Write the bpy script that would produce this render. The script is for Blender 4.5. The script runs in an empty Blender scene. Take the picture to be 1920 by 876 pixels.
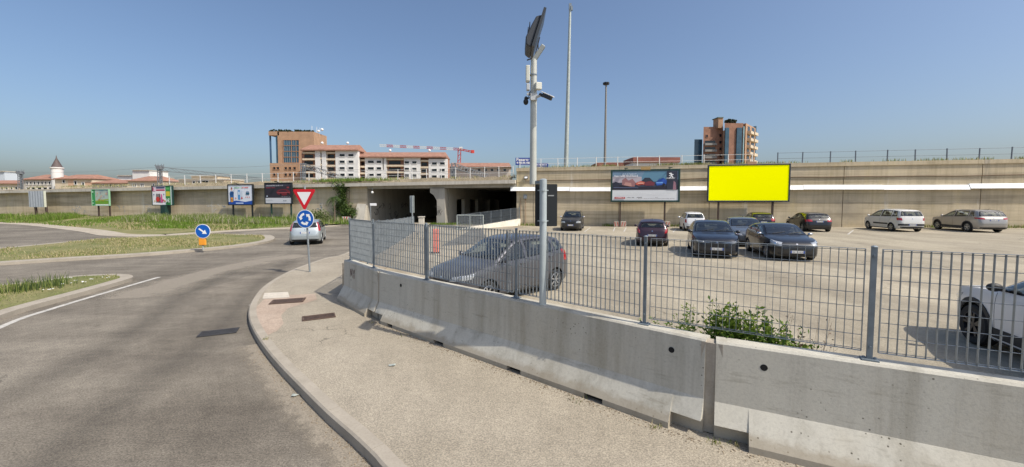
import bpy, bmesh, math, random
import numpy as np
from mathutils import Vector, Matrix
from mathutils.bvhtree import BVHTree

random.seed(7)
SC = bpy.context.scene
COL = SC.collection
rad = math.radians

# ---------------------------------------------------------------- camera, sky, sun, exposure
CAM_H, FPX, PITCH, PY0 = 2.55, 740.0, rad(3.0), 415.8
cam_d = bpy.data.cameras.new('camera')
cam = bpy.data.objects.new('camera', cam_d); COL.objects.link(cam)
cam.location = (0, 0, CAM_H)
cam.rotation_euler = (rad(90) - PITCH, 0, 0)
cam_d.sensor_width = 36.0
cam_d.lens = FPX / 1920 * 36
cam_d.shift_y = -(438 - PY0) / 1920
cam_d.clip_start = 0.1
cam_d.clip_end = 5000
SC.camera = cam

SUN = Vector((0.667, -0.44, 1.0)).normalized()
w = bpy.data.worlds.new('World'); SC.world = w; w.use_nodes = True
nt = w.node_tree
sky = nt.nodes.new('ShaderNodeTexSky'); sky.sky_type = 'NISHITA'; sky.sun_disc = False
sky.sun_elevation = math.asin(SUN.z); sky.sun_rotation = math.atan2(SUN.x, SUN.y)
sky.altitude = 0; sky.air_density = 1.0; sky.dust_density = 3.2; sky.ozone_density = 3.8
bg = nt.nodes['Background']; bg.inputs[1].default_value = 0.15
nt.links.new(sky.outputs[0], bg.inputs[0])
sun_d = bpy.data.lights.new('sun', 'SUN'); sun_d.energy = 4.3; sun_d.angle = rad(0.5); sun_d.color = (1, .93, .82)
sun = bpy.data.objects.new('sun', sun_d); COL.objects.link(sun)
sun.rotation_euler = SUN.to_track_quat('Z', 'Y').to_euler()
SC.view_settings.view_transform = 'Standard'; SC.view_settings.look = 'None'
SC.view_settings.exposure = 0.03; SC.view_settings.gamma = 1
SC.view_settings.use_curve_mapping = False
SC.cycles.max_bounces = 6; SC.cycles.transparent_max_bounces = 8

# ---------------------------------------------------------------- surveying: where a sight line meets the ground or a depth
def ray(px, py):
    u = (px - 960) / FPX; v = (PY0 - py) / FPX
    c, s = math.cos(PITCH), math.sin(PITCH)
    return Vector((u, c + v * s, -s + v * c))
def gz(x, y=0):
    if x > 4: return 0.0095 * (x - 4)
    return 0.0
def G(px, py, z=0.0):
    d = ray(px, py); zz = z
    for _ in range(6):
        t = (zz - CAM_H) / d.z
        zz = z + gz(d.x * t)
    return Vector((d.x * t, d.y * t, zz))
def At(px, py, Y):
    d = ray(px, py); t = Y / d.y
    return Vector((d.x * t, Y, CAM_H + d.z * t))
WS = -0.217; WY0 = 41.3                      # the railway wall runs along Y = WY0 + WS*X
WU = Vector((1, WS, 0)).normalized()         # along the wall
WN = Vector((WS, -1, 0)).normalized() * 1.0  # out of the wall, towards the street
if WN.y > 0: WN = -WN
def Wp(px, z=2.55, d=0.0):
    r = ray(px, 377); t = WY0 / (r.y - WS * r.x)
    p = Vector((r.x * t, r.y * t, z))
    if d:
        q = (WY0 + d / abs(WN.y) * -1); t = q / (r.y - WS * r.x)
        p = Vector((r.x * t, r.y * t, z))
    return p
def Wx(X, z=0.0, d=0.0):
    return Vector((X, WY0 + WS * X, z)) + WN * d

# ---------------------------------------------------------------- mesh building
class MB:
    def __init__(s): s.v = []; s.f = []; s.m = []
    def add(s, vs, fs, mi=0):
        o = len(s.v); s.v += [tuple(p) for p in vs]
        for f in fs: s.f.append([i + o for i in f]); s.m.append(mi)
        return s
    def quad(s, a, b, c, d, mi=0): return s.add([a, b, c, d], [(0, 1, 2, 3)], mi)
    def box(s, c, size, rz=0, mi=0, M=None):
        x, y, z = [q / 2 for q in size]
        P = [Vector((i * x, j * y, k * z)) for i in (-1, 1) for j in (-1, 1) for k in (-1, 1)]
        R = Matrix.Rotation(rz, 3, 'Z') if M is None else M
        P = [R @ p + Vector(c) for p in P]
        return s.add(P, [(0, 1, 3, 2), (4, 6, 7, 5), (0, 4, 5, 1), (2, 3, 7, 6), (0, 2, 6, 4), (1, 5, 7, 3)], mi)
    def beam(s, a, b, wd, hg, mi=0, up=Vector((0, 0, 1))):
        a = Vector(a); b = Vector(b); d = (b - a); L = d.length; d.normalize()
        sd = d.cross(up)
        if sd.length < 1e-4: sd = d.cross(Vector((1, 0, 0)))
        sd.normalize(); u = sd.cross(d)
        P = []
        for e in (a, b):
            for i, j in ((-1, -1), (1, -1), (1, 1), (-1, 1)):
                P.append(e + sd * (i * wd / 2) + u * (j * hg / 2))
        return s.add(P, [(0, 3, 2, 1), (4, 5, 6, 7), (0, 1, 5, 4), (1, 2, 6, 5), (2, 3, 7, 6), (3, 0, 4, 7)], mi)
    def tube(s, a, b, r0, r1=None, n=10, mi=0, cap=True):
        r1 = r0 if r1 is None else r1
        a = Vector(a); b = Vector(b); d = (b - a).normalized()
        sd = d.cross(Vector((0, 0, 1)))
        if sd.length < 1e-4: sd = d.cross(Vector((1, 0, 0)))
        sd.normalize(); u = sd.cross(d)
        P = []
        for e, r in ((a, r0), (b, r1)):
            for k in range(n):
                t = 2 * math.pi * k / n
                P.append(e + sd * (r * math.cos(t)) + u * (r * math.sin(t)))
        F = [(k, (k + 1) % n, n + (k + 1) % n, n + k) for k in range(n)]
        if cap: F += [tuple(range(n - 1, -1, -1)), tuple(range(n, 2 * n))]
        return s.add(P, F, mi)
    def path(s, pts, r, n=6, mi=0):
        for i in range(len(pts) - 1):
            ra = r[i] if isinstance(r, (list, tuple)) else r
            rb = r[i + 1] if isinstance(r, (list, tuple)) else r
            s.tube(pts[i], pts[i + 1], ra, rb, n, mi)
        return s
    def prism(s, poly, z0, z1, mi=0):
        n = len(poly)
        P = [(p[0], p[1], z0) for p in poly] + [(p[0], p[1], z1) for p in poly]
        F = [(k, (k + 1) % n, n + (k + 1) % n, n + k) for k in range(n)] + [tuple(range(n - 1, -1, -1)), tuple(range(n, 2 * n))]
        return s.add(P, F, mi)
    def extrude(s, prof, a, b, mi=0, side=None):
        """profile (offset sideways, height) swept from a to b; side = horizontal unit vector of +offset"""
        n = len(prof); P = []
        for e in (Vector(a), Vector(b)):
            for o, h in prof: P.append(e + side * o + Vector((0, 0, h)))
        F = [(k, (k + 1) % n, n + (k + 1) % n, n + k) for k in range(n)] + [tuple(range(n - 1, -1, -1)), tuple(range(n, 2 * n))]
        return s.add(P, F, mi)
    def lathe(s, prof, c, axis='Z', n=24, mi=0):
        """profile of (radius, height) turned about an axis through c"""
        P = []; c = Vector(c)
        for r, h in prof:
            for k in range(n):
                t = 2 * math.pi * k / n; x, y = r * math.cos(t), r * math.sin(t)
                P.append(c + (Vector((x, y, h)) if axis == 'Z' else Vector((x, h, y)) if axis == 'Y' else Vector((h, x, y))))
        F = []
        for i in range(len(prof) - 1):
            for k in range(n):
                F.append((i * n + k, i * n + (k + 1) % n, (i + 1) * n + (k + 1) % n, (i + 1) * n + k))
        return s.add(P, F, mi)
    def ball(s, c, r, n=10, mi=0, sc=(1, 1, 1)):
        pr = [(max(1e-4, math.sin(math.pi * i / n)), -math.cos(math.pi * i / n)) for i in range(n + 1)]
        P = []; m = n * 2
        for q, h in pr:
            for k in range(m):
                t = 2 * math.pi * k / m
                P.append(Vector((q * math.cos(t) * r * sc[0], q * math.sin(t) * r * sc[1], h * r * sc[2])) + Vector(c))
        F = [(i * m + k, i * m + (k + 1) % m, (i + 1) * m + (k + 1) % m, (i + 1) * m + k) for i in range(n) for k in range(m)]
        return s.add(P, F, mi)
    def build(s, name, mats, parent=None, world=False, smooth=None, fixn=True, bevel=0):
        me = bpy.data.meshes.new(name)
        off = Vector(parent.location) if (parent is not None and world) else Vector((0, 0, 0))
        if parent is not None and world and parent.parent is not None: off += Vector(parent.parent.location)
        me.from_pydata([tuple(Vector(p) - off) for p in s.v], [], s.f)
        mats = mats if isinstance(mats, (list, tuple)) else [mats]
        for m in mats: me.materials.append(m)
        if len(mats) > 1: me.polygons.foreach_set('material_index', s.m)
        if fixn:
            bm = bmesh.new(); bm.from_mesh(me)
            bmesh.ops.recalc_face_normals(bm, faces=bm.faces); bm.to_mesh(me); bm.free()
        if smooth is not None:
            me.polygons.foreach_set('use_smooth', [True] * len(me.polygons))
            me.set_sharp_from_angle(angle=rad(smooth))
        o = bpy.data.objects.new(name, me); COL.objects.link(o)
        if parent is not None: o.parent = parent
        if bevel:
            b = o.modifiers.new('edge', 'BEVEL'); b.width = bevel; b.segments = 2; b.limit_method = 'ANGLE'; b.angle_limit = rad(40)
        return o

def tag(o, label=None, cat=None, group=None, kind=None):
    if label: o['label'] = label
    if cat: o['category'] = cat
    if group: o['group'] = group
    if kind: o['kind'] = kind
    return o
def thing(name, label, cat, loc=(0, 0, 0), rz=0, group=None):
    o = bpy.data.objects.new(name, None); COL.objects.link(o)
    o.location = loc; o.rotation_euler = (0, 0, rz); o.empty_display_size = .2
    return tag(o, label, cat, group)
def structure(o): o['kind'] = 'structure'; return o

# ---------------------------------------------------------------- materials
def lin(*c):
    return tuple((x / 255 / 12.92) if x / 255 <= .04045 else ((x / 255 + .055) / 1.055) ** 2.4 for x in c)
_mc = {}
def new_mat(name):
    m = bpy.data.materials.new(name); m.use_nodes = True
    return m, m.node_tree, m.node_tree.nodes['Principled BSDF']
def node(t, kind, **kw):
    n = t.nodes.new(kind)
    for k, v in kw.items(): setattr(n, k, v)
    return n
def noise(t, vec, scale, detail=4, rough=.55):
    n = node(t, 'ShaderNodeTexNoise'); n.inputs['Scale'].default_value = scale
    n.inputs['Detail'].default_value = detail; n.inputs['Roughness'].default_value = rough
    t.links.new(vec, n.inputs['Vector']); return n.outputs['Fac']
def ramp(t, fac, stops):
    r = node(t, 'ShaderNodeValToRGB'); e = r.color_ramp.elements
    while len(e) > 1: e.remove(e[-1])
    e[0].position = stops[0][0]; e[0].color = (*stops[0][1][:3], 1) if len(stops[0][1]) > 1 else (*(stops[0][1] * 3), 1)
    for p, c in stops[1:]:
        q = e.new(p); q.color = (*c[:3], 1) if len(c) > 1 else (*(c * 3), 1)
    t.links.new(fac, r.inputs[0]); return r.outputs[0]
def mixc(t, fac, a, b, mode='MIX'):
    m = node(t, 'ShaderNodeMix', data_type='RGBA', blend_type=mode)
    for i, x in ((0, fac), (6, a), (7, b)):
        if hasattr(x, 'is_linked') or hasattr(x, 'links'): t.links.new(x, m.inputs[i])
        elif isinstance(x, (int, float)): m.inputs[i].default_value = x
        else: m.inputs[i].default_value = (*x[:3], 1)
    return m.outputs[2]
def coords(t, kind='Object', scale=(1, 1, 1), rz=0):
    c = node(t, 'ShaderNodeTexCoord'); mp = node(t, 'ShaderNodeMapping')
    mp.inputs['Scale'].default_value = scale; mp.inputs['Rotation'].default_value = (0, 0, rz)
    t.links.new(c.outputs[kind], mp.inputs[0]); return mp.outputs[0]
def bump(t, bs, fac, strength, dist=.01):
    b = node(t, 'ShaderNodeBump'); b.inputs['Strength'].default_value = strength; b.inputs['Distance'].default_value = dist
    t.links.new(fac, b.inputs['Height']); t.links.new(b.outputs[0], bs.inputs['Normal'])
def flat(name, col, rough=.7, metal=0, coat=0, var=0, scale=6, emit=0):
    """plain material; var adds uneven wear"""
    key = (name, tuple(col), rough, metal, coat, var, scale)
    if key in _mc: return _mc[key]
    m, t, b = new_mat(name)
    b.inputs['Base Color'].default_value = (*col[:3], 1); b.inputs['Roughness'].default_value = rough
    if emit: b.inputs['Specular IOR Level'].default_value = 0
    b.inputs['Metallic'].default_value = metal; b.inputs['Coat Weight'].default_value = coat; b.inputs['Coat Roughness'].default_value = .04
    if emit:
        b.inputs['Emission Color'].default_value = (*col[:3], 1); b.inputs['Emission Strength'].default_value = emit
    if var:
        v = coords(t); n1 = noise(t, v, scale, 6, .6)
        lo = [c * (1 - var) for c in col]; hi = [min(1, c * (1 + var)) for c in col]
        t.links.new(ramp(t, n1, [(.3, lo), (.7, hi)]), b.inputs['Base Color'])
    _mc[key] = m; return m
def ground_mat(name, lo, hi, grain=.35, streak=None, rz=0, patch=.25, crack=0.0, gscale=55, bmp=.5, patches=0, mott=.4):
    """asphalt or beaten ground: slow patches, wheel streaks, stone grain and fine cracks"""
    m, t, b = new_mat(name)
    v = coords(t); n1 = noise(t, v, patch, 5, .6)
    c = ramp(t, n1, [(.32, lo), (.68, hi)])
    n4 = noise(t, v, 2.3, 7, .75)
    c = mixc(t, mott, c, ramp(t, n4, [(.3, (.72, .72, .72)), (.7, (1.2, 1.2, 1.2))]), 'MULTIPLY')
    if patches:                                                                   # repaired areas and oil drips
        vp = node(t, 'ShaderNodeTexVoronoi'); vp.inputs['Scale'].default_value = patches; vp.distance = 'CHEBYCHEV'; t.links.new(v, vp.inputs['Vector'])
        sx = node(t, 'ShaderNodeSeparateColor'); t.links.new(vp.outputs['Color'], sx.inputs[0])
        c = mixc(t, .8, c, ramp(t, sx.outputs[0], [(.0, (.90, .90, .90)), (.12, (.90, .90, .90)), (.13, (1, 1, 1)), (.86, (1, 1, 1)), (.87, (1.09, 1.08, 1.07))]), 'MULTIPLY')
        vd = node(t, 'ShaderNodeTexVoronoi'); vd.inputs['Scale'].default_value = 1.1; t.links.new(v, vd.inputs['Vector'])
        c = mixc(t, ramp(t, noise(t, v, .5, 2), [(.5, (0, 0, 0)), (.6, (.8, .8, .8))]), c, mixc(t, 1.0, c, ramp(t, vd.outputs['Distance'], [(.03, (.55, .54, .52)), (.09, (1, 1, 1))]), 'MULTIPLY'))
    if streak:
        vs = coords(t, scale=streak, rz=rz); n2 = noise(t, vs, 1.0, 5, .6)
        c = mixc(t, .75, c, ramp(t, n2, [(.35, (.72, .71, .7)), (.6, (1.12, 1.12, 1.1))]), 'MULTIPLY')
    n6 = noise(t, v, 9, 5, .8)                                                    # coarse mottling of stone and bitumen
    c = mixc(t, mott * .75, c, ramp(t, n6, [(.33, (.68, .67, .66)), (.5, (1, 1, 1)), (.68, (1.22, 1.2, 1.16))]), 'MULTIPLY')
    n3 = noise(t, v, gscale, 3, .75)
    c = mixc(t, grain, c, ramp(t, n3, [(.38, (.35, .35, .35)), (.5, (.95, .95, .95)), (.64, (1.7, 1.68, 1.62))]), 'MULTIPLY')
    if crack:
        vo = node(t, 'ShaderNodeTexVoronoi', feature='DISTANCE_TO_EDGE'); vo.inputs['Scale'].default_value = crack
        wv = node(t, 'ShaderNodeVectorMath', operation='ADD'); nv = node(t, 'ShaderNodeTexNoise'); nv.inputs['Scale'].default_value = 1.5
        nv.inputs['Detail'].default_value = 5
        t.links.new(v, nv.inputs['Vector']); t.links.new(v, wv.inputs[0]); t.links.new(nv.outputs['Color'], wv.inputs[1])
        t.links.new(wv.outputs[0], vo.inputs['Vector'])
        line = ramp(t, vo.outputs['Distance'], [(0, (.45, .45, .45)), (.009, (1, 1, 1))])
        msk = ramp(t, noise(t, v, .35, 2), [(.55, (0, 0, 0)), (.65, (1, 1, 1))])
        c = mixc(t, msk, c, mixc(t, 1.0, c, line, 'MULTIPLY'))
    t.links.new(c, b.inputs['Base Color']); b.inputs['Roughness'].default_value = .92; b.inputs['Specular IOR Level'].default_value = .25
    bump(t, b, n3, bmp, .008)
    return m
def concrete(name, lo, hi, streaks=.6, boards=0, stain=(.3, .27, .22), stain_amt=.45, scale=.7, pits=True):
    m, t, b = new_mat(name)
    v = coords(t); n1 = noise(t, v, scale, 7, .62)
    c = ramp(t, n1, [(.3, lo), (.7, hi)])
    vs = coords(t, scale=(2.2, 2.2, .12)); n2 = noise(t, vs, 1.5, 6, .65)      # run-off streaks
    c = mixc(t, streaks, c, ramp(t, n2, [(.34, (.62, .6, .56)), (.52, (1, 1, 1)), (.75, (1.1, 1.1, 1.08))]), 'MULTIPLY')
    n5 = noise(t, v, scale * .45, 5, .6)
    c = mixc(t, ramp(t, n5, [(.55, (0, 0, 0)), (.75, (stain_amt,) * 3)]), c, stain)
    if boards:                                                                    # shuttering board lines
        vb = coords(t, scale=(.08, .08, boards)); n4 = noise(t, vb, 1.0, 4, .7)
        c = mixc(t, .7, c, ramp(t, n4, [(.35, (.66, .64, .6)), (.5, (1, 1, 1)), (.7, (1.16, 1.14, 1.1))]), 'MULTIPLY')
    n3 = noise(t, v, 38, 4, .7)
    c = mixc(t, .22, c, ramp(t, n3, [(.36, (.6, .6, .6)), (.5, (1, 1, 1)), (.7, (1.2, 1.2, 1.2))]), 'MULTIPLY')
    if pits == 3:                                                                 # weathering: pale salts, ochre bloom, damp runs
        vw = coords(t, scale=(.5, .5, .22)); c = mixc(t, ramp(t, noise(t, vw, 1.1, 6, .65), [(.56, (0, 0, 0)), (.70, (.55, .55, .55))]), c, (.60, .50, .28))
        vr = coords(t, scale=(.9, .9, .10)); c = mixc(t, ramp(t, noise(t, vr, 1.0, 5, .7), [(.60, (0, 0, 0)), (.68, (.5, .5, .5))]), c, (.66, .63, .56))
        c = mixc(t, ramp(t, noise(t, vr, .7, 7, .75), [(.28, (.65, .65, .65)), (.40, (0, 0, 0))]), c, (.25, .215, .17))
    elif pits:
        vo = node(t, 'ShaderNodeTexVoronoi'); vo.inputs['Scale'].default_value = 9; t.links.new(v, vo.inputs['Vector'])
        c = mixc(t, .8, c, ramp(t, vo.outputs['Distance'], [(.035, (.35, .34, .32)), (.06, (1, 1, 1))]), 'MULTIPLY')
    if pits == 2:                                                                 # clustered blow holes, scuffs and damp foot
        vo = node(t, 'ShaderNodeTexVoronoi'); vo.inputs['Scale'].default_value = 16; t.links.new(v, vo.inputs['Vector'])
        hol = ramp(t, vo.outputs['Distance'], [(.10, (.25, .24, .22)), (.15, (1, 1, 1))])
        msk = ramp(t, noise(t, v, 1.3, 2), [(.58, (0, 0, 0)), (.64, (1, 1, 1))])
        c = mixc(t, msk, c, mixc(t, 1.0, c, hol, 'MULTIPLY'))
        sf = coords(t, scale=(1.2, 1.2, 9)); c = mixc(t, .5, c, ramp(t, noise(t, sf, 1.2, 6, .7), [(.32, (.6, .58, .54)), (.42, (1, 1, 1)), (.72, (1, 1, 1)), (.8, (1.12, 1.12, 1.1))]), 'MULTIPLY')
        sp = node(t, 'ShaderNodeSeparateXYZ'); t.links.new(v, sp.inputs[0]); ad = node(t, 'ShaderNodeMath', operation='MULTIPLY_ADD'); t.links.new(noise(t, v, 5, 5, .7), ad.inputs[0]); ad.inputs[1].default_value = -.22; t.links.new(sp.outputs['Z'], ad.inputs[2])
        c = mixc(t, ramp(t, ad.outputs[0], [(-.0, (.55, .55, .55)), (.06, (0, 0, 0))]), c, (.30, .245, .17))
    t.links.new(c, b.inputs['Base Color']); b.inputs['Roughness'].default_value = .9; b.inputs['Specular IOR Level'].default_value = .2
    bump(t, b, n3, .25, .006)
    return m
def leaf_mat(name, a, bcol, trans=.25):
    m, t, b = new_mat(name)
    gi = node(t, 'ShaderNodeNewGeometry')
    c = ramp(t, gi.outputs['Random Per Island'], [(0, a), (.55, [(x + y) / 2 for x, y in zip(a, bcol)]), (1, bcol)])
    t.links.new(c, b.inputs['Base Color']); b.inputs['Roughness'].default_value = .6; b.inputs['Specular IOR Level'].default_value = .3
    tr = node(t, 'ShaderNodeBsdfTranslucent'); t.links.new(c, tr.inputs[0])
    mx = node(t, 'ShaderNodeMixShader'); mx.inputs[0].default_value = trans
    out = t.nodes['Material Output']
    t.links.new(b.outputs[0], mx.inputs[1]); t.links.new(tr.outputs[0], mx.inputs[2]); t.links.new(mx.outputs[0], out.inputs[0])
    return m

M_road = ground_mat('road_asphalt', (.145, .127, .103), (.262, .234, .192), .6, (.16, 1.0, 1), rad(-38), .3, crack=.35, patches=.16, mott=.75)
M_roadfar = M_road
M_park = ground_mat('car_park_asphalt', (.325, .285, .215), (.385, .342, .263), .3, (.5, .12, 1), rad(15), .3, crack=.3, gscale=45, patches=.12)
M_walk = ground_mat('footway_asphalt', (.305, .268, .208), (.375, .332, .262), .5, None, 0, .6, crack=.5, gscale=60)
M_soil = ground_mat('dry_soil', (.20, .165, .09), (.33, .28, .17), .3, None, 0, .5, gscale=20)
M_turf = ground_mat('turf_soil', (.13, .15, .045), (.27, .235, .115), .35, None, 0, .45, gscale=18)
M_verge = ground_mat('verge_concrete', (.37, .32, .25), (.46, .41, .33), .3, None, 0, .6, gscale=30)
M_kerb = concrete('kerb_concrete', (.32, .285, .23), (.41, .365, .30), .2, 0, (.28, .25, .2), .4, 2.0)
M_barrier = concrete('barrier_concrete', (.48, .455, .385), (.565, .54, .465), .65, 0, (.40, .34, .24), .5, .9, 2)
M_rwall = concrete('tan_wall_concrete', (.49, .41, .275), (.62, .53, .38), .38, 3.2, (.27, .235, .185), .7, .35, 3)
M_lwall = concrete('left_wall_concrete', (.52, .43, .30), (.64, .54, .395), .35, 1.2, (.32, .27, .22), .55, .3, 3)
M_deck = concrete('deck_concrete', (.50, .46, .39), (.62, .58, .50), .5, 0, (.40, .36, .28), .4, .5, False)
M_pier = concrete('pier_concrete', (.36, .34, .29), (.46, .43, .37), .5, 0, (.3, .27, .22), .4, .4, False)
M_ballast = ground_mat('ballast', (.2, .165, .11), (.32, .27, .19), .5, None, 0, .5, gscale=12)
M_galv = flat('galvanised_steel', (.29, .32, .335), .5, .45, 0, .18, 8)
M_galvd = flat('weathered_galvanised_steel', (.20, .235, .26), .55, .4, 0, .2, 8)
M_pole = flat('painted_pole_steel', (.42, .46, .43), .55, .3, 0, .12, 3)
M_dark = flat('dark_paint', (.012, .016, .018), .5)
M_black = flat('black_plastic', (.012, .012, .013), .55)
M_green = flat('dark_green_paint', (.012, .045, .038), .45, 0, 0, .2, 4)
M_white = flat('white_paint', (.78, .78, .76), .5, 0, 0, .06, 5)
M_line = flat('worn_line_paint', (.47, .45, .405), .85, 0, 0, .3, 7)
M_glassd = flat('window_glass', (.012, .017, .022), .06)
M_rust = flat('rusty_iron', (.13, .085, .065), .8, .3, 0, .35, 20)
M_iron = flat('cast_iron', (.07, .068, .07), .75, .4, 0, .35, 25)
M_red = flat('red_paint', (.62, .03, .03), .45)
M_blue = flat('blue_sign_paint', (.01, .10, .55), .4)
M_orange = flat('orange_paint', (.85, .33, .03), .5)
M_timber = flat('dark_brown_post', (.06, .04, .03), .8, 0, 0, .2)
M_cream = flat('cream_plaster', (.62, .52, .38), .9, 0, 0, .1, .6)
M_pink = flat('pale_salmon_plaster', (.60, .40, .27), .9, 0, 0, .12, .5)
M_whiteplaster = flat('white_plaster', (.70, .69, .66), .9, 0, 0, .08, .4)
M_brick = flat('orange_brick', (.38, .215, .125), .9, 0, 0, .16, .5)
M_brickl = flat('pale_brick', (.42, .26, .16), .9, 0, 0, .14, .5)
M_redbrick = flat('deep_red_brick', (.31, .165, .11), .9, 0, 0, .2, .6)
M_rooft = flat('terracotta_tile', (.31, .165, .115), .9, 0, 0, .25, .8)
M_curtain = flat('blue_grey_glazing', (.045, .10, .145), .12, 0, 0, .4, .3)
M_hole = flat('dark_hole', (.01, .01, .01), .95)
# ---------------------------------------------------------------- ground
def smooth_line(pts, n=6):
    """Catmull-Rom through the points"""
    P = [Vector(p) for p in pts]; P = [P[0] * 2 - P[1]] + P + [P[-1] * 2 - P[-2]]
    out = []
    for i in range(1, len(P) - 2):
        for k in range(n):
            t = k / n
            out.append(.5 * ((2 * P[i]) + (P[i + 1] - P[i - 1]) * t + (2 * P[i - 1] - 5 * P[i] + 4 * P[i + 1] - P[i + 2]) * t * t
                             + (3 * P[i] - P[i - 1] - 3 * P[i + 1] + P[i + 2]) * t ** 3))
    out.append(P[-2]); return out
def offset_line(pts, d):
    """shift a polyline sideways by d (positive = left of travel)"""
    out = []
    for i in range(len(pts)):
        a = pts[max(0, i - 1)]; b = pts[min(len(pts) - 1, i + 1)]
        t = (b - a); t.z = 0; t.normalize()
        out.append(pts[i] + Vector((-t.y, t.x, 0)) * d)
    return out
def sheet(name, poly, z, mat, cuts=(4,)):
    bm = bmesh.new()
    f = bm.faces.new([bm.verts.new((p[0], p[1], 0)) for p in poly])
    bmesh.ops.triangulate(bm, faces=[f])
    for cx in cuts:
        bmesh.ops.bisect_plane(bm, geom=bm.verts[:] + bm.edges[:] + bm.faces[:], plane_co=(cx, 0, 0), plane_no=(1, 0, 0))
    for v in bm.verts: v.co.z = z + gz(v.co.x)
    bmesh.ops.recalc_face_normals(bm, faces=bm.faces)
    if bm.faces[:] and sum(f.normal.z * f.calc_area() for f in bm.faces) < 0: bmesh.ops.reverse_faces(bm, faces=bm.faces)
    me = bpy.data.meshes.new(name); bm.to_mesh(me); bm.free(); me.materials.append(mat)
    o = bpy.data.objects.new(name, me); COL.objects.link(o); return o
def strip(name, left, right, z, mat):
    m = MB(); n = len(left)
    m.add([(p.x, p.y, z + gz(p.x)) for p in left] + [(p.x, p.y, z + gz(p.x)) for p in right],
          [(i, i + 1, n + i + 1, n + i) for i in range(n - 1)])
    o = m.build(name, mat)
    if o.data.polygons[0].normal.z < 0: o.data.flip_normals()
    return o

structure(sheet('ground', [(-1500, -300), (1500, -300), (1500, 3000), (-1500, 3000)], -.09, M_soil))
structure(sheet('road', [(-140, -25), (12, -25), (12, 3), (-3.5, 8.3), (-6.2, 27.7), (-7.0, 44), (-18, 46.5), (-30, 52), (-140, 72)], 0, M_road))

# the fence line on the kerb side: barrier top front edge, surveyed
J0 = Vector((-4.12, 9.62, 0)); J1 = Vector((-2.73, 8.02, 0)); J2 = Vector((2.05, 4.0, 0))
J3 = J2 + Vector((.894, -.447, 0)) * 6.1
F1E = Vector((-6.9, 27.7, 0))
structure(sheet('car_park', [(-3.9, 9.7), (-2.6, 8.1), (2.2, 4.1), (7.6, 1.4), (30, -12), (80, -12), (95, 20.7), (20, 36.96), (1, 41.1), (-8.5, 43.1), (-6.9, 27.7)], .008, M_park))

# footway with its kerb
kb = [(720, 900), (700, 876), (660, 836), (612, 792), (560, 738), (518, 692), (488, 652), (470, 618), (466, 596), (471, 576), (489, 550), (514, 531), (545, 514), (580, 500), (612, 489), (645, 481)]
kerb_out = [G(x, y) for x, y in kb]
tail0 = kerb_out[0]
tdir = (kerb_out[0] - kerb_out[2]).normalized(); kerb_out = [tail0 + tdir * 1.8, tail0 + tdir * .9] + kerb_out + [Vector((-8.7, 24, 0)), Vector((-10.2, 31, 0)), Vector((-11.0, 38, 0)), Vector((-12.2, 44, 0))]
kerb_out = smooth_line(kerb_out, 5)
KW = .15
kerb_in = offset_line(kerb_out, -KW)
m = MB(); acc = 0
for i in range(len(kerb_out) - 1):
    a, b, c, d = kerb_out[i], kerb_out[i + 1], kerb_in[i + 1], kerb_in[i]
    seg = (b - a).length; acc += seg
    ta = (b - a).normalized() * (.006 if acc > 1.0 else 0)
    if acc > 1.0: acc = 0
    b2 = b - ta; c2 = c - ta
    r = .022; ins = lambda p, q: p + (q - p).normalized() * r
    A1, B1 = ins(a, d), ins(b2, c2)
    zt = .135
    P = [(a.x, a.y, -.05), (b2.x, b2.y, -.05), (b2.x, b2.y, zt - r), (a.x, a.y, zt - r), (A1.x, A1.y, zt), (B1.x, B1.y, zt), (c2.x, c2.y, zt), (d.x, d.y, zt), (c2.x, c2.y, -.05), (d.x, d.y, -.05)]
    m.add(P, [(0, 1, 2, 3), (3, 2, 5, 4), (4, 5, 6, 7), (7, 6, 8, 9), (1, 8, 6, 5, 2), (0, 3, 4, 7, 9)])
structure(m.build('kerb', M_kerb))
walk = list(kerb_in) + [Vector((-9.0, 44, 0)), Vector((-6.9, 27.7, 0)), J0, J1 + Vector((.05, .1, 0)), J2, J3, J3 + Vector((4, -2, 0))]
structure(sheet('footway', walk, .130, M_walk))

# patched, reddish mortar area and pale slab by the inlet
M_patch = ground_mat('reddish_mortar', (.37, .285, .22), (.45, .36, .285), .25, None, 0, 1.2, gscale=40)
M_slab = ground_mat('pale_slab', (.52, .47, .39), (.60, .55, .47), .2, None, 0, 1.2, gscale=40)
pp = [(478, 620), (473, 597), (480, 577), (500, 556), (540, 554), (592, 551), (594, 562), (570, 570), (540, 578), (527, 592), (532, 607), (520, 620), (500, 630)]
structure(sheet('mortar_patch', [G(x, y, .13) for x, y in pp], .134, M_patch))
structure(sheet('pale_slab', [G(x, y, .13) for x, y in [(496, 550), (540, 548), (543, 558), (492, 561)]], .138, M_slab))
M_dust = ground_mat('gutter_dust', (.30, .26, .20), (.36, .32, .255), .45, None, 0, 2.0, gscale=45)
gut = [p for p in kerb_out if p.y < 7 and p.y > 1.0]
def fade_mat(name, col, scale=5.0, most=.85):
    """loose dust that thins out towards the edge of its strip"""
    m, t, b = new_mat(name); v = coords(t); n1 = noise(t, v, scale, 6, .7); n2 = noise(t, v, 60, 3, .7)
    at = node(t, 'ShaderNodeAttribute', attribute_name='cover')
    ad = node(t, 'ShaderNodeMath', operation='ADD'); t.links.new(at.outputs['Fac'], ad.inputs[0]); t.links.new(n1, ad.inputs[1])
    al = ramp(t, ad.outputs[0], [(.62, (0, 0, 0)), (1.0, (most,) * 3)])
    t.links.new(ramp(t, n2, [(.35, [c * .6 for c in col]), (.65, [c * 1.2 for c in col])]), b.inputs['Base Color']); b.inputs['Roughness'].default_value = .95
    t.links.new(al, b.inputs['Alpha']); return m
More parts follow.
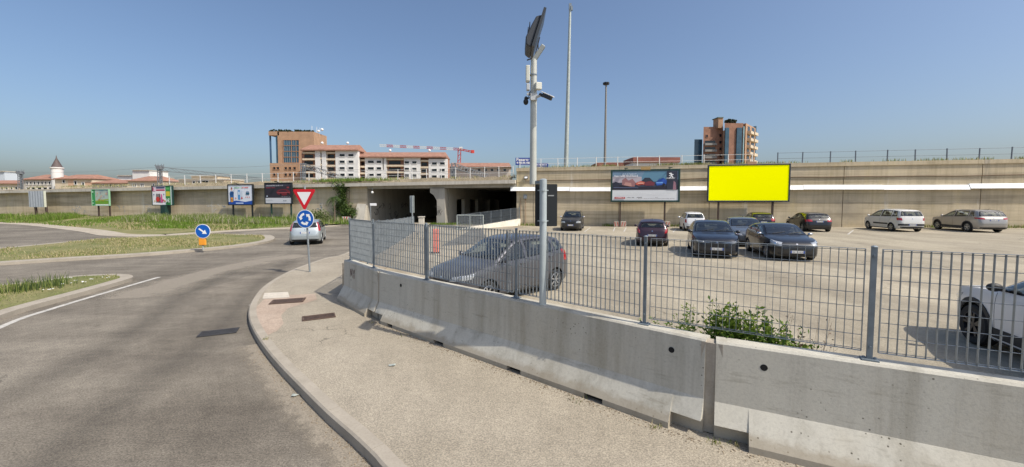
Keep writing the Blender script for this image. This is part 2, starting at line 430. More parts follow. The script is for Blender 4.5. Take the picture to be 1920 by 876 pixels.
def fade_strip(name, near, far, z, mat, c0=.8, c1=0.0):
    o = strip(name, near, far, z, mat); at = o.data.attributes.new('cover', 'FLOAT', 'POINT'); n = len(near)
    for i in range(n): at.data[i].value = c0; at.data[n + i].value = c1
    return o
structure(fade_strip('gutter_dust', [p + Vector((0, 0, 0)) for p in gut], offset_line(gut, .42), .004, fade_mat('gutter_dust', (.33, .285, .22))))

def grate(px, py, z, L, Wd, rz, mat, label, name, bars=12):
    c = G(px, py, z); t = thing(name, label, 'drain grate', (c.x, c.y, z), rz)
    f = MB()
    for sx, sy, lx, ly in ((0, 1, L, .03), (0, -1, L, .03), (1, 0, .03, Wd - .03), (-1, 0, .03, Wd - .03)):
        f.box((sx * (L / 2 - .015), sy * (Wd / 2 - .015), .012), (lx, ly, .012))
    f.build('frame', mat, t)
    g = MB(); g.box((0, 0, .004), (L - .07, Wd - .07, .004))
    g.build('pit', M_hole, t)
    g = MB()
    for k in range(bars): g.box((-L / 2 + .05 + (L - .1) * k / (bars - 1), 0, .0125), ((L - .1) / bars * .62, Wd - .062, .008))
    g.build('grille', mat, t)
worn = [G(x, y) for x, y in [(230, 560), (300, 536), (380, 513), (470, 492), (560, 478)]]; worn = smooth_line(worn, 5)
M_worn = fade_mat('worn_pale_asphalt', (.36, .315, .25), .9, .7)
structure(fade_strip('worn_patch', worn, offset_line(worn, -1.5), .003, M_worn, .75, 0)); structure(fade_strip('worn_patch', worn, offset_line(worn, .9), .003, M_worn, .75, 0))
lane = smooth_line([G(x, y) for x, y in [(60, 900), (170, 790), (300, 700), (420, 610), (470, 545), (545, 490)]], 5)
M_tyrewear = fade_mat('tyre_worn_asphalt', (.135, .12, .10), .6, .27)
for dd in (.0, 1.5): 
    ln = offset_line(lane, dd)
    for sg in (.55, -.55): structure(fade_strip('wheel_track', ln, offset_line(ln, sg), .0025, M_tyrewear, .5, 0))
grate(410, 624, .002, .62, .34, rad(25), M_iron, 'long dark drain grate set in the road beside the kerb', 'drain_grate', 16)
grate(540, 565, .138, .72, .42, rad(18), M_rust, 'rusty frayed drain grate in the reddish mortar patch on the footway', 'drain_grate', 14)
grate(598, 595, .132, .62, .34, rad(28), M_rust, 'clean rectangular brown cover on the footway nearer the barrier', 'drain_grate', 26)

# road markings
structure(sheet('road_marking', [G(x, y) for x, y in [(466, 573), (484, 562), (522, 541), (527, 541), (490, 563), (478, 573)]], .004, M_line))

# ------------------------------------------------ traffic islands
def island(name, poly, kerbw, turf):
    W0 = [G(x, y) for x, y in poly]                     # run on past the edge of view to a rounded end
    da, db = (W0[0] - W0[1]).normalized(), (W0[-1] - W0[-2]).normalized(); av = (da + db).normalized(); run = 7.0
    A_, B_ = W0[0] + av * run, W0[-1] + av * run; mid = (A_ + B_) / 2 + av * (A_ - B_).length * .5
    W0 = [mid, A_.lerp(mid, .35) + (A_ - B_) * .08] + W0 + [B_.lerp(mid, .35) - (A_ - B_) * .08, mid]
    P = smooth_line(W0, 4)[:-1]
    P = [Vector((p.x, p.y, 0)) for p in P]
    area = sum(P[i].x * P[(i + 1) % len(P)].y - P[(i + 1) % len(P)].x * P[i].y for i in range(len(P)))
    if area < 0: P.reverse()
    inn = []
    n = len(P)
    for i in range(n):
        a, b = P[i - 1], P[(i + 1) % n]; t = (b - a).normalized(); nn = Vector((-t.y, t.x, 0))
        inn.append(P[i] + nn * kerbw)
    m = MB()
    m.add([(p.x, p.y, -.03) for p in P] + [(p.x, p.y, .11) for p in P] + [(p.x, p.y, .12) for p in inn],
          [(i, (i + 1) % n, n + (i + 1) % n, n + i) for i in range(n)] + [(n + i, n + (i + 1) % n, 2 * n + (i + 1) % n, 2 * n + i) for i in range(n)])
    structure(m.build(name, M_kerb, smooth=30))
    structure(sheet(turf, inn, .122, M_turf))
    return inn
ISA = [(-420, 535), (-200, 513), (0, 498), (120, 490), (250, 482), (381, 471), (450, 464), (500, 456), (515, 450), (508, 444), (480, 443), (400, 441), (319, 444), (201, 450), (151, 454), (60, 463), (0, 469), (-200, 488), (-420, 512)]
islA = island('island_kerb', ISA, .55, 'island_turf')
ISB = [(-330, 745), (-150, 665), (0, 601), (75, 577), (151, 556), (226, 534), (250, 525), (234, 520), (180, 521), (125, 525), (63, 535), (0, 541), (-150, 565), (-330, 600)]
islB = island('island_kerb', ISB, .30, 'island_turf')
wl = smooth_line([G(x, y) for x, y in [(-330, 766), (0, 611), (90, 580), (180, 553), (294, 520)]], 6)
structure(strip('road_marking', wl, offset_line(wl, -.13), .004, M_line))

# ------------------------------------------------ verge below the railway wall
vg = smooth_line([G(x, y) for x, y in [(-500, 409), (-200, 414), (0, 420), (60, 424), (95, 428), (150, 435), (186, 442), (234, 444), (300, 443), (352, 440), (477, 432), (560, 428), (640, 424)]], 4)
VE = [Vector((p.x, p.y, 0)) for p in vg]
vin = offset_line(VE, 1.6)
structure(strip('verge_path', VE, vin, .03, M_verge))
m = MB(); k = len(VE)
m.add([(p.x, p.y, -.05) for p in VE] + [(p.x, p.y, .03) for p in VE], [(i, i + 1, k + i + 1, k + i) for i in range(k - 1)])
structure(m.build('verge_edge', M_verge))
def bank(x, y):
    """height of the grass bank: rises from the path to the wall foot"""
    yw = WY0 + WS * x
    d = max(0, min(1, 1 - (yw - y) / 9.0))
    amp = .5 if x > -75 else max(0.1, .5 - (-75 - x) * .02)
    if x > -24: amp *= max(0.15, (-15 - x) / 9)
    return .03 + amp * d * d * (3 - 2 * d)
m = MB(); rows = []; NR = 7
for p in vin:
    wy = WY0 + WS * p.x - .0
    rows.append([(p.x, p.y + (max(wy, p.y + .2) - p.y) * j / (NR - 1)) for j in range(NR)])
for r in rows:
    for x, y in r: m.v.append((x, y, bank(x, y)))
for i in range(len(rows) - 1):
    for j in range(NR - 1):
        m.f.append([i * NR + j, (i + 1) * NR + j, (i + 1) * NR + j + 1, i * NR + j + 1]); m.m.append(0)
o = m.build('grass_bank', M_turf, smooth=60)
if o.data.polygons[3].normal.z < 0: o.data.flip_normals()
structure(o)

# asphalt lane into the right bay and bay lines of the car park
M_lane = ground_mat('dark_lane_asphalt', (.13, .125, .115), (.17, .165, .15), .3, None, 0, .4)
structure(sheet('access_lane', [G(x, y) for x, y in [(826, 462), (868, 440), (880, 433), (840, 428), (812, 424), (812, 421), (846, 421), (860, 425), (905, 432), (912, 447), (890, 458)]], .014, M_lane))
def pline(px0, py0, px1, py1, wd=.1):
    a, b = G(px0, py0), G(px1, py1); t = (b - a).normalized(); n = Vector((-t.y, t.x, 0)) * wd / 2
    structure(sheet('bay_line', [a - n, b - n, b + n, a + n], .014, M_line))
for l in ((1096, 435, 1107, 427), (1150, 434, 1153, 427), (1170, 435, 1174, 427), (1262, 436, 1268, 429), (1590, 440, 1600, 432), (825, 441, 880, 434)):
    pline(*l)

# ---------------------------------------------------------------- concrete barriers along the footway
FOOT, CREASE_H, TOP_H, TOP_W = .19, .36, .98, .20
def barrier_profile(zlow=0.0, notch=False):
    """front face towards +offset"""
    f = FOOT
    if notch:
        front = [(.035, zlow), (.035, .16), (.12, .16), (.02, CREASE_H), (0, TOP_H - .02), (-.02, TOP_H)]
    else:
        front = [(f, zlow), (f, .065), (.02, CREASE_H), (0, TOP_H - .02), (-.02, TOP_H)]
    back = [(-TOP_W + .02, TOP_H), (-TOP_W, TOP_H - .02), (-TOP_W - .02, CREASE_H), (-TOP_W - f, .065), (-TOP_W - f, zlow)]
    return front + back
def barrier(a, b, label, slots=(), notches=(True, True), z=.13, holes=()):
    d = (b - a); L = d.length; d.normalize()
    side = Vector((-d.y, d.x, 0))
    if side.dot(Vector((0, -1, 0))) < 0 and side.dot(-a) < 0: side = -side
    if side.dot(-(a + b) / 2) < 0: side = -side
    t = thing('concrete_barrier', label, 'barrier', (a.x, a.y, z), 0, 'concrete barriers along the footway')
    cuts = sorted(set([0, L] + ([.30] if notches[0] else []) + ([L - .30] if notches[1] else []) + [q for s in slots for q in s]))
    m = MB()
    for s0, s1 in zip(cuts[:-1], cuts[1:]):
        mid = (s0 + s1) / 2
        notch = (notches[0] and mid < .30) or (notches[1] and mid > L - .30)
        sl = any(p < mid < q for p, q in slots)
        m.extrude(barrier_profile(.07 if sl else 0.0, notch), a + d * s0, a + d * s1, side=side)
    o = m.build('body', M_barrier, t, False)
    for v in o.data.vertices: v.co -= Vector((a.x, a.y, 0))
    for s, h in holes:
        p = d * s + side * .004 + Vector((0, 0, h))
        k = MB(); k.tube(p - side * .05, p + side * .004, .032, .032, 16)
        k.build('lifting_hole', M_hole, t)
    for s0, s1 in slots:
        k = MB(); k.box(d * ((s0 + s1) / 2) + side * (FOOT - .09) + Vector((0, 0, .035)), (s1 - s0, .02, .07), math.atan2(d.y, d.x))
        k.build('lifting_slot', M_hole, t)
    return t
dA = (J2 - J1).normalized(); LA = (J2 - J1).length
barrier(J1 + dA * .03, J2 - dA * .05, 'longest grey concrete barrier in the middle with four dark slots along its foot',
        slots=((.55, .72), (1.95, 2.2), (3.6, 3.85), (4.85, 5.1)), holes=((LA - .42, .79), (.75, .80)))
dB = (J3 - J2).normalized()
barrier(J2 + dB * .05, J3, 'concrete barrier nearest the viewer with one round hole and clusters of small pits', holes=((.42, .79),))
dC = (J1 - J0).normalized()
barrier(J0, J1 - dC * .025, 'short far end concrete barrier with a dark scribble on its shaded face', notches=(False, True))
# scribble on the far barrier
sideC = Vector((dC.y, -dC.x, 0)); sideC = sideC if sideC.dot(-J0) > 0 else -sideC
def scribble(parent, base, d, side, strokes, col, wd):
    g = MB()
    for st in strokes:
        for (x0, z0), (x1, z1) in zip(st[:-1], st[1:]):
            g.beam(base + d * x0 + Vector((0, 0, z0)) + side * .012, base + d * x1 + Vector((0, 0, z1)) + side * .012, .004, wd, up=side.cross(d) if False else Vector((0, 0, 1)))
    return g
bar_far = [o for o in COL.objects if o.get('label', '').startswith('short far')][0]
g = scribble(None, J0 + dC * .45 + Vector((0, 0, .13)), dC, sideC,
             [[(0, .62), (.03, .82), (.08, .66), (.13, .84), (.15, .62)], [(.2, .82), (.3, .62)], [(.3, .83), (.2, .6)], [(.02, .5), (.05, .58), (.09, .5)]], None, .012)
g.build('graffiti', flat('dark_red_spray', (.10, .05, .045), .9), bar_far, True)
k = MB(); k.box((J1 + Vector((0, 0, .13 + TOP_H / 2 - .01))) - Vector((-dA.y, dA.x, 0)) * 0 + Vector((dA.y, -dA.x, 0)) * -.07, (.10, .14, TOP_H - .04), math.atan2(dA.y, dA.x))
k2 = MB(); jc = (J2 + Vector((0, 0, .13 + TOP_H / 2 - .01))); sA = Vector((dA.y, -dA.x, 0)); sA = sA if sA.dot(-J2) > 0 else -sA
k2.box(jc - sA * .082, (.20, .15, TOP_H - .03), math.atan2(dA.y, dA.x) + rad(8))
M_joint = concrete('joint_mortar', (.36, .32, .26), (.46, .41, .34), .5, 0, (.2, .15, .1), .4, 3)
k.build('joint_filler', M_joint, [o for o in COL.objects if o.get('label', '').startswith('longest')][0], True)
k2.build('joint_filler', M_joint, [o for o in COL.objects if o.get('label', '').startswith('concrete barrier nearest')][0], True)

# low wall and fence running on to the underpass
lw = thing('low_parapet_wall', 'low sunlit concrete wall running back from the barrier end towards the underpass', 'low wall', (J0.x, J0.y, 0))
m = MB(); N = 6
dF = (F1E - J0); nF = Vector((-dF.y, dF.x, 0)).normalized() * .13
for i in range(N):
    a = J0 + dF * (i / N) + dF.normalized() * .3 * (i == 0); b = J0 + dF * ((i + 1) / N)
    za, zb = 1.0 - .62 * (i / N) ** .5, 1.0 - .62 * ((i + 1) / N) ** .5
    if i == 0: za = .98
    P = [(a - nF), (a + nF), (b + nF), (b - nF)]
    m.add([(p.x, p.y, 0) for p in P] + [(P[0].x, P[0].y, za), (P[1].x, P[1].y, za), (P[2].x, P[2].y, zb), (P[3].x, P[3].y, zb)],
          [(0, 1, 5, 4), (1, 2, 6, 5), (2, 3, 7, 6), (3, 0, 4, 7), (4, 5, 6, 7)])
m.build('wall', M_verge, lw, True)

# ---------------------------------------------------------------- grating fence
def grating_panel(a, b, z0a, z1a, z0b, z1b, parent, pitch=.062, name='panel', rods=8, depth=.025, world=True):
    """upright flat bars with round cross rods"""
    a = Vector((a.x, a.y, 0)); b = Vector((b.x, b.y, 0)); d = b - a; L = d.length; d.normalize(); n = Vector((-d.y, d.x, 0))
    m = MB(); k = max(2, int(L / pitch)); ang = math.atan2(d.y, d.x)
    for i in range(k + 1):
        s = L * i / k; t = i / k; z0 = z0a + (z0b - z0a) * t; z1 = z1a + (z1b - z1a) * t
        p = a + d * s
        m.box(p + Vector((0, 0, (z0 + z1) / 2)), (.0035 if 0 < i < k else .006, depth, z1 - z0), ang)
    for j in range(rods):
        t = (j + .12) / (rods - .76)
        za = z0a + (z1a - z0a) * min(1, t); zb = z0b + (z1b - z0b) * min(1, t)
        m.tube(a + Vector((0, 0, za)), b + Vector((0, 0, zb)), .0032, n=5)
    m.beam(a + Vector((0, 0, z1a)), b + Vector((0, 0, z1b)), .022, .004)
    m.beam(a + Vector((0, 0, z0a)), b + Vector((0, 0, z0b)), .022, .004)
    return m.build(name, M_galv, parent, world)
fence = thing('mesh_fence', 'grey galvanised grating fence standing on top of the concrete barriers', 'fence', (J1.x, J1.y, .13 + TOP_H))
sC_ = Vector((dC.y, -dC.x, 0)); sC_ = sC_ if sC_.dot(-J0) > 0 else -sC_
sB = Vector((dB.y, -dB.x, 0)); sB = sB if sB.dot(-J2) > 0 else -sB
def on_line(px, a, b, back):
    """the spot on the barrier top where the sight line px crosses"""
    r = ray(px, 500); d = b - a
    A = a - back
    den = r.x * d.y - r.y * d.x
    s = (A.y * r.x - A.x * r.y) / -den
    return A + d * s
zt = .13 + TOP_H
posts = [on_line(657, J0, J1, sC_ * .1), on_line(701, J0, J1, sC_ * .1), on_line(800, J1, J2, sA * .1), on_line(968, J1, J2, sA * .1), on_line(1210, J1, J2, sA * .1),
         on_line(1638, J2, J3, sB * .1)]
posts.append(posts[-1] + dB * 2.0); posts.append(posts[-1] + dB * 2.0)
PH = 1.03
for i, p in enumerate(posts):
    d = (posts[min(i + 1, len(posts) - 1)] - posts[max(0, i - 1)]).normalized()
    ang = math.atan2(d.y, d.x)
    m = MB(); m.box((p.x, p.y, zt + PH / 2), ((.03, .03, .046, .03, .034, .042, .042, .042)[i], .024 if i != 2 else .04, PH), ang)
    m.box((p.x, p.y, zt + .006), (.12, .10, .012), ang)
    m.tube((p.x, p.y, zt + PH), (p.x, p.y, zt + PH + .012), .028, .012, 8)
    q = Vector((-d.y, d.x, 0))
    for h in (.12, PH - .08):
        m.tube(Vector((p.x, p.y, zt + h)) - q * .028, Vector((p.x, p.y, zt + h)) + q * .028, .012, n=6)
    m.build('post', M_galvd, fence, True)
    for sx in (-.04, .04):
        m = MB(); m.tube((p.x + d.x * sx, p.y + d.y * sx, zt + .012), (p.x + d.x * sx, p.y + d.y * sx, zt + .03), .011, n=6)
        m.build('anchor_bolt', M_galvd, fence, True)
for a, b in zip(posts[:-1], posts[1:]):
    d = (b - a).normalized()
    grating_panel(a + d * .06, b - d * .06, zt + .075, zt + PH - .02, zt + .075, zt + PH - .02, fence)
# slim end bar beside the middle post, where two panels were joined
p = on_line(952, J1, J2, sA * .1); m = MB(); m.box((p.x, p.y, zt + .52), (.012, .03, .93), math.atan2(dA.y, dA.x)); m.build('joining_bar', M_galv, fence, True)

f1 = thing('mesh_fence', 'grating fence seen end-on along the low wall behind the barrier, running to the underpass', 'fence', (J0.x, J0.y, 1.0))
NP = 9
for i in range(NP):
    a = posts[0] + (F1E - posts[0]) * (i / NP); b = posts[0] + (F1E - posts[0]) * ((i + 1) / NP)
    g = lambda t: 2.13 - .66 * t ** .62
    wz = lambda t: 1.0 - .62 * t ** .5
    ta, tb = i / NP, (i + 1) / NP
    grating_panel(a, b, wz(ta) + .05, g(ta), wz(tb) + .05, g(tb), f1, pitch=.062 if i < 3 else .10, rods=6)
    m = MB(); m.box((b.x, b.y, g(tb) / 2 + .2), (.05, .05, g(tb) - .35), 0); m.build('post', M_galvd, f1, True)
# ---------------------------------------------------------------- railway wall and underpass
AX = -16.4; PX0, PX1 = -8.15, -7.25; BX = .45     # abutment, pier, right corner along the wall line
TUN = 34.0                                         # how far the underpass runs back
BK = -WN                                           # direction into the embankment
def zdeck(X): return 4.72 + .0095 * X if X < BX else 4.72
def wallquad(m, X0, X1, z0a, z1a, z0b, z1b, d0=0.0, thick=.5, mi=0):
    """a slab of wall standing on the wall line, front face d0 proud"""
    f = [Wx(X0, z0a, d0), Wx(X1, z0b, d0), Wx(X1, z1b, d0), Wx(X0, z1a, d0)]
    b = [p + BK * thick for p in f]
    m.add(f + b, [(0, 1, 2, 3), (5, 4, 7, 6), (0, 3, 7, 4), (1, 5, 6, 2), (3, 2, 6, 7), (0, 4, 5, 1)], mi)
# left retaining wall, in poured bays with open joints
lwall = thing('retaining_wall', 'long tan concrete railway wall on the left behind the grass bank, with pale smudged graffiti', 'retaining wall', tuple(Wx(-50, 0)))
m = MB(); X = AX - .0
edges = [AX]
while X > -130: X -= 6.3; edges.append(X)
for X1, X0 in zip(edges[:-1], edges[1:]):
    wallquad(m, X0 + .012, X1 - .012, -.3, zdeck(X0) - .3, -.3, zdeck(X1) - .3)
wallquad(m, edges[-1], AX - .1, -.3, 4.0 + .0095 * edges[-1], -.3, 4.0, -.06, .3)
m.build('wall_face', M_lwall, lwall, True)
m = MB()
for X1, X0 in zip(edges[:-1], edges[1:]):          # shallow ledge course a third of the way down
    wallquad(m, X0 + .03, X1 - .03, zdeck(X0) - 1.05, zdeck(X0) - .99, zdeck(X1) - 1.05, zdeck(X1) - .99, .05, .1)
m.build('ledge', M_lwall, lwall, True)
m = MB()
for X1, X0 in zip(edges[:-1], edges[1:]):
    pa, pb = zdeck(X0 + .01), zdeck(X1 - .01)
    wallquad(m, X0 + .008, X1 - .008, pa - .36, pa, pb - .36, pb, .56, 1.5)
m.build('coping', M_deck, lwall, True)
def smudge(parent, pxc, zc, w, h, n, col, seed, d=.006, wd=.05):
    rr = random.Random(seed); g = MB(); c = Wp(pxc)
    for i in range(n):
        x0 = rr.uniform(-w, w) / 2; z0 = zc + rr.uniform(-h, h) / 2; k = rr.randint(3, 6); pts = []
        for j in range(k):
            pts.append((x0, z0)); x0 += rr.uniform(-.35, .35); z0 = min(zc + h * .6, max(zc - h * .6, z0 + rr.uniform(-.4, .4)))
        for (xa, za), (xb, zb) in zip(pts[:-1], pts[1:]):
            g.beam(Wx(c.x + xa, za, d), Wx(c.x + xb, zb, d), .004, wd)
    return g.build('graffiti', col, parent, True)
M_gr1 = flat('faded_white_spray', (.55, .52, .47), .9, 0, 0, .3, 3); M_gr2 = flat('faded_blue_spray', (.30, .33, .36), .9, 0, 0, .3, 3); M_gr3 = flat('faded_black_spray', (.10, .095, .09), .9, 0, 0, .3, 3)
for px, zc, w_, h_, n_, c_, s_ in ((402, 1.55, 2.2, 1.0, 7, M_gr1, 1), (415, 1.5, 1.4, .9, 4, M_gr2, 2), (278, 1.6, 1.4, .9, 6, M_gr1, 3), (148, 1.4, 1.6, .8, 6, M_gr2, 4), (228, 1.5, 1.2, .7, 4, M_gr2, 5), (595, 1.9, 1.2, .7, 4, M_gr2, 6)):
    smudge(lwall, px, zc, w_, h_, n_, c_, s_)

# bridge over the two openings
br = thing('railway_underpass', 'concrete railway underpass with two dark bays and a pier between them', 'bridge', tuple(Wx((AX + BX) / 2, 0)))
m = MB()
wallquad(m, AX - .0, BX - .02, zdeck(AX) - .36, zdeck(AX), zdeck(BX - 1) - .36, zdeck(BX - 1), .56, 1.5)
m.build('coping', M_deck, br, True)
m = MB(); wallquad(m, AX, BX - .02, 3.93, zdeck(AX) - .362, 3.98, zdeck(BX - 1) - .362, 0, 1.0)
m.build('edge_beam', M_pier, br, True)
m = MB()
def slabpoly(X0, X1, z0, z1, d0, d1, mm, mi=0):
    a, b = Wx(X0), Wx(X1); P = [a + BK * d0, b + BK * d0, b + BK * d1, a + BK * d1]
    mm.prism([(p.x, p.y) for p in P], z0, z1, mi)
slabpoly(AX - 1, BX + .6, 4.05, 4.30, 1.0, TUN, m)
m.build('ceiling_slab', M_pier, br, True)
m = MB(); slabpoly(AX - .6, AX, -.2, 4.04, .02, TUN, m); m.build('abutment', M_pier, br, True)
m = MB()                                             # sloping wing foot of the left abutment
pts = [Wx(AX - 1.5, -.2, .02), Wx(AX - .02, -.2, .02), Wx(AX - .02, 2.2, .02), Wx(AX - 1.1, 2.25, .02)]
off = WN * .9
m.add(pts + [pts[0] + off, pts[1] + off, pts[2] + off * .25, pts[3] + off * .25], [(0, 1, 2, 3), (4, 5, 6, 7), (0, 1, 5, 4), (1, 2, 6, 5), (2, 3, 7, 6), (3, 0, 4, 7)])
m.build('wing_foot', M_deck, br, True)
m = MB(); slabpoly(BX, BX + .6, -.2, 4.04, .5, TUN, m); m.build('abutment', M_pier, br, True)
m = MB(); slabpoly(AX - 1, BX + 1, -.2, 4.3, TUN, TUN + .4, m); m.build('end_wall', M_pier, br, True)
# pier: shaft with a bracketed head on the left, and the wall behind it with its row of openings
m = MB()
hd = [(PX0 + .05, -.1), (PX1, -.1), (PX1 + .0, 3.92), (PX0 - .75, 3.92), (PX0 - .75, 3.45), (PX0 - .35, 3.2), (PX0, 2.6)]
f = [Wx(x, z, .12) for x, z in hd]; b = [p + BK * .9 for p in f]; n = len(hd)
m.add(f + b, [tuple(range(n)), tuple(range(2 * n - 1, n - 1, -1))] + [(k, (k + 1) % n, n + (k + 1) % n, n + k) for k in range(n)])
wallquad(m, PX0 - .03, PX1 + .03, -.1, .95, -.1, .95, .16, .98)
m.build('pier', M_pier, br, True)
m = MB(); wz0, wz1 = .9, 2.75
spans = [(1.0, 3.6, 0), (3.6, 6.4, 1), (6.4, 8.6, 0), (8.6, 12, 1), (12, 14.5, 0), (14.5, 18, 1), (18, 20.5, 0), (20.5, 24, 1), (24, TUN, 0)]
for d0, d1, op in spans:
    if op:
        slabpoly(PX1 - .4, PX1 - .01, -.1, wz0, d0, d1, m); slabpoly(PX1 - .4, PX1 - .01, wz1, 4.04, d0, d1, m)
    else: slabpoly(PX1 - .4, PX1 - .01, -.1, 4.04, d0, d1, m)
m.build('dividing_wall', M_pier, br, True)
for px, zc, w_, h_, n_, c_, s_ in ((828, 1.5, .5, .8, 5, M_gr3, 11),): smudge(br, px, zc, w_, h_, n_, c_, s_, .175, .025)
# scribbles on the left abutment inside the bay
g = MB(); rr = random.Random(5)
for i in range(16):
    s = rr.uniform(1, 12); z = rr.uniform(.5, 2.0)
    for j in range(4):
        s2, z2 = s + rr.uniform(-.5, .5), min(2.3, max(.3, z + rr.uniform(-.5, .5)))
        g.beam(Wx(AX, z) + BK * s + WU * .008, Wx(AX, z2) + BK * s2 + WU * .008, .05, .05); s, z = s2, z2
g.build('graffiti', M_gr3, br, True)
# globe lamp at the mouth of the left bay
t = thing('globe_lamp', 'small white globe lamp under the edge of the left bay', 'lamp', tuple(At(698, 361, 44.2)))
m = MB(); m.ball((0, 0, 0), .14, 10); m.build('globe', M_white, t, smooth=60)
m = MB(); m.tube((0, 0, .12), (0, 0, .5), .025); m.build('bracket', M_galvd, t)

# right retaining wall with upper parapet
rwall = thing('retaining_wall', 'tall tan board-marked concrete wall behind the car park with dark vertical joints', 'retaining wall', tuple(Wx(20, 0)))
jx = [BX] + [Wp(px).x for px in (1000, 1160, 1330, 1580, 1838)] + [52, 64, 76, 95]
m = MB()
ZT = 5.96
for X0, X1 in zip(jx[:-1], jx[1:]):
    wallquad(m, X0 + .03, X1 - .03, -.3, 4.5, -.3, 4.5, 0, .6)
    wallquad(m, X0 + .03, X1 - .03, 4.502, 5.62, 4.502, 5.62, .03, .6)
m.build('wall_face', M_rwall, rwall, True)
m = MB(); wallquad(m, BX + .05, 95, -.3, 5.6, -.3, 5.6, -.08, .5); m.build('joint_backing', M_joint, rwall, True)
m = MB()
for X0, X1 in zip(jx[:-1], jx[1:]):
    s = X0
    while s < X1 - .1:
        e = min(X1, s + 3.1); wallquad(m, s + .008, e - .008, 5.622, ZT, 5.622, ZT, .13, .8); s = e
m.build('coping', M_rwall, rwall, True)
# sagging rusty cable
m = MB(); rr = random.Random(3); P = []
X = BX + 1
while X < 60: P.append(Wx(X, 4.66 + rr.uniform(-.05, .05), .06)); X += 2.4
m.path(P, .03, 6); m.build('cable', flat('brown_cable', (.16, .10, .06), .8), rwall, True)
# stains: gravity streaks below the trunking
# white cable trunking, in slightly misaligned lengths
tr = thing('cable_trunking', 'white cable trunking fixed along the tan wall behind the car park', 'cable trunking', tuple(Wx(20, 4)))
X = BX - .55; rr = random.Random(8); zc = 3.72
while X < 60:
    e = X + rr.uniform(5.6, 7.2); z0 = 3.76 + rr.uniform(-.04, .04); z1 = z0 + rr.uniform(-.05, .06)
    m = MB(); f_ = [Wx(X, z0 - .2, .36), Wx(e - .03, z1 - .2, .36), Wx(e - .03, z1 + .2, .16), Wx(X, z0 + .2, .16)]; b_ = [Wx(X, z0 - .2, .04), Wx(e - .03, z1 - .2, .04), Wx(e - .03, z1 + .2, .04), Wx(X, z0 + .2, .04)]
    m.add(f_ + b_, [(0, 1, 2, 3), (5, 4, 7, 6), (0, 3, 7, 4), (1, 5, 6, 2), (3, 2, 6, 7), (0, 4, 5, 1)])
    m.build('trunking_length', flat('white_sheet_metal', (.86, .87, .86), .5, 0, 0, .08, 1.5), tr, True); X = e
# things on the wall's left end
t = thing('meter_box', 'grey meter box with conduit on the wall end beside the underpass', 'meter box', tuple(Wp(984, 0, .0)))
c = Wp(985, 3.0, .1); m = MB(); m.box(c, (.36, .2, .42), math.atan2(WU.y, WU.x)); m.build('box', M_galv, t, True, bevel=.02)
m = MB(); m.tube(c + Vector((0, 0, -.2)), Wp(985, 0, .06), .03); q = Wp(976, 2.9, .05); m.tube(q, Wp(976, 0, .05), .025); m.build('conduit', flat('rusty_pipe', (.30, .2, .14), .7, .2), t, True)
t = thing('floodlight', 'small black floodlight on the wall above the underpass corner', 'floodlight', tuple(Wp(986, 4.95, .2)))
m = MB(); m.box((0, 0, 0), (.42, .12, .30), math.atan2(WU.y, WU.x), M=Matrix.Rotation(math.atan2(WU.y, WU.x), 3, 'Z') @ Matrix.Rotation(rad(-25), 3, 'X')); m.build('housing', M_black, t)
m = MB(); m.box((0, -.075, .01), (.3, .02, .2), M=Matrix.Rotation(math.atan2(WU.y, WU.x), 3, 'Z') @ Matrix.Rotation(rad(-25), 3, 'X')); m.build('lens', M_white, t)

# yard on top of the embankment and the ballast strip along its edge
m = MB()
for X0, X1, z0, z1 in ((-150, AX, zdeck(-150), zdeck(AX)), (AX, BX, zdeck(AX), zdeck(BX - 1))):
    a, b = Wx(X0, z0, -.5), Wx(X1, z1, -.5); c, d = b + BK * 120, a + BK * 120
    m.add([a, b, c, d], [(0, 1, 2, 3)])
a, b = Wx(BX, 5.9, -.3), Wx(110, 5.9, -.3); m.add([a, b, b + BK * 120, a + BK * 120], [(0, 1, 2, 3)])
a, b = Wx(BX, 4.6, -.3), Wx(BX, 5.9, -.3); m.add([a, b, b + BK * 120, a + BK * 120], [(0, 1, 2, 3)])
structure(m.build('railway_yard', M_ballast))
m = MB()
X = -110
rr = random.Random(4)
Xs = [-110 + 2.2 * i for i in range(int((BX + 110) / 2.2) + 1)]
hs = [rr.uniform(.34, .55) * (1 if x > -45 else .35) for x in Xs]
for i in range(len(Xs) - 1):
    X0, X1 = Xs[i], Xs[i + 1]
    a0, a1 = Wx(X0, zdeck(X0) + .003, -.05), Wx(X1, zdeck(X1) + .003, -.05)
    b0, b1 = Wx(X0, zdeck(X0) + hs[i], -.55), Wx(X1, zdeck(X1) + hs[i + 1], -.55)
    c0, c1 = Wx(X0, zdeck(X0) + hs[i], -3), Wx(X1, zdeck(X1) + hs[i + 1], -3)
    m.add([a0, a1, b1, b0, c1, c0], [(0, 1, 2, 3), (3, 2, 4, 5)])
structure(m.build('ballast_bank', M_ballast, smooth=80))

# railings
def railing(name, label, Xs, zf, hgt, mat, rails=(1.0, .5), d=-.5, post_r=.035, lean=0):
    t = thing(name, label, 'railing', tuple(Wx(Xs[0], zf(Xs[0]), d)))
    rr = random.Random(len(Xs))
    for X in Xs:
        m = MB(); p = Wx(X, zf(X), d); m.beam(p, p + Vector((rr.uniform(-.03, .03), 0, hgt + rr.uniform(-.02, .03))), post_r * 2, post_r * 1.6, up=Vector((0, 1, 0))); m.build('post', mat, t, True)
    for rl in rails:
        m = MB()
        m.path([Wx(X, zf(X) + hgt * rl - .05, d) for X in Xs], .016, 5); m.build('rail', mat, t, True)
    return t
M_wpost = flat('white_concrete_post', (.66, .65, .62), .8)
M_gpost = flat('grey_rail_post', (.10, .12, .15), .6, .3)
M_grail = flat('grey_rail', (.42, .44, .46), .6, .3)
Xs = []; px = 318
while px < 968: Xs.append(Wp(px, d=-.5).x); px += 29 if px < 620 else 27
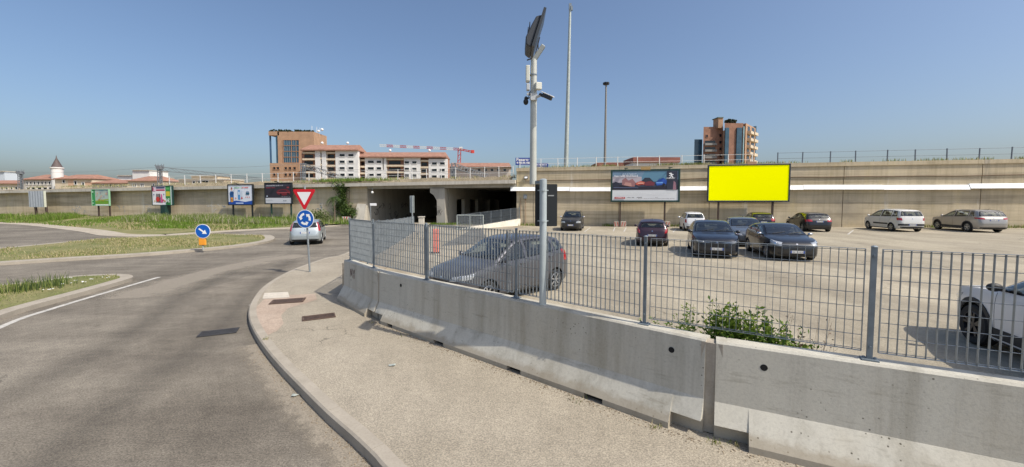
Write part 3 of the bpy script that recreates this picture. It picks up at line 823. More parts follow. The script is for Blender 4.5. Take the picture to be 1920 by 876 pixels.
railing('deck_railing', 'line of white posts and thin rails along the railway bridge edge', Xs, lambda X: zdeck(X) + .25, 1.25, M_wpost)
Xs = [Wp(px, d=-.5).x for px in (973, 1012, 1044, 1080, 1115, 1155, 1192, 1233, 1275, 1316, 1361, 1405)]
railing('wall_railing', 'white railing on the tan wall top left of the blank yellow billboard', Xs, lambda X: ZT - .02, 1.0, M_wpost, (1.0, .52))
Xs = [Wp(px, d=-.5).x for px in (1453, 1499, 1551, 1598, 1657, 1709, 1768, 1828, 1888, 1950, 2012)]
railing('wall_railing', 'dark grey railing on the wall top at the right above the parked cars', Xs, lambda X: ZT - .02, 1.05, M_gpost, (1.0, .52))

# ramp wall with fence and the framed gate by the right bay
rw = thing('ramp_wall', 'white sloping ramp wall with a grey grating fence beside the right bay', 'ramp wall', tuple(Wx(-.2, 0, 1.2)))
A = At(858, 430, 34.6); B = Vector((Wp(976).x - .1, Wp(976).y - .35, 0)); A.z = 0
A2 = Vector((A.x, A.y, 0)); dd = (B - A2).normalized(); nn = Vector((-dd.y, dd.x, 0)) * .12
m = MB(); za, zb = .08, .72
P = [A2 - nn, B - nn, B + nn, A2 + nn]
m.add([(p.x, p.y, -.05) for p in P] + [(P[0].x, P[0].y, za), (P[1].x, P[1].y, zb), (P[2].x, P[2].y, zb), (P[3].x, P[3].y, za)], [(0, 1, 5, 4), (1, 2, 6, 5), (2, 3, 7, 6), (3, 0, 4, 7), (4, 5, 6, 7)])
m.build('wall', flat('whitewashed_concrete', (.72, .68, .58), .9, 0, 0, .14, 1.5), rw, True)
NPn = 6
for i in range(NPn):
    a = A2 + (B - A2) * (i / NPn); b = A2 + (B - A2) * ((i + 1) / NPn)
    h0 = za + (zb - za) * i / NPn; h1 = za + (zb - za) * (i + 1) / NPn
    grating_panel(a, b, h0 + .05, h0 + 1.15 + .1 * (1 - i / NPn), h1 + .05, h1 + 1.15 + .1 * (1 - (i + 1) / NPn), rw, pitch=.1, rods=5, depth=.05)
    m = MB(); m.box((b.x, b.y, h1 + .6), (.05, .05, 1.2)); m.build('post', M_galvd, rw, True)
gt = thing('framed_gate', 'grey wire gate with a pale tube frame standing in front of the ramp wall', 'gate', tuple(G(880, 433)))
a = G(857, 432); b = G(906, 433); b.y = a.y - .3; b = Vector((At(906, 433, b.y).x, b.y, 0)); a.z = 0
m = MB(); zt_ = 1.32
for p, q in ((a, a + Vector((0, 0, zt_))), (b, b + Vector((0, 0, zt_))), (a + Vector((0, 0, zt_)), b + Vector((0, 0, zt_))), (a + Vector((0, 0, .12)), b + Vector((0, 0, .12)))):
    m.tube(p, q, .04, n=8)
mm = (a + b) / 2; m.tube(mm + Vector((0, 0, .12)), mm + Vector((0, 0, zt_)), .025, n=6)
m.build('frame', M_pole, gt, True)
grating_panel(a, b, .14, zt_ - .02, .14, zt_ - .02, gt, pitch=.06, name='infill', rods=16, depth=.03)
# gate pillar at the end of the fence run
t = thing('gate_pillar', 'pale square gate pillar with a cap where the long fence ends', 'pillar', tuple(F1E + Vector((.5, .2, 0))))
m = MB(); m.box((0, 0, .7), (.34, .34, 1.4)); m.build('shaft', M_deck, t); m = MB(); m.box((0, 0, 1.43), (.42, .42, .06)); m.build('cap', M_deck, t)
# ---------------------------------------------------------------- lettering
def letters(txt, size, mat, name='lettering', parent=None, loc=(0, 0, 0), rot=(rad(90), 0, 0), ext=.002, bold=0.0, align='LEFT'):
    cu = bpy.data.curves.new('tmp', 'FONT'); cu.body = txt; cu.size = size; cu.extrude = ext; cu.offset = bold; cu.align_x = align; cu.resolution_u = 3
    ob = bpy.data.objects.new('tmp', cu); COL.objects.link(ob)
    bpy.context.view_layer.update()
    me = bpy.data.meshes.new_from_object(ob.evaluated_get(bpy.context.evaluated_depsgraph_get()))
    bpy.data.objects.remove(ob); me.materials.clear(); me.materials.append(mat)
    o = bpy.data.objects.new(name, me); COL.objects.link(o); o.parent = parent; o.location = loc; o.rotation_euler = rot
    return o

# ---------------------------------------------------------------- billboards
class Poster:
    """flat printed sheet: coloured areas laid over one another; unit coordinates of the panel"""
    def __init__(s, w, h): s.w, s.h, s.m, s.mats, s.k = w, h, MB(), [], 0
    def mi(s, col, rough=.5):
        mt = flat('poster_ink', col, rough)
        if mt not in s.mats: s.mats.append(mt)
        return s.mats.index(mt)
    def poly(s, pts, col):
        s.k += 1; y = -.0022 * s.k
        s.m.add([((x - .5) * s.w, y, (z - .5) * s.h) for x, z in pts], [tuple(range(len(pts)))], s.mi(col)); return s
    def rect(s, x0, z0, x1, z1, col): return s.poly([(x0, z0), (x1, z0), (x1, z1), (x0, z1)], col)
    def disc(s, x, z, r, col, sx=1.0, n=16): return s.poly([(x + r * sx * math.cos(2 * math.pi * k / n), z + r * s.w / s.h * math.sin(2 * math.pi * k / n)) for k in range(n)], col)
    def strokes(s, x0, z0, x1, h, col, n, seed):
        """a line of print too small to read"""
        rr = random.Random(seed); x = x0; s.k += 1; y = -.0022 * s.k; mi = s.mi(col)
        st = (x1 - x0) / n
        for i in range(n):
            if rr.random() < .14: x += st; continue
            hh = h * rr.choice((.7, .7, 1, 1)); wd = st * rr.uniform(.5, .8)
            s.m.add([((a - .5) * s.w, y, (b - .5) * s.h) for a, b in ((x, z0), (x + wd, z0), (x + wd, z0 + hh), (x, z0 + hh))], [(0, 1, 2, 3)], mi); x += st
        return s
def billboard(name, label, px, py0, py1, pxw, d, mat, post_px, post_mat, ground, poster=None, frame=.13, group=None, post_r=.07, lamps=(.22, .85), tilt=None, depth=.16):
    """px = image centre, py0/py1 = top and bottom edge"""
    c = Wp(px, 2.55, d); Y = c.y
    zt_, zb = At(px, py0, Y).z, At(px, py1, Y).z
    wd = abs(At(px + pxw / 2, 377, Y).x - At(px - pxw / 2, 377, Y).x)
    rz = math.atan2(WU.y, WU.x) if tilt is None else tilt
    wd /= math.cos(rz) - math.sin(rz) * (px - 960) / FPX * -1 if False else math.cos(rz)
    h = zt_ - zb; zc = (zt_ + zb) / 2
    t = thing(name, label, 'billboard', (c.x, c.y, ground), rz, group)
    zc -= ground
    m = MB(); m.box((0, depth / 2 + .01, zc), (wd - frame, depth, h - frame)); m.build('panel', M_galvd, t)
    m = MB()
    for sx in (-1, 1): m.box((sx * (wd / 2 - frame / 2), depth / 2 - .02, zc), (frame, depth + .06, h))
    for sz in (-1, 1): m.box((0, depth / 2 - .02, zc + sz * (h / 2 - frame / 2)), (wd - 2 * frame - .001, depth + .06, frame))
    m.build('frame', mat, t, bevel=.03)
    for q in post_px:
        x = (Wp(q, 2.55, d).x - c.x) / math.cos(rz)
        m = MB(); m.box((x, depth / 2 + .05, (zb - ground) / 2 - .1), (post_r * 2, post_r * 2, zb - ground + .25)); m.build('post', post_mat, t)
    for lx in lamps:
        x = (lx - .5) * wd; top = zc + h / 2
        m = MB(); m.add([(x - .03, depth, top), (x + .03, depth, top), (x + .03, -.45, top + .22), (x - .03, -.45, top + .22)], [(0, 1, 2, 3)])
        m = MB(); m.beam((x, depth * .6, top), (x, -.30, top + .10), .05, .05); m.box((x, -.34, top + .09), (.34, .12, .07)); m.build('lamp_arm', mat, t)
    if poster:
        pw, ph = wd - 2 * frame, h - 2 * frame
        P = Poster(pw, ph); poster(P)
        o = P.m.build('poster', P.mats, t, fixn=False); o.location = (0, .006, zc)
        if o.data.polygons[0].normal.y > 0: o.data.flip_normals()
    return t, wd - 2 * frame, h - 2 * frame, zc
# big pair on the car park side
def post_car(P):
    P.rect(0, 0, 1, 1, lin(214, 216, 218)); P.rect(0, .36, 1, 1, lin(60, 66, 84))
    P.poly([(0, .72), (.45, .62), (1, .7), (1, 1), (0, 1)], lin(112, 138, 162)); P.poly([(.42, .66), (.82, .62), (.82, .98), (.5, 1)], lin(92, 134, 158))
    P.poly([(0, .6), (.3, .62), (.45, .58), (.45, .8), (.2, .86), (0, .82)], lin(176, 168, 176))
    P.poly([(.15, .44), (.34, .44), (.36, .6), (.31, .74), (.25, .68), (.2, .78), (.15, .7)], lin(150, 108, 108))
    P.poly([(.17, .48), (.3, .48), (.29, .6), (.2, .62)], lin(186, 140, 132))
    P.poly([(0, .36), (1, .36), (1, .5), (.6, .46), (.3, .47), (.08, .56), (0, .6)], lin(38, 36, 50))
    P.poly([(.02, .44), (.1, .44), (.11, .6), (.05, .64), (.01, .6)], lin(40, 44, 60))
    P.poly([(.44, .64), (.5, .77), (.57, .77), (.63, .64), (.6, .58), (.45, .58)], lin(44, 50, 64))
    P.poly([(.355, .55), (.38, .62), (.44, .66), (.5, .62), (.49, .54), (.4, .51)], lin(196, 96, 78)); P.rect(.39, .575, .48, .6, lin(235, 190, 170)); P.rect(.4, .53, .47, .55, lin(110, 30, 30))
    P.poly([(.5, .62), (.58, .66), (.65, .6), (.64, .5), (.5, .5)], lin(112, 50, 62))
    P.poly([(.66, .6), (.71, .7), (.78, .76), (.83, .66), (.82, .54), (.68, .5)], lin(40, 84, 170)); P.rect(.67, .575, .77, .62, lin(110, 160, 220)); P.disc(.785, .53, .022, lin(30, 30, 36))
    P.rect(.83, .36, .985, .985, lin(46, 50, 66)); P.poly([(.92, .36), (.97, .36), (.96, .6), (.93, .66)], lin(150, 110, 122))
    P.poly([(.015, .425), (.4, .42), (.4, .44), (.015, .45)], lin(90, 100, 128))
    P.strokes(.03, .80, .40, .075, lin(206, 210, 216), 18, 21); P.strokes(.15, .885, .37, .04, lin(190, 200, 214), 16, 22)
    P.rect(.035, .055, .2, .115, lin(170, 40, 46)); P.strokes(.05, .072, .185, .03, lin(240, 220, 220), 12, 2)
    P.strokes(.23, .08, .34, .03, lin(96, 98, 104), 14, 3); P.strokes(.38, .085, .46, .03, lin(60, 62, 66), 10, 4); P.strokes(.40, .055, .95, .018, lin(150, 150, 156), 70, 5); P.strokes(.66, .09, .7, .02, lin(90, 90, 96), 5, 6)
    P.strokes(.07, .24, .9, .014, lin(190, 196, 200), 80, 8); P.strokes(.07, .18, .8, .014, lin(196, 200, 204), 80, 9)
gzb = lambda px: gz(Wp(px).x)
bbA, pw, ph, zc = billboard('billboard', 'large green framed billboard with a car advertisement and a white lower third', 1208.5, 317.5, 379, 121, 1.3, M_green, (1163, 1247), M_timber, gzb(1209), post_car, .16, 'large billboards on the car park wall')
# small emblem: a rearing beast on its hind legs, with the maker's word below
E = Poster(pw, ph); ex, ez = .885, .83
def sc(p): return [(ex + x * .030, ez + z * .030 * pw / ph) for x, z in p]
Wt = lin(236, 236, 238)
E.k = 40
for p in ([(-.9, 1.3), (.2, 1.5), (.5, 1.1), (.0, .8), (-.8, .85)], [(.0, 1.2), (.7, .9), (.7, .0), (.1, -.3), (-.2, .4)], [(.5, .8), (1.3, .7), (1.4, .4), (.6, .4)], [(.2, .4), (-.8, .2), (-1, -.1), (-.7, -.1), (.2, .1)],
          [(.6, .1), (1.1, -.6), (1.4, -1.4), (1.0, -1.4), (.3, -.3)], [(.1, -.1), (-.5, -.9), (-1.1, -1.3), (-.6, -1.5), (.0, -.9), (.4, -.2)]):
    E.poly(sc(p), Wt)
o = E.m.build('emblem', E.mats, bbA, fixn=False); o.location = (0, .006, zc)
if o.data.polygons[0].normal.y > 0: o.data.flip_normals()
letters('PEUGEOT', .17, flat('poster_ink', Wt, .5), 'lettering', bbA, ((.885 - .5) * pw, -.12, zc + (.72 - .5) * ph), align='CENTER')
m = MB(); m.box((.05, -.02, zc + ph / 2 + .22), (.85, .06, .34)); m.build('name_plate', flat('wooden_name_plate', (.40, .26, .10), .7), bbA)
M_yellow = flat('yellow_added_glow', (1.0, 1.0, 0.0), .6, emit=.10)  # weak glow added to brighten the yellow; the board itself is unlit
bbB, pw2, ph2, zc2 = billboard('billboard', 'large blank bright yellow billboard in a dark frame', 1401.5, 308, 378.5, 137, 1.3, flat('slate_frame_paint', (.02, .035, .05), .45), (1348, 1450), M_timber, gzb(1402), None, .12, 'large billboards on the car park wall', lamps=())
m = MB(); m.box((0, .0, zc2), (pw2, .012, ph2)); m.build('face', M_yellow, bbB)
m = MB(); m.box((.25, -.02, zc2 + ph2 / 2 + .2), (.75, .06, .3)); m.build('name_plate', M_brickl, bbB)
# smaller row on the grass bank
BG = 'small billboards along the grass bank'
def bz(px, d=1.0):
    p = Wp(px, 0, d); return bank(p.x, p.y)
def post_green(P):
    P.rect(0, 0, 1, 1, lin(176, 190, 178)); P.rect(0, 0, .19, 1, lin(56, 150, 84)); P.rect(.19, 0, 1, .3, lin(112, 158, 40)); P.poly([(.19, .22), (1, .34), (1, .42), (.19, .3)], lin(150, 178, 60)); P.rect(.19, 0, 1, .07, lin(224, 232, 228))
    rr = random.Random(2)
    for i in range(14): P.disc(rr.uniform(.28, .94), rr.uniform(.42, .84), rr.uniform(.02, .05), (lin(196, 190, 184), lin(206, 170, 140), lin(160, 150, 160))[i % 3])
    for i in range(6): P.disc(rr.uniform(.24, .7), rr.uniform(.28, .38), .025, lin(196, 140, 70))
    P.strokes(.48, .9, .95, .06, lin(60, 120, 150), 12, 3); P.rect(.03, .12, .12, .16, lin(220, 236, 224)); P.rect(.03, .3, .12, .34, lin(180, 220, 190)); P.rect(.05, .82, .13, .9, lin(210, 236, 216))
def post_shop(P):
    P.rect(0, 0, 1, 1, lin(238, 234, 234)); P.rect(0, .74, .66, 1, lin(222, 206, 214)); P.rect(.2, .87, .64, .96, lin(62, 72, 110)); P.rect(.2, .75, .64, .83, lin(190, 50, 86)); P.poly([(0, .72), (.16, .72), (.02, 1), (0, 1)], lin(150, 60, 86)); P.poly([(.06, .74), (.2, .74), (.1, .98)], lin(236, 190, 206))
    P.rect(.68, 0, .93, 1, lin(60, 140, 70)); P.rect(.7, .47, .9, .72, lin(214, 196, 60)); P.rect(.93, 0, 1, 1, lin(206, 222, 212)); P.rect(.72, .82, .88, .92, lin(96, 176, 96))
    for x in (.2, .26, .32, .37): P.rect(x, .12, x + .035, .6, lin(60, 34, 34))
    P.disc(.28, .3, .10, lin(206, 56, 46)); P.disc(.47, .38, .05, lin(206, 80, 140)); P.poly([(.42, .12), (.55, .12), (.5, .55), (.45, .6)], lin(216, 96, 150)); P.disc(.13, .2, .03, lin(214, 176, 60)); P.disc(.64, .2, .04, lin(220, 130, 60)); P.disc(.09, .55, .03, lin(110, 130, 170)); P.disc(.6, .56, .03, lin(110, 130, 170)); P.disc(.56, .25, .035, lin(196, 40, 60))
    P.rect(.03, .03, .66, .07, lin(250, 250, 250))
def post_milk(P):
    P.rect(0, 0, 1, 1, lin(226, 230, 240)); P.poly([(0, 0), (1, 0), (1, .2), (.7, .13), (.3, .2), (0, .12)], lin(30, 78, 166)); P.rect(.3, .03, .62, .09, lin(190, 206, 236))
    P.poly([(.07, .12), (.21, .12), (.23, .62), (.18, .68), (.09, .68), (.05, .6)], lin(48, 98, 160)); P.disc(.14, .78, .045, lin(226, 170, 150), .8); P.disc(.145, .84, .035, lin(150, 80, 60), .9); P.rect(.09, .12, .19, .36, lin(226, 160, 60)); P.disc(.14, .24, .03, lin(190, 110, 50))
    P.rect(.4, .24, .5, .74, lin(90, 150, 206)); P.rect(.42, .5, .48, .66, lin(220, 232, 244)); P.rect(.55, .4, .6, .72, lin(206, 216, 230)); P.disc(.565, .32, .035, lin(200, 70, 80)); P.disc(.31, .32, .025, lin(220, 110, 110))
    P.strokes(.26, .84, .58, .06, lin(120, 190, 120), 12, 5); P.strokes(.58, .84, .88, .07, lin(224, 80, 70), 11, 6); P.rect(.74, .5, .88, .62, lin(40, 90, 120)); P.rect(.75, .64, .87, .68, lin(130, 150, 180)); P.strokes(.73, .34, .91, .09, lin(214, 70, 60), 5, 7)
def post_red(P):
    P.rect(0, 0, 1, 1, lin(46, 42, 52)); P.rect(0, 0, 1, .27, lin(206, 208, 214)); P.poly([(0, .8), (1, .9), (1, 1), (0, 1)], lin(66, 64, 76))
    P.poly([(.42, .56), (.5, .68), (.66, .72), (.85, .72), (.97, .6), (.96, .46), (.72, .38), (.5, .44)], lin(112, 34, 44)); P.poly([(.5, .57), (.6, .66), (.8, .66), (.86, .58)], lin(60, 34, 46)); P.rect(.46, .52, .95, .55, lin(176, 84, 90)); P.disc(.6, .44, .035, lin(24, 22, 26)); P.disc(.88, .48, .035, lin(24, 22, 26)); P.rect(.84, .76, .93, .84, lin(150, 60, 66))
    P.strokes(.04, .87, .7, .06, lin(190, 188, 196), 26, 4); P.strokes(.04, .77, .4, .05, lin(170, 60, 74), 18, 5); P.disc(.07, .36, .025, lin(190, 200, 214)); P.strokes(.04, .14, .3, .03, lin(160, 164, 172), 16, 8); P.strokes(.7, .1, .82, .06, lin(90, 92, 104), 6, 8); P.strokes(.62, .32, .96, .02, lin(180, 180, 186), 24, 9)
billboard('billboard', 'small billboard with a dark poster of a red car and a pale strip below', 522, 342.5, 383, 59, 1.0, M_dark, (507, 544), M_green, bz(522), post_red, .12, BG, lamps=(.5,))
billboard('billboard', 'small white billboard with a blue wave, a man and milk cartons', 451, 345.5, 385, 56, 1.0, M_dark, (435, 471), M_dark, bz(451), post_milk, .11, BG, lamps=(.42,))
bC, cw, ch, cz = billboard('billboard', 'small billboard on one thick green post, showing red goods and a green price strip', 304.5, 348, 385.5, 48, 1.0, M_green, (308,), M_green, bz(304), post_shop, .09, BG, lamps=(), post_r=.36)
letters('5€', .62, flat('poster_ink', lin(240, 246, 240), .5), 'lettering', bC, (.19 * cw, -.10, cz - .36 * ch), bold=.012)
billboard('billboard', 'small green billboard with a meadow poster, on two dark posts', 188.5, 355, 386, 42, 1.2, flat('pale_green_frame', (.24, .45, .28), .6), (182, 203), M_timber, bz(188, 1.2), post_green, .06, BG, lamps=())
t = thing('billboard', 'bare grey corrugated back of a billboard on two dark posts, leftmost of the row', 'billboard', (0, 0, 0), 0, BG)
c = Wp(69, 2.55, 1.6); t.location = (c.x, c.y, bz(69, 1.6)); t.rotation_euler.z = math.atan2(WU.y, WU.x)
zt_, zb = At(69, 358.5, c.y).z - t.location.z, At(69, 388.5, c.y).z - t.location.z; wd = At(89, 377, c.y).x - At(48.5, 377, c.y).x
m = MB(); N = 30
pts = [((i / N - .5) * wd * 1.02, .04 * math.sin(i * 2 * math.pi / 5), 0) for i in range(N + 1)]
m.add([(x, y, zb) for x, y, _ in pts] + [(x, y, zt_) for x, y, _ in pts], [(i, i + 1, N + 2 + i, N + 1 + i) for i in range(N)])
m.build('corrugated_sheet', flat('grey_sheet_steel', (.42, .45, .48), .6, .2, 0, .1, 2), t, smooth=60)
m = MB(); m.box((wd * .515, 0, (zt_ + zb) / 2), (.12, .22, zt_ - zb)); m.box((0, .12, (zt_ + zb) / 2), (wd, .06, zt_ - zb - .1)); m.build('edge_trim', flat('pale_yellow_trim', (.55, .56, .46), .7), t)
for px in (63, 83):
    x = (Wp(px, 2.55, 1.6).x - c.x) / math.cos(WS)
    m = MB(); m.beam((x, .15, zb + .1), (x + .18, .15, -.2), .2, .2, up=Vector((0, 1, 0))); m.build('post', M_timber, t)

# two striped concrete blocks at the foot of the billboard posts
for px, w_, lab in ((1163, 22, 'worn red and white striped concrete block below the car advertisement'), (1247, 18, 'striped concrete block half hidden behind the dark hatchback')):
    c = G(px, 425.5); c = Wp(px, gz(c.x), .95); c.z = gz(c.x)
    t = thing('concrete_block', lab, 'concrete block', tuple(c), math.atan2(WU.y, WU.x), 'striped concrete blocks')
    Wd = w_ * c.y / FPX; H = .52
    m = MB(); m.box((0, 0, H / 2), (Wd, .5, H)); m.build('block', concrete('block_concrete', (.40, .34, .28), (.5, .44, .37), .4), t, bevel=.03)
    m = MB()
    for sx in (-1, 1):
        for k in range(2):
            x = sx * (Wd / 2 - .12 - .24 * k)
            m.add([(x - .1, -.254, .05), (x + .0, -.254, .05), (x + .1 * 1, -.254, H - .05), (x - .0, -.254, H - .05)] if sx > 0 else [(x - 0, -.254, .05), (x + .1, -.254, .05), (x, -.254, H - .05), (x - .1, -.254, H - .05)], [(0, 1, 2, 3)])
    m.build('stripes', flat('faded_red_paint', (.42, .13, .10), .8, 0, 0, .4, 8), t)

# ---------------------------------------------------------------- road signs
def plate(poly, th, parent, name, mat, y=0):
    m = MB(); n = len(poly)
    m.add([(x, y, z) for x, z in poly] + [(x, y + th, z) for x, z in poly], [tuple(range(n)), tuple(range(2 * n - 1, n - 1, -1))] + [(k, (k + 1) % n, n + (k + 1) % n, n + k) for k in range(n)])
    return m.build(name, mat, parent)
def circle(r, cx=0, cz=0, n=40): return [(cx + r * math.cos(2 * math.pi * k / n), cz + r * math.sin(2 * math.pi * k / n)) for k in range(n)]
def rtri(a, cz, r=.05):
    """downward triangle with rounded corners; a = side"""
    h = a * .866; P = [(-a / 2, cz + h / 3), (0, cz - 2 * h / 3), (a / 2, cz + h / 3)]; out = []
    for i in range(3):
        p = Vector((*P[i], 0)); q0 = Vector((*P[i - 1], 0)); q1 = Vector((*P[(i + 1) % 3], 0))
        u = (q0 - p).normalized(); v = (q1 - p).normalized(); bis = (u + v).normalized(); cc = p + bis * (r / math.sin(rad(30)))
        s = p + u * (r / math.tan(rad(30))); e = p + v * (r / math.tan(rad(30)))
        a0 = math.atan2(s.y - cc.y, s.x - cc.x); a1 = math.atan2(e.y - cc.y, e.x - cc.x)
        while a1 - a0 > math.pi: a1 -= 2 * math.pi
        while a1 - a0 < -math.pi: a1 += 2 * math.pi
        for k in range(5): out.append((cc.x + r * math.cos(a0 + (a1 - a0) * k / 4), cc.y + r * math.sin(a0 + (a1 - a0) * k / 4)))
    return out
sb = G(581, 510, .13)
M_signred = flat('sign_red', lin(206, 24, 40), .4); M_signwhite = flat('sign_white', (.84, .84, .83), .4); M_signblue = flat('sign_blue', lin(0, 88, 178), .4); M_signback = flat('sign_back', (.3, .32, .33), .5, .5)
sg = thing('traffic_sign_post', 'give way triangle above a blue roundabout disc on a slightly leaning grey pole', 'traffic sign', tuple(sb), rad(-6))
top = At(571, 350, sb.y) - sb
m = MB(); m.tube((0, 0, 0), (top.x, 0, top.z + .02), .03, n=12); m.build('pole', M_galv, sg, smooth=50)
tri_c = At(572, 368.5, sb.y) - sb; dis = At(574, 410.5, sb.y) - sb
tw = 47 / FPX * sb.y; r = 17.2 / FPX * sb.y
def sub(p, dx, dz): return [(x + dx, z + dz) for x, z in p]
o = plate(sub(rtri(tw, 0), tri_c.x, tri_c.z), .012, sg, 'give_way_plate', M_signred, -.06)
plate(sub(rtri(tw * .99, 0), tri_c.x, tri_c.z), .003, o, 'back', M_signback, -.047)
plate(sub(rtri(tw * .60, 0, .015), tri_c.x, tri_c.z), .003, o, 'white_field', M_signwhite, -.064)
o = plate(circle(r, dis.x, dis.z), .012, sg, 'roundabout_plate', M_signwhite, -.06)
plate(circle(r * .94, dis.x, dis.z), .003, o, 'blue_field', M_signblue, -.064)
for k in range(3):
    a0 = rad(100 + 120 * k); P = []
    R1, R0 = r * .66, r * .42; span = rad(62); n = 9
    for i in range(n + 1): P.append((R1, a0 + span * i / n))
    P += [(r * .78, a0 + span), (r * .53, a0 + span + rad(36)), (r * .28, a0 + span)]
    for i in range(n + 1): P.append((R0, a0 + span * (1 - i / n)))
    plate([(dis.x + q * math.cos(t), dis.z + q * math.sin(t)) for q, t in P], .003, o, 'arrow', M_signwhite, -.068)
for z in (tri_c.z + .05, dis.z + .15, dis.z - .15):
    m = MB(); x = top.x * z / top.z; m.box((x, -.02, z), (.12, .07, .03)); m.build('clamp', M_galv, sg)

ab = G(381, 469, .12)
sg = thing('keep_right_sign', 'blue disc with a white arrow above an orange box on the grass island', 'traffic sign', tuple(ab), rad(6))
c = At(382, 433.5, ab.y) - ab; r = 13.3 / FPX * ab.y
m = MB(); m.tube((0, 0, 0), (0, 0, c.z), .035, n=10); m.build('pole', M_pole, sg)
o = plate(circle(r, c.x, c.z), .02, sg, 'disc', M_signwhite, -.08); plate(circle(r * .93, c.x, c.z), .003, o, 'blue_field', M_signblue, -.085)
P = [(-.62, .1), (.12, .1), (.12, .34), (.66, 0), (.12, -.34), (.12, -.1), (-.62, -.1)]; a = rad(-37)
plate([(c.x + r * (x * math.cos(a) - z * math.sin(a)), c.z + r * (x * math.sin(a) + z * math.cos(a))) for x, z in P], .003, o, 'arrow', M_signwhite, -.09)
b = At(381, 452.5, ab.y) - ab; m = MB(); m.box((0, -.02, b.z), (12 / FPX * ab.y, .10, 15 / FPX * ab.y)); m.build('marker_box', M_orange, sg, bevel=.03)

# street-name plate and tall sign back near the underpass
p = G(695, 420); p = Vector((At(695, 400, 33).x, 33, 0))
t = thing('street_name_sign', 'small white street name plate on a thin pole beside the left bay', 'street sign', tuple(p)); h = At(700, 383.5, 33).z
m = MB(); m.tube((0, 0, 0), (0, 0, h + .1), .03, n=8); m.build('pole', M_galv, t); m = MB(); m.box((.24, -.02, h), (.54, .03, .2)); m.build('plate', M_signwhite, t)
p = Vector((At(773, 400, 24).x, 24, 0)); t = thing('tall_sign', 'tall narrow grey sign seen from behind on a single pole before the left bay', 'street sign', tuple(p), rad(-20))
z0, z1 = At(771, 399, 24).z, At(771, 367, 24).z
m = MB(); m.tube((0, 0, 0), (0, 0, z1), .045, n=8); m.build('pole', M_galv, t); m = MB(); m.box((-.04, .05, (z0 + z1) / 2), (.3, .03, z1 - z0)); m.build('plate', M_pole, t); m = MB(); m.box((-.06, .032, (z0 + z1) / 2), (.06, .01, z1 - z0 - .15)); m.build('rail', M_galvd, t)
# red plastic barrier panel and blue bin lid glimpsed behind the fence
p = G(817, 475); t = thing('plastic_barrier', 'faded orange-red plastic barrier panel standing on end behind the fence', 'plastic barrier', tuple(p), rad(20))
m = MB(); m.box((0, 0, .62), (.27, .22, 1.16)); m.build('body', flat('faded_red_plastic', (.70, .17, .11), .6, 0, 0, .12, 4), t, bevel=.03)
m = MB(); m.box((0, 0, .03), (.4, .34, .06)); m.build('foot', M_black, t)
m = MB(); m.box((-.12, -.05, 1.14), (.1, .1, .12)); m.build('hook', M_black, t)

# ---------------------------------------------------------------- camera pole with its solar panel
pb = on_line(1018, J1, J2, sA * .05); pb.z = .13 + TOP_H; Yp = pb.y
pole = thing('camera_pole', 'grey steel pole by the fence carrying cameras, boxes and a solar panel', 'pole', tuple(pb))
def L(px, py, Y=None):
    q = At(px, py, Y or Yp) - pb; return q
M_pst = flat('pale_pole_paint', (.43, .48, .49), .5, .25, 0, .1, 4)
bt = L(1018, 337); rP = 6.7 / FPX * Yp
m = MB(); m.tube((0, 0, 0), (0, 0, bt.z), rP, n=24); m.tube((0, 0, bt.z), (0, 0, bt.z + .012), rP * 1.02, rP * .6, 24); m.build('lower_shaft', M_pst, pole, smooth=50)
Yu = Yp + .12
u0, u1 = L(999.5, 346, Yu), L(1001, 112, Yu)
m = MB(); m.tube(u0, u1, 6.6 / FPX * Yp, 5.8 / FPX * Yp, 24); m.build('upper_shaft', flat('cream_pole_paint', (.50, .51, .46), .5, .2, 0, .1, 4), pole, smooth=50)
m = MB(); m.beam(L(998, 342, Yu), L(1020, 342, Yp + .02), .03, .04); m.build('shaft_joint', M_galvd, pole)
# solar panel seen from its underside: tilted away to the right, thin dark slab with a shallow tray
a, b = L(1021, 34, Yu), L(1000, 100, Yu)
m = MB()
ax = (b - a); ax = Vector((ax.x, 0, ax.z)); Ls = ax.length; ax.normalize(); nrm = Vector((-ax.z, 0, ax.x)); nrm = nrm if nrm.x < 0 else -nrm   # underside normal, to the left
wv = Vector((0, 1, 0))
def panelpt(s, y, t): return a + ax * s + wv * y + nrm * t
P = [panelpt(s, y, t) for t in (0, .035) for s, y in ((-.02, -.25), (Ls, -.25), (Ls, .25), (-.02, .25))]
m.add(P, [(0, 1, 2, 3), (4, 7, 6, 5), (0, 4, 5, 1), (1, 5, 6, 2), (2, 6, 7, 3), (3, 7, 4, 0)]); m.build('solar_panel', flat('solar_panel_frame', (.05, .055, .06), .4, .3), pole)
m = MB(); prof = [(.06, .036), (.10, .10), (Ls * .45, .125), (Ls * .8, .15), (Ls * .98, .12), (Ls + .02, .04)]
n = len(prof); PP = [panelpt(s, y, t) for y in (-.21, .21) for s, t in prof]
m.add(PP, [tuple(range(n)), tuple(range(2 * n - 1, n - 1, -1))] + [(k, (k + 1) % n, n + (k + 1) % n, n + k) for k in range(n)])
m.build('tray', flat('dark_grey_tray', (.045, .05, .058), .5), pole, bevel=.015)
for s in (.24, .38):
    m = MB(); m.box(panelpt(Ls * (.2 + s), 0, .15), (.01, .43, .035), M=None); m.build('tray_rib', M_black, pole)
m = MB(); m.beam(L(1019, 86, Yu), L(999, 116, Yu), .07, .06); m.build('support_arm', flat('arm_grey', (.26, .28, .27), .5, .4), pole, bevel=.006)
m = MB(); m.beam(L(1009, 92, Yu), L(1009, 78, Yu), .012, .012); m.beam(L(1003, 104, Yu), L(1012, 70, Yu), .014, .014); m.beam(L(997, 110, Yu), L(988, 113, Yu), .03, .008); m.build('strut', M_black, pole)
m = MB(); m.box(L(989.5, 139, Yu), (.055, .10, .22)); m.build('antenna_box', flat('ivory_plastic', (.60, .60, .52), .5), pole, bevel=.012)
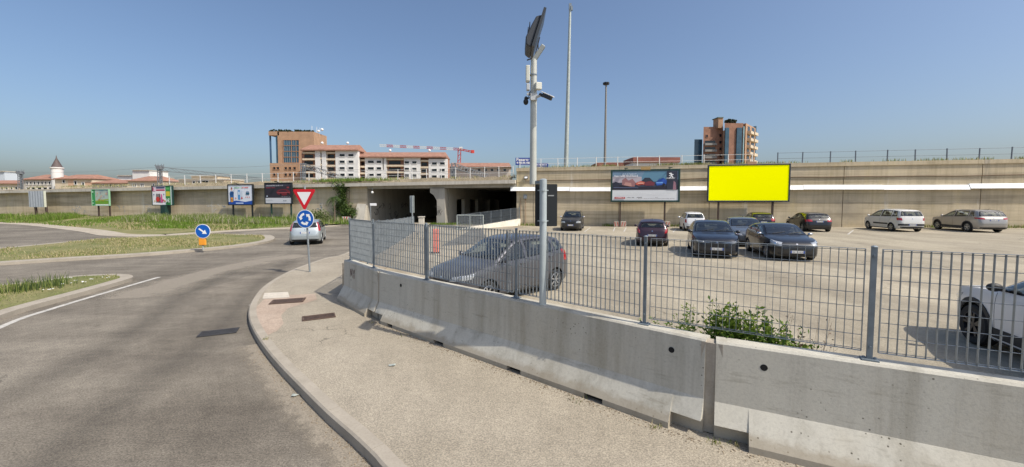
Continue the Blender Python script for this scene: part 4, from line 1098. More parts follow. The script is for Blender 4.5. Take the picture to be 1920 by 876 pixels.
m = MB(); m.box(L(990, 164, Yu), (.045, .07, .09)); m.build('junction_box', flat('grey_plastic', (.5, .52, .52), .5), pole, bevel=.008)
m = MB(); m.box(L(1009, 162, Yu - .07), (.085, .08, .095), rad(15)); m.build('control_box', flat('ivory_plastic', (.60, .60, .52), .5), pole, bevel=.008)
m = MB()
for y in (141, 178, 186):
    q = L(1000, y, Yu); m.tube(q - Vector((0, 0, .008)), q + Vector((0, 0, .008)), .052, n=20)
m.build('band_clamp', M_galvd, pole)
m = MB(); m.box(L(1001, 182, Yu - .05), (.09, .05, .09)); m.tube(L(1006, 182, Yu - .06), L(1016, 178, Yu - .12), .02, n=8); m.build('camera_bracket', flat('grey_plastic', (.5, .52, .52), .5), pole)
m = MB(); m.tube(L(1012, 177, Yu - .1), L(1019, 180, Yu - .13), .022, n=8); m.build('swivel', M_black, pole)
ca, cb = L(1018, 178, Yu - .13), L(1034, 185, Yu - .2)
m = MB(); m.beam(ca, cb, .062, .058); o = m.build('bullet_camera', flat('dark_camera_grey', (.035, .037, .04), .4), pole, bevel=.012)
m = MB(); up = Vector((0, 0, .034)); m.beam(ca + up - (cb - ca) * .1, cb + up + (cb - ca) * .22, .072, .012); m.build('hood', flat('white_plastic', (.74, .74, .72), .4), o, bevel=.005)
m = MB(); m.tube(L(988, 182, Yu), L(986, 186, Yu), .022, .03, 10); m.ball(L(986, 191, Yu), .036, 8, 0, (1, 1, 1.25)); m.build('dome_camera', M_black, pole, smooth=60)
m = MB(); m.beam(L(988, 176, Yu), L(997, 178, Yu), .03, .03); m.build('dome_bracket', flat('grey_plastic', (.5, .52, .52), .5), pole)
m = MB(); P = [L(992, 172, Yu - .05), L(996, 180, Yu - .07), L(990, 186, Yu - .05), L(995, 170, Yu - .07)]; m.path(P, .005, 5); m.build('cable', M_black, pole)
# dark back of the sign clamped to the pole
sp = thing('rectangular_sign', 'tall dark rectangular sign seen from the back, clamped to the grey pole', 'sign', tuple(At(1024, 385, Yp + .09)))
bw, bh = 41.5 / FPX * (Yp + .09), 79 / FPX * (Yp + .09)
m = MB(); rcorner = .015
pl = []
for cx, cz, a0 in ((bw / 2 - rcorner, bh / 2 - rcorner, 0), (-bw / 2 + rcorner, bh / 2 - rcorner, 90), (-bw / 2 + rcorner, -bh / 2 + rcorner, 180), (bw / 2 - rcorner, -bh / 2 + rcorner, 270)):
    for k in range(5): pl.append((cx + rcorner * math.cos(rad(a0 + 22.5 * k)), cz + rcorner * math.sin(rad(a0 + 22.5 * k))))
plate(pl, .012, sp, 'panel', flat('matt_black_paint', (.012, .015, .017), .6), 0)
for z in (At(1018, 357, Yp).z, At(1018, 414.5, Yp).z):
    m = MB(); zz = z - sp.location.z; xx = pb.x - sp.location.x
    m.tube((xx, -.09, zz - .012), (xx, -.09, zz + .012), rP * 1.08, n=20); m.beam((xx - .075, -.05, zz), (xx + .075, -.05, zz), .012, .014); m.box((xx, -.145, zz), (.03, .03, .022)); m.build('clamp', M_pst, sp)
m = MB(); q = At(1033, 367, Yp + .08) - Vector(sp.location); m.box((q.x, -.003, q.z), (.085, .004, .016)); m.build('sticker', flat('grey_sticker', (.3, .31, .31), .6), sp)
# ---------------------------------------------------------------- cars
def curve(pts):
    """monotone cubic through (t, value) pairs"""
    x = np.array([p[0] for p in pts], float); y = np.array([p[1] for p in pts], float)
    h = np.diff(x); d = np.diff(y) / h; mk = np.zeros(len(x))
    mk[0], mk[-1] = d[0], d[-1]
    for i in range(1, len(x) - 1):
        if d[i - 1] * d[i] > 0:
            w1, w2 = 2 * h[i] + h[i - 1], h[i] + 2 * h[i - 1]; mk[i] = (w1 + w2) / (w1 / d[i - 1] + w2 / d[i])
    def f(t):
        t = min(max(t, x[0]), x[-1]); i = min(int(np.searchsorted(x, t, 'right')) - 1, len(h) - 1); i = max(i, 0)
        s = (t - x[i]) / h[i]
        return float((1 + 2 * s) * (1 - s) ** 2 * y[i] + s * (1 - s) ** 2 * h[i] * mk[i] + s * s * (3 - 2 * s) * y[i + 1] + s * s * (s - 1) * h[i] * mk[i + 1])
    return f
SHAPES = {
 'hatch': dict(top=[(0, .36), (.004, .42), (.014, .47), (.04, .515), (.09, .56), (.16, .605), (.23, .64), (.262, .66), (.30, .715), (.40, .865), (.455, .94), (.50, .972), (.58, .997), (.66, 1), (.76, .985), (.86, .945), (.895, .915), (.925, .83), (.952, .72), (.966, .66), (.985, .58), (.995, .46), (1, .38)],
   belt=[(0, .35), (.01, .43), (.05, .50), (.14, .555), (.26, .61), (.5, .635), (.75, .675), (.9, .70), (.945, .675), (.975, .57), (.992, .44), (1, .37)], cowl=.262, rf=.465, rr=.885, rb=(.71, .885), dlo=(.285, .90)),
 'coupe': dict(top=[(0, .36), (.004, .42), (.014, .47), (.04, .53), (.09, .585), (.16, .63), (.23, .66), (.275, .685), (.31, .735), (.42, .90), (.47, .955), (.52, .985), (.58, 1), (.66, .99), (.76, .955), (.86, .89), (.895, .855), (.93, .78), (.958, .70), (.972, .65), (.987, .57), (.995, .46), (1, .38)],
   belt=[(0, .35), (.01, .44), (.05, .52), (.14, .585), (.26, .635), (.5, .655), (.75, .70), (.9, .715), (.945, .68), (.975, .57), (.992, .44), (1, .37)], cowl=.275, rf=.48, rr=.88, rb=(.71, .84), dlo=(.30, .86)),
 'suv': dict(top=[(0, .42), (.004, .50), (.014, .55), (.04, .585), (.10, .615), (.18, .635), (.24, .65), (.27, .668), (.305, .725), (.39, .87), (.44, .94), (.49, .975), (.56, .995), (.62, 1), (.78, .988), (.88, .965), (.915, .94), (.94, .85), (.962, .74), (.974, .67), (.987, .60), (.995, .5), (1, .42)],
   belt=[(0, .41), (.01, .50), (.05, .565), (.14, .605), (.26, .635), (.5, .65), (.8, .68), (.92, .695), (.955, .67), (.978, .58), (.992, .48), (1, .41)], cowl=.27, rf=.45, rr=.905, rb=(.71, .915), dlo=(.29, .90)),
 'mpv': dict(top=[(0, .38), (.004, .45), (.014, .50), (.04, .55), (.09, .595), (.15, .63), (.185, .65), (.215, .685), (.32, .86), (.37, .92), (.43, .965), (.52, .995), (.6, 1), (.78, .985), (.90, .955), (.932, .93), (.952, .84), (.967, .74), (.978, .66), (.988, .58), (.996, .48), (1, .42)],
   belt=[(0, .37), (.01, .46), (.05, .53), (.12, .59), (.2, .62), (.5, .635), (.8, .655), (.92, .665), (.955, .65), (.978, .57), (.992, .46), (1, .41)], cowl=.185, rf=.39, rr=.93, rb=(.70, .91), dlo=(.21, .93)),
 'sedan': dict(top=[(0, .38), (.004, .45), (.014, .50), (.04, .555), (.09, .60), (.16, .635), (.23, .66), (.265, .68), (.30, .73), (.40, .885), (.45, .95), (.50, .98), (.56, 1), (.62, .995), (.70, .965), (.76, .905), (.83, .79), (.87, .735), (.90, .725), (.95, .715), (.97, .69), (.987, .6), (.995, .48), (1, .4)],
   belt=[(0, .37), (.01, .46), (.05, .54), (.14, .595), (.26, .635), (.5, .655), (.75, .69), (.88, .70), (.95, .69), (.975, .6), (.992, .46), (1, .39)], cowl=.265, rf=.455, rr=.70, rb=None, dlo=(.285, .78)),
}
BOT = curve([(0, .20), (.006, .16), (.03, .125), (.1, .115), (.2, .115), (.8, .115), (.93, .13), (.98, .17), (.995, .22), (1, .28)])
HW = curve([(0, .52), (.006, .64), (.02, .76), (.05, .87), (.10, .945), (.17, .985), (.25, 1), (.75, 1), (.87, .975), (.94, .92), (.975, .85), (.992, .76), (1, .62)])
M_tyre = flat('tyre_rubber', (.018, .018, .018), .85); M_rim = flat('alloy_rim', (.42, .43, .44), .35, .7); M_rimd = flat('dark_alloy', (.05, .05, .055), .4, .6)
M_lamp = flat('headlamp_glass', (.42, .44, .46), .1, .2, 1.0); M_lampd = flat('headlamp_dark', (.25, .26, .28), .08, .3, 1.0); M_tail = flat('tail_lamp_red', (.36, .012, .018), .15, 0, 1.0); M_chrome = flat('chrome', (.62, .63, .65), .12, 1.0)
M_plate = flat('number_plate_white', (.62, .62, .60), .5); M_plateb = flat('number_plate_blue', (.03, .08, .35), .5)
M_clad = flat('grey_cladding', (.03, .031, .033), .7); M_seam = flat('shut_line', (.008, .008, .008), .9); M_lining = flat('wheel_well', (.006, .006, .006), 1)
def glass_mat():
    """tinted glass: lets most light through and mirrors the surroundings more at a slant"""
    m, t, b = new_mat('car_glass'); out = t.nodes['Material Output']
    tr = node(t, 'ShaderNodeBsdfTransparent'); tr.inputs[0].default_value = (.66, .72, .70, 1)
    gl = node(t, 'ShaderNodeBsdfGlossy'); gl.inputs['Roughness'].default_value = .02; gl.inputs[0].default_value = (.9, .95, .97, 1)
    lw = node(t, 'ShaderNodeLayerWeight'); lw.inputs[0].default_value = .5
    pw = node(t, 'ShaderNodeMath', operation='POWER'); t.links.new(lw.outputs['Facing'], pw.inputs[0]); pw.inputs[1].default_value = 3.0
    fr = node(t, 'ShaderNodeMath', operation='MULTIPLY_ADD'); t.links.new(pw.outputs[0], fr.inputs[0]); fr.inputs[1].default_value = .85; fr.inputs[2].default_value = .07
    mx = node(t, 'ShaderNodeMixShader'); t.links.new(fr.outputs[0], mx.inputs[0]); t.links.new(tr.outputs[0], mx.inputs[1]); t.links.new(gl.outputs[0], mx.inputs[2]); t.links.new(mx.outputs[0], out.inputs[0])
    t.nodes.remove(b); return m
M_cglass = glass_mat(); M_frit = flat('black_glass_border', (.008, .008, .009), .15); M_cabin = flat('cabin_trim', (.16, .16, .16), .85); M_seat = flat('seat_cloth', (.10, .10, .105), .9)
def paint(name, col, metal=.25, rough=.35):
    m, t, b = new_mat(name)
    v = coords(t); n1 = noise(t, v, 3.0, 5, .6)                       # a film of dust
    t.links.new(ramp(t, n1, [(.35, col), (.75, [c * .93 + .012 for c in col])]), b.inputs['Base Color'])
    b.inputs['Metallic'].default_value = metal; b.inputs['Roughness'].default_value = rough
    b.inputs['Coat Weight'].default_value = .7; b.inputs['Coat Roughness'].default_value = .09
    return m
def wheel(R, wd, parent, loc, side, rimmat, spokes=5, name='wheel', rimr=.66):
    m = MB(); hw = wd / 2
    prof = [(R * rimr, -hw), (R * .9, -hw), (R * .985, -hw * .78), (R, -hw * .5), (R, hw * .5), (R * .985, hw * .78), (R * .9, hw), (R * rimr, hw * .95), (R * rimr * .97, hw * .5)]
    m.lathe(prof, (0, 0, 0), 'Y', 32)
    w_ = m.build(name, M_tyre, parent, smooth=40); w_.location = loc
    s = side
    m = MB(); rr = R * rimr
    m.lathe([(rr * 1.0, s * hw * .93), (rr * .93, s * hw * .98), (rr * .90, s * hw * .6), (rr * .88, -s * hw * .2)], (0, 0, 0), 'Y', 32)
    for k in range(spokes):
        a = 2 * math.pi * k / spokes + .3
        for da, wk in ((-.12, .05), (.12, .05)) if spokes <= 6 else ((0, .06),):
            p0 = Vector((math.cos(a) * rr * .12, s * hw * .72, math.sin(a) * rr * .12)); p1 = Vector((math.cos(a + da * 1.6) * rr * .93, s * hw * .88, math.sin(a + da * 1.6) * rr * .93))
            m.beam(p0, p1, R * wk * 2.2, R * .06, up=Vector((0, 1, 0)))
    m.lathe([(rr * .2, s * hw * .70), (rr * .19, s * hw * .84), (.001, s * hw * .86)], (0, 0, 0), 'Y', 16)
    m.build('rim', rimmat, w_, smooth=35)
    m = MB(); m.lathe([(.001, s * hw * .1), (rr * .9, s * hw * .1)], (0, 0, 0), 'Y', 24); m.build('brake_disc', M_lining, w_)
    return w_
def make_car(name, label, cat, pos, heading, spec, col, group='cars in the car park'):
    S = SHAPES[spec['shape']]; Ln, W, H = spec['L'], spec['W'], spec['H']
    top, belt = curve(S['top']), curve(S['belt'])
    hd = Vector((heading[0], heading[1], 0)).normalized(); rz = math.atan2(hd.y, hd.x)
    R = spec.get('R', .31); t1 = spec.get('t1', .205); t2 = t1 + spec.get('wb', .62)
    def sec(t):
        zb = BOT(t) * H * spec.get('clear', 1.0); zt_ = top(t) * H; zs = min(belt(t) * H, zt_ - .012); w_ = HW(t) * W / 2
        zb = min(zb, zs - .05)
        cab = max(0, min(1, (zt_ - zs - .06) / .2))
        cr = .035 + .035 * cab
        ze = max(zs + .006, zt_ - cr)
        we = w_ * .945 - .045 - spec.get('tumble', .30) * (ze - zs)
        return zb, zt_, zs, w_, ze, we
    ts = sorted(set([0, .002, .004, .007, .011, .016, .023, .032, .043, .056, .07, .085] + [.10 + .018 * i for i in range(45)] + [.915, .925, .935, .942, .949, .956, .962, .968, .973, .978, .983, .987, .991, .994, .997, 1]))
    ring = []; m = MB(); NR = 0
    for t in ts:
        zb, zt_, zs, w_, ze, we = sec(t); d = zs - zb; ws = w_ * .955; x = Ln * (.5 - t)
        half = [(0, zb), (.62 * w_, zb), (.90 * w_, zb + .006), (.965 * w_, zb + .05 * d + .02), (.992 * w_, zb + .30 * d), (w_, zb + .55 * d), (.997 * w_, zb + .74 * d), (.98 * w_, zb + .90 * d), (ws, zs)]
        for q in (.05, .3, .6, .9):
            half.append((ws + (we - ws) * q + .018 * math.sin(math.pi * q) * min(1, (ze - zs) / .3), zs + (ze - zs) * q))
        half += [(we, ze), (we - min(.06, we * .2), ze + (zt_ - ze) * .55), (.62 * we, ze + (zt_ - ze) * .82), (.3 * we, ze + (zt_ - ze) * .96), (0, zt_)]
        full = half + [(-y, z) for y, z in half[-2:0:-1]]
        NR = len(full)
        for y, z in full: m.v.append((x, y, z))
    K = len(ts)
    for i in range(K - 1):
        for j in range(NR):
            m.f.append([i * NR + j, i * NR + (j + 1) % NR, (i + 1) * NR + (j + 1) % NR, (i + 1) * NR + j]); m.m.append(0)
    m.f.append(list(range(NR))); m.m.append(0); m.f.append(list(range((K - 1) * NR, K * NR))[::-1]); m.m.append(0)
    root = thing(name, label, cat, tuple(pos), rz, group)
    pm = spec['paint']
    body = m.build('body', [pm, M_lining, M_cabin], root, smooth=38)
    bm = bmesh.new(); bm.from_mesh(body.data); tree = BVHTree.FromBMesh(bm); bm.free()
    # patches laid on the body
    def cast(o, d):
        h = tree.ray_cast(o, d)
        if h[0] is None: h = tree.find_nearest(o + d * 1.6)
        return h[0], h[1]
    cutters = []
    def patch(tops, bots, d, off, nm_, mat, nv=5, parent=None, sub=4, window=0):
        d = Vector(d).normalized()
        def dens(L_):
            out = []
            for a, b in zip(L_[:-1], L_[1:]):
                for k in range(sub): out.append(Vector(a).lerp(Vector(b), k / sub))
            return out + [Vector(L_[-1])]
        A, B = dens(tops), dens(bots); n = len(A); g = MB(); hits = []
        for j in range(nv + 1):
            for i in range(n):
                q = A[i].lerp(B[i], j / nv); h, nrm = cast(q - d * 1.6, d)
                if nrm.dot(d) > 0: nrm = -nrm
                g.v.append(h + nrm * off); hits.append((h, nrm))
        for j in range(nv):
            for i in range(n - 1): g.f.append([j * n + i, j * n + i + 1, (j + 1) * n + i + 1, (j + 1) * n + i]); g.m.append(1 if window and (i in (0, n - 2) or j in (0, nv - 1)) else 0)
        if window:                                    # the opening behind this pane
            I, J = range(1, n - 1), range(1, nv); ni, nj = len(I), len(J); cm = MB()
            cm.v += [tuple(hits[q * n + p][0] + hits[q * n + p][1] * .05) for q in J for p in I] + [tuple(hits[q * n + p][0] - hits[q * n + p][1] * window) for q in J for p in I]
            K0 = ni * nj
            for q in range(nj - 1):
                for p in range(ni - 1):
                    a = q * ni + p; cm.f.append([a, a + 1, a + ni + 1, a + ni]); cm.f.append([K0 + a, K0 + a + ni, K0 + a + ni + 1, K0 + a + 1]); cm.m += [2, 2]
            ed = [p for p in range(ni)] + [q * ni + ni - 1 for q in range(1, nj)] + [(nj - 1) * ni + p for p in range(ni - 2, -1, -1)] + [q * ni for q in range(nj - 2, 0, -1)]
            for k in range(len(ed)): a, b = ed[k], ed[(k + 1) % len(ed)]; cm.f.append([a, K0 + a, K0 + b, b]); cm.m.append(2)
            cutters.append(cm)
        # a skirt back to the body so the edge has thickness
        base = len(g.v); edge = [i for i in range(n)] + [j * n + n - 1 for j in range(1, nv + 1)] + [nv * n + i for i in range(n - 2, -1, -1)] + [j * n for j in range(nv - 1, 0, -1)]
        for e in edge: g.v.append(Vector(g.v[e]) + d * (off + .012))
        for k in range(len(edge)): g.f.append([edge[k], edge[(k + 1) % len(edge)], base + (k + 1) % len(edge), base + k]); g.m.append(1 if window else 0)
        return g.build(nm_, mat, parent or root, smooth=45)
    X = lambda t: Ln * (.5 - t)
    # glass
    def wscreen(ta, tb, mg, nm_):
        T, Bm = [], []
        for k in range(9):
            y = -1 + 2 * k / 8
            _, _, _, _, ze, we = sec(tb); T.append((X(tb) , y * (we - mg), 0))
            _, _, _, _, ze, we = sec(ta); Bm.append((X(ta) , y * (we - mg * .6), 0))
        # bow the lower edge forward in the middle
        Bm = [(x + .05 * (1 - (k / 4 - 1) ** 2), y, z) for k, (x, y, z) in enumerate(Bm)]
        T = [(x - .02 * (k / 4 - 1) ** 2 + .03 * (1 - (k / 4 - 1) ** 2), y, z) for k, (x, y, z) in enumerate(T)]
        return patch([(x, y, 1.5) for x, y, z in T], [(x, y, 1.5) for x, y, z in Bm], (0, 0, -1), .006, nm_, [M_cglass, M_frit], 16, window=.10)
    wscreen(S['cowl'] + .02, S['rf'] - .012, .045, 'windscreen')
    if S['rb']:
        z1, z0 = S['rb'][1] * H - .015, S['rb'][0] * H; rwt, rwb = spec.get('rw', (.66, .76))
        T = [(-Ln / 2, y * rwt * W / 2 / 4, z1 - .01 * (abs(y) / 4) ** 2) for y in range(-4, 5)]; Bm = [(-Ln / 2, y * rwb * W / 2 / 4, z0) for y in range(-4, 5)]
        patch(T, Bm, (1, 0, 0), .006, 'rear_window', [M_cglass, M_frit], 12, window=.22)
    else: wscreen(S['rr'] + .15, S['rr'] + .03, .08, 'rear_window')
    d0, d1 = S['dlo']; bp = spec.get('bp', .53); cp = spec.get('cp', .80)
    for s in (-1, 1):
        def win(ta, tb, sa, sb_, nm_):
            """side window from ta to tb; sa, sb_ = how far the lower corners lie beyond the upper ones"""
            T, Bm = [], []; n = 8
            for k in range(n + 1):
                q = k / n
                tt = ta + sa + (tb - sb_ - ta - sa) * q; tl = ta + (tb - ta) * q
                _, _, zs, w_, ze, we = sec(tt); _, _, zs2, w2, _, _ = sec(tl)
                T.append((X(tt), s * (W / 2 + .1), max(zs + .05, ze - .035))); Bm.append((X(tl), s * (W / 2 + .1), zs2 + .022))
            patch(T, Bm, (0, -s, 0), .005, nm_, [M_cglass, M_frit], 10, window=.09)
        win(d0, bp - .012, .125, 0, 'side_window')
        win(bp + .012, cp, 0, .02, 'side_window')
        if spec.get('qw', True): win(cp + .015, d1, 0, .035, 'quarter_window')
        # shut lines, handles, sill
        def line(p, q, wd=.007):
            (xa, za), (xb, zb_) = p, q; v = Vector((xb - xa, 0, zb_ - za)).normalized(); nx, nz = -v.z * wd / 2, v.x * wd / 2
            return [(xa + nx, s * (W / 2 + .1), za + nz), (xb + nx, s * (W / 2 + .1), zb_ + nz)], [(xa - nx, s * (W / 2 + .1), za - nz), (xb - nx, s * (W / 2 + .1), zb_ - nz)]
        zl = .20 * H
        for (pa, pb_) in (((X(d0 + .01), belt(d0) * H - .01), (X(d0 + .015), zl + .05)), ((X(bp), belt(bp) * H), (X(bp), zl + .03)), ((X(cp + .01), belt(cp) * H), (X(cp - .045), .42 * H)), ((X(d0 + .015), zl + .05), (X(bp), zl + .03)), ((X(bp), zl + .03), (X(cp - .10), zl + .05))):
            T, Bm = line(pa, pb_); patch(T, Bm, (0, -s, 0), .0015, 'shut_line', M_seam, 1, sub=10)
        for th in (bp - .045, cp - .035):
            h, nrm = cast(Vector((X(th), s * (W / 2 + .5), belt(th) * H - .09)), Vector((0, -s, 0)))
            g = MB(); g.box(h + nrm * .015, (.17, .03, .028)); g.build('door_handle', spec.get('handle', pm), root, bevel=.008)
        if spec.get('clad'):
            patch([(X(t1 + .10), s, .27 * H), (X(t2 - .10), s, .27 * H)], [(X(t1 + .10), s, .125 * H), (X(t2 - .10), s, .125 * H)], (0, -s, 0), .008, 'sill_cladding', M_clad, 3)
        else:
            patch([(X(t1 + .09), s, .165 * H), (X(t2 - .09), s, .165 * H)], [(X(t1 + .09), s, .12 * H), (X(t2 - .09), s, .12 * H)], (0, -s, 0), .005, 'sill', M_clad, 2)
        if spec.get('side_strip'):
            patch([(X(bp - .17), s, .37 * H), (X(cp - .06), s, .37 * H)], [(X(bp - .17), s, .305 * H), (X(cp - .06), s, .305 * H)], (0, -s, 0), .012, 'side_moulding', M_clad, 2)
        # arch lips
        for t in (t1, t2):
            Ra = R + spec.get('gap', .045); wdl = .075 if spec.get('clad') else .022; T, Bm = [], []
            for k in range(15):
                a = rad(-8 + 196 * k / 14)
                T.append((X(t) + math.cos(a) * (Ra + wdl), s, R * 1.03 + math.sin(a) * (Ra + wdl))); Bm.append((X(t) + math.cos(a) * (Ra + .002), s, R * 1.03 + math.sin(a) * (Ra + .002)))
            patch(T, Bm, (0, -s, 0), .012 if spec.get('clad') else .006, 'arch_trim', M_clad if spec.get('clad') else pm, 2, sub=1)
        # mirror
        _, _, zs, w_, _, _ = sec(d0 + .03)
        g = MB(); g.ball((X(d0 + .035), s * (w_ * .955 + .11), zs + .085), .1, 8, 0, (.62, 1.0, .70)); mr = g.build('mirror', spec.get('mirror', pm), root, smooth=60)
        g = MB(); g.beam((X(d0 + .03), s * (w_ * .9), zs + .03), (X(d0 + .035), s * (w_ * .955 + .07), zs + .05), .05, .04); g.build('stalk', M_black, mr)
        # lamps
        hl = spec.get('head', ((.006, .42, .405), (.022, .46, .465), (.115, .93, .525), (.085, .955, .445)))
        c = [(X(t), s * y * W / 2, z * H) for t, y, z in hl]
        lo = patch([c[1], c[2]], [c[0], c[3]], (-.72, -.69 * s, 0), .008, 'headlight', spec.get('headmat', M_lamp), 5, sub=8)
        ci = [tuple(Vector(c[1]).lerp(Vector(c[2]), .12 + .3) * .6 + Vector(c[0]).lerp(Vector(c[3]), .42) * .4)]
        pc = Vector(c[0]).lerp(Vector(c[2]), .45); h, nrm = cast(pc + Vector((.72, .69 * s, 0)) * 1.2, Vector((-.72, -.69 * s, 0)))
        g = MB(); g.tube(h + nrm * .006, h + nrm * .016, .05, .045, 14); g.build('reflector', M_chrome, lo)
        tl = spec.get('tail', ((.985, .58, .52), (.972, .60, .66), (.90, .95, .69), (.925, .97, .53)))
        c = [(X(t), s * y * W / 2, z * H) for t, y, z in tl]
        patch([c[1], c[2]], [c[0], c[3]], (.78, -.62 * s, 0), .01, 'tail_light', M_tail, 5, sub=8)
        fl = patch([(Ln / 2, s * .62 * W / 2, .235 * H), (Ln / 2, s * .78 * W / 2, .24 * H)], [(Ln / 2, s * .64 * W / 2, .19 * H), (Ln / 2, s * .76 * W / 2, .19 * H)], (-.9, -.3 * s, 0), .007, 'fog_lamp', M_black, 3)
        for t, sg_ in ((t1, s), (t2, s)):
            wheel(R, spec.get('tw', .2), root, (X(t), s * (W / 2 - .115), R), s, spec.get('rim', M_rim), spec.get('spokes', 5))
        if spec.get('rails'):
            T = [Vector((X(t), s * (sec(t)[5] - .03), sec(t)[4] + .055)) for t in np.linspace(.48, .86, 7)]
            g = MB(); g.path(T, .017, 6)
            for t in (.48, .86): g.tube(Vector((X(t), s * (sec(t)[5] - .03), sec(t)[4] - .02)), Vector((X(t), s * (sec(t)[5] - .03), sec(t)[4] + .055)), .016)
            g.build('roof_rail', spec['rails'], root)
    # hollow the cabin, open the windows and cut the wheel arches
    def bool_cut(cmb, self_=False):
        cut = cmb.build('tmp_cut', [pm, M_lining, M_cabin]); cut.data.polygons.foreach_set('material_index', cmb.m)
        tmp = bpy.data.objects.new('tmp_body', body.data.copy()); COL.objects.link(tmp)
        bo = tmp.modifiers.new('b', 'BOOLEAN'); bo.operation = 'DIFFERENCE'; bo.object = cut; bo.solver = 'EXACT'; bo.use_self = self_
        bpy.context.view_layer.update()
        nm = bpy.data.meshes.new_from_object(tmp.evaluated_get(bpy.context.evaluated_depsgraph_get()))
        if len(nm.polygons) > 500: body.data = nm
        bpy.data.objects.remove(tmp); bpy.data.objects.remove(cut)
    cm = MB()
    for t in (t1, t2):
        x = Ln * (.5 - t); Ra = R + spec.get('gap', .045)
        for s in (-1, 1): cm.tube((x, s * (W / 2 - .30), R * 1.03), (x, s * (W / 2 + .2), R * 1.03), Ra, n=36, mi=1)
    bool_cut(cm)
    cm = MB(); c0, c1 = S['cowl'] + .045, S['rr'] + (.03 if S['rb'] else .10); tl_ = np.linspace(c0, c1, 26); nr = 9
    for t in tl_:
        zb, zt_, zs, w_, ze, we = sec(t); fl = zs - (.08 if t < c0 + .07 else .36); tp = max(zt_ - .06, fl + .04); eg = max(min(ze - .05, tp - .004), fl + .02); sh = min(zs - .01, eg - .004)
        for y, z in ((0, fl), (w_ * .955 - .12, fl), (w_ * .955 - .065, sh), (we - .05, eg), (0, tp), (-(we - .05), eg), (-(w_ * .955 - .065), sh), (-(w_ * .955 - .12), fl)): cm.v.append((X(t), y, z))
    nr = 8; K2 = len(tl_)
    for i in range(K2 - 1):
        for j in range(nr): cm.f.append([i * nr + j, i * nr + (j + 1) % nr, (i + 1) * nr + (j + 1) % nr, (i + 1) * nr + j]); cm.m.append(2)
    cm.f.append(list(range(nr))); cm.f.append(list(range((K2 - 1) * nr, K2 * nr))[::-1]); cm.m += [2, 2]
    bool_cut(cm)
    for cmb in cutters: bool_cut(cmb)
    body.data.polygons.foreach_set('use_smooth', [True] * len(body.data.polygons)); body.data.set_sharp_from_angle(angle=rad(38))
    # seats and wheel inside
    zf = belt(.5) * H
    for y in (-.21 * W, .21 * W):
        g = MB(); xs = X(bp) + .12
        g.box((xs, y, zf - .12), (.13, .25 * W, .52), M=Matrix.Rotation(rad(-12), 3, 'Y')); g.box((xs + .26, y, zf - .30), (.46, .25 * W, .13)); g.box((xs - .09, y, zf + .25), (.09, .14 * W, .17)); g.build('seat', M_seat, root, bevel=.03)
    g = MB(); xs = X(min(cp, .82)) + .10; g.box((xs, 0, zf - .08), (.13, .66 * W, .46), M=Matrix.Rotation(rad(-14), 3, 'Y'))
    for y in (-.2 * W, .2 * W): g.box((xs - .07, y, zf + .20), (.08, .13 * W, .13))
    g.build('rear_seat', M_seat, root, bevel=.03)
    g = MB(); P = [Vector((X(S['cowl'] + .115) + .06 * math.sin(a), .21 * W + .18 * math.cos(a), zf + .03 + .17 * math.sin(a))) for a in np.linspace(0, 2 * math.pi, 17)]; g.path(P, .014, 6); g.build('steering_wheel', M_black, root)
    g = MB(); g.box((X(S['rf']) + .10, 0, top(S['rf']) * H - .17), (.03, .22, .06)); g.build('rear_view_mirror', M_black, root, bevel=.01)
    # front
    gz0, gz1, gw = spec.get('grille', (.30, .40, .36))
    patch([(Ln / 2, y * gw * W / 2 / 3, gz1 * H) for y in range(-3, 4)], [(Ln / 2, y * gw * spec.get('gtaper', .85) * W / 2 / 3, gz0 * H) for y in range(-3, 4)], (-1, 0, 0), .005, 'grille', M_black, 4)
    patch([(Ln / 2, y * .62 * W / 2 / 3, .225 * H) for y in range(-3, 4)], [(Ln / 2, y * .55 * W / 2 / 3, .16 * H) for y in range(-3, 4)], (-1, 0, 0), .005, 'air_intake', M_black, 3)
    if spec.get('chrome'):
        patch([(Ln / 2, y * (gw + .03) * W / 2 / 3, gz1 * H + .012 + spec['chrome'] * abs(y)) for y in range(-3, 4)], [(Ln / 2, y * (gw + .03) * W / 2 / 3, gz1 * H - .006 + spec['chrome'] * abs(y)) for y in range(-3, 4)], (-1, 0, 0), .01, 'grille_trim', M_chrome, 1)
    def plate_at(xs, z, y=0):
        d = Vector((-xs, 0, 0)); h, nrm = cast(Vector((xs * (Ln / 2 + 1), y, z)), d)
        g = MB(); g.box((h.x + xs * .012, y, z), (.014, .50, .105)); o = g.build('number_plate', M_plate, root)
        g = MB()
        for e in (-1, 1): g.box((h.x + xs * .020, y + e * .225, z), (.004, .045, .10))
        g.build('blue_band', M_plateb, o)
        rr = random.Random(int(Ln * 1000)); g = MB()
        for k in range(7):
            yy = -.155 + .052 * k
            if k in (2,): continue
            g.box((h.x + xs * .0205, y + yy, z - .005), (.002, .022, .05))
        g.build('print', flat('plate_print_grey', (.25, .25, .27), .7), o)
    plate_at(1, spec.get('fp', .27) * H); plate_at(-1, spec.get('rp', .46) * H)
    # badge discs front and rear, boot line, lower rear bumper
    for xs, zz in ((1, gz1 * H + .055), (-1, spec.get('badge', .62) * H)):
        h, nrm = cast(Vector((xs * (Ln / 2 + 1), 0, zz)), Vector((-xs, 0, 0))); g = MB(); g.tube(h - nrm * .005, h + nrm * .010, .038, .034, 16); g.build('badge', M_chrome, root)
    rbz = spec.get('rbump', (.135, .235))
    patch([(-Ln / 2, y * .80 * W / 2 / 4, rbz[1] * H) for y in range(-4, 5)], [(-Ln / 2, y * .78 * W / 2 / 4, rbz[0] * H) for y in range(-4, 5)], (1, 0, 0), .006, 'rear_bumper_trim', M_clad, 3)
    zline = spec.get('boot', .36) * H
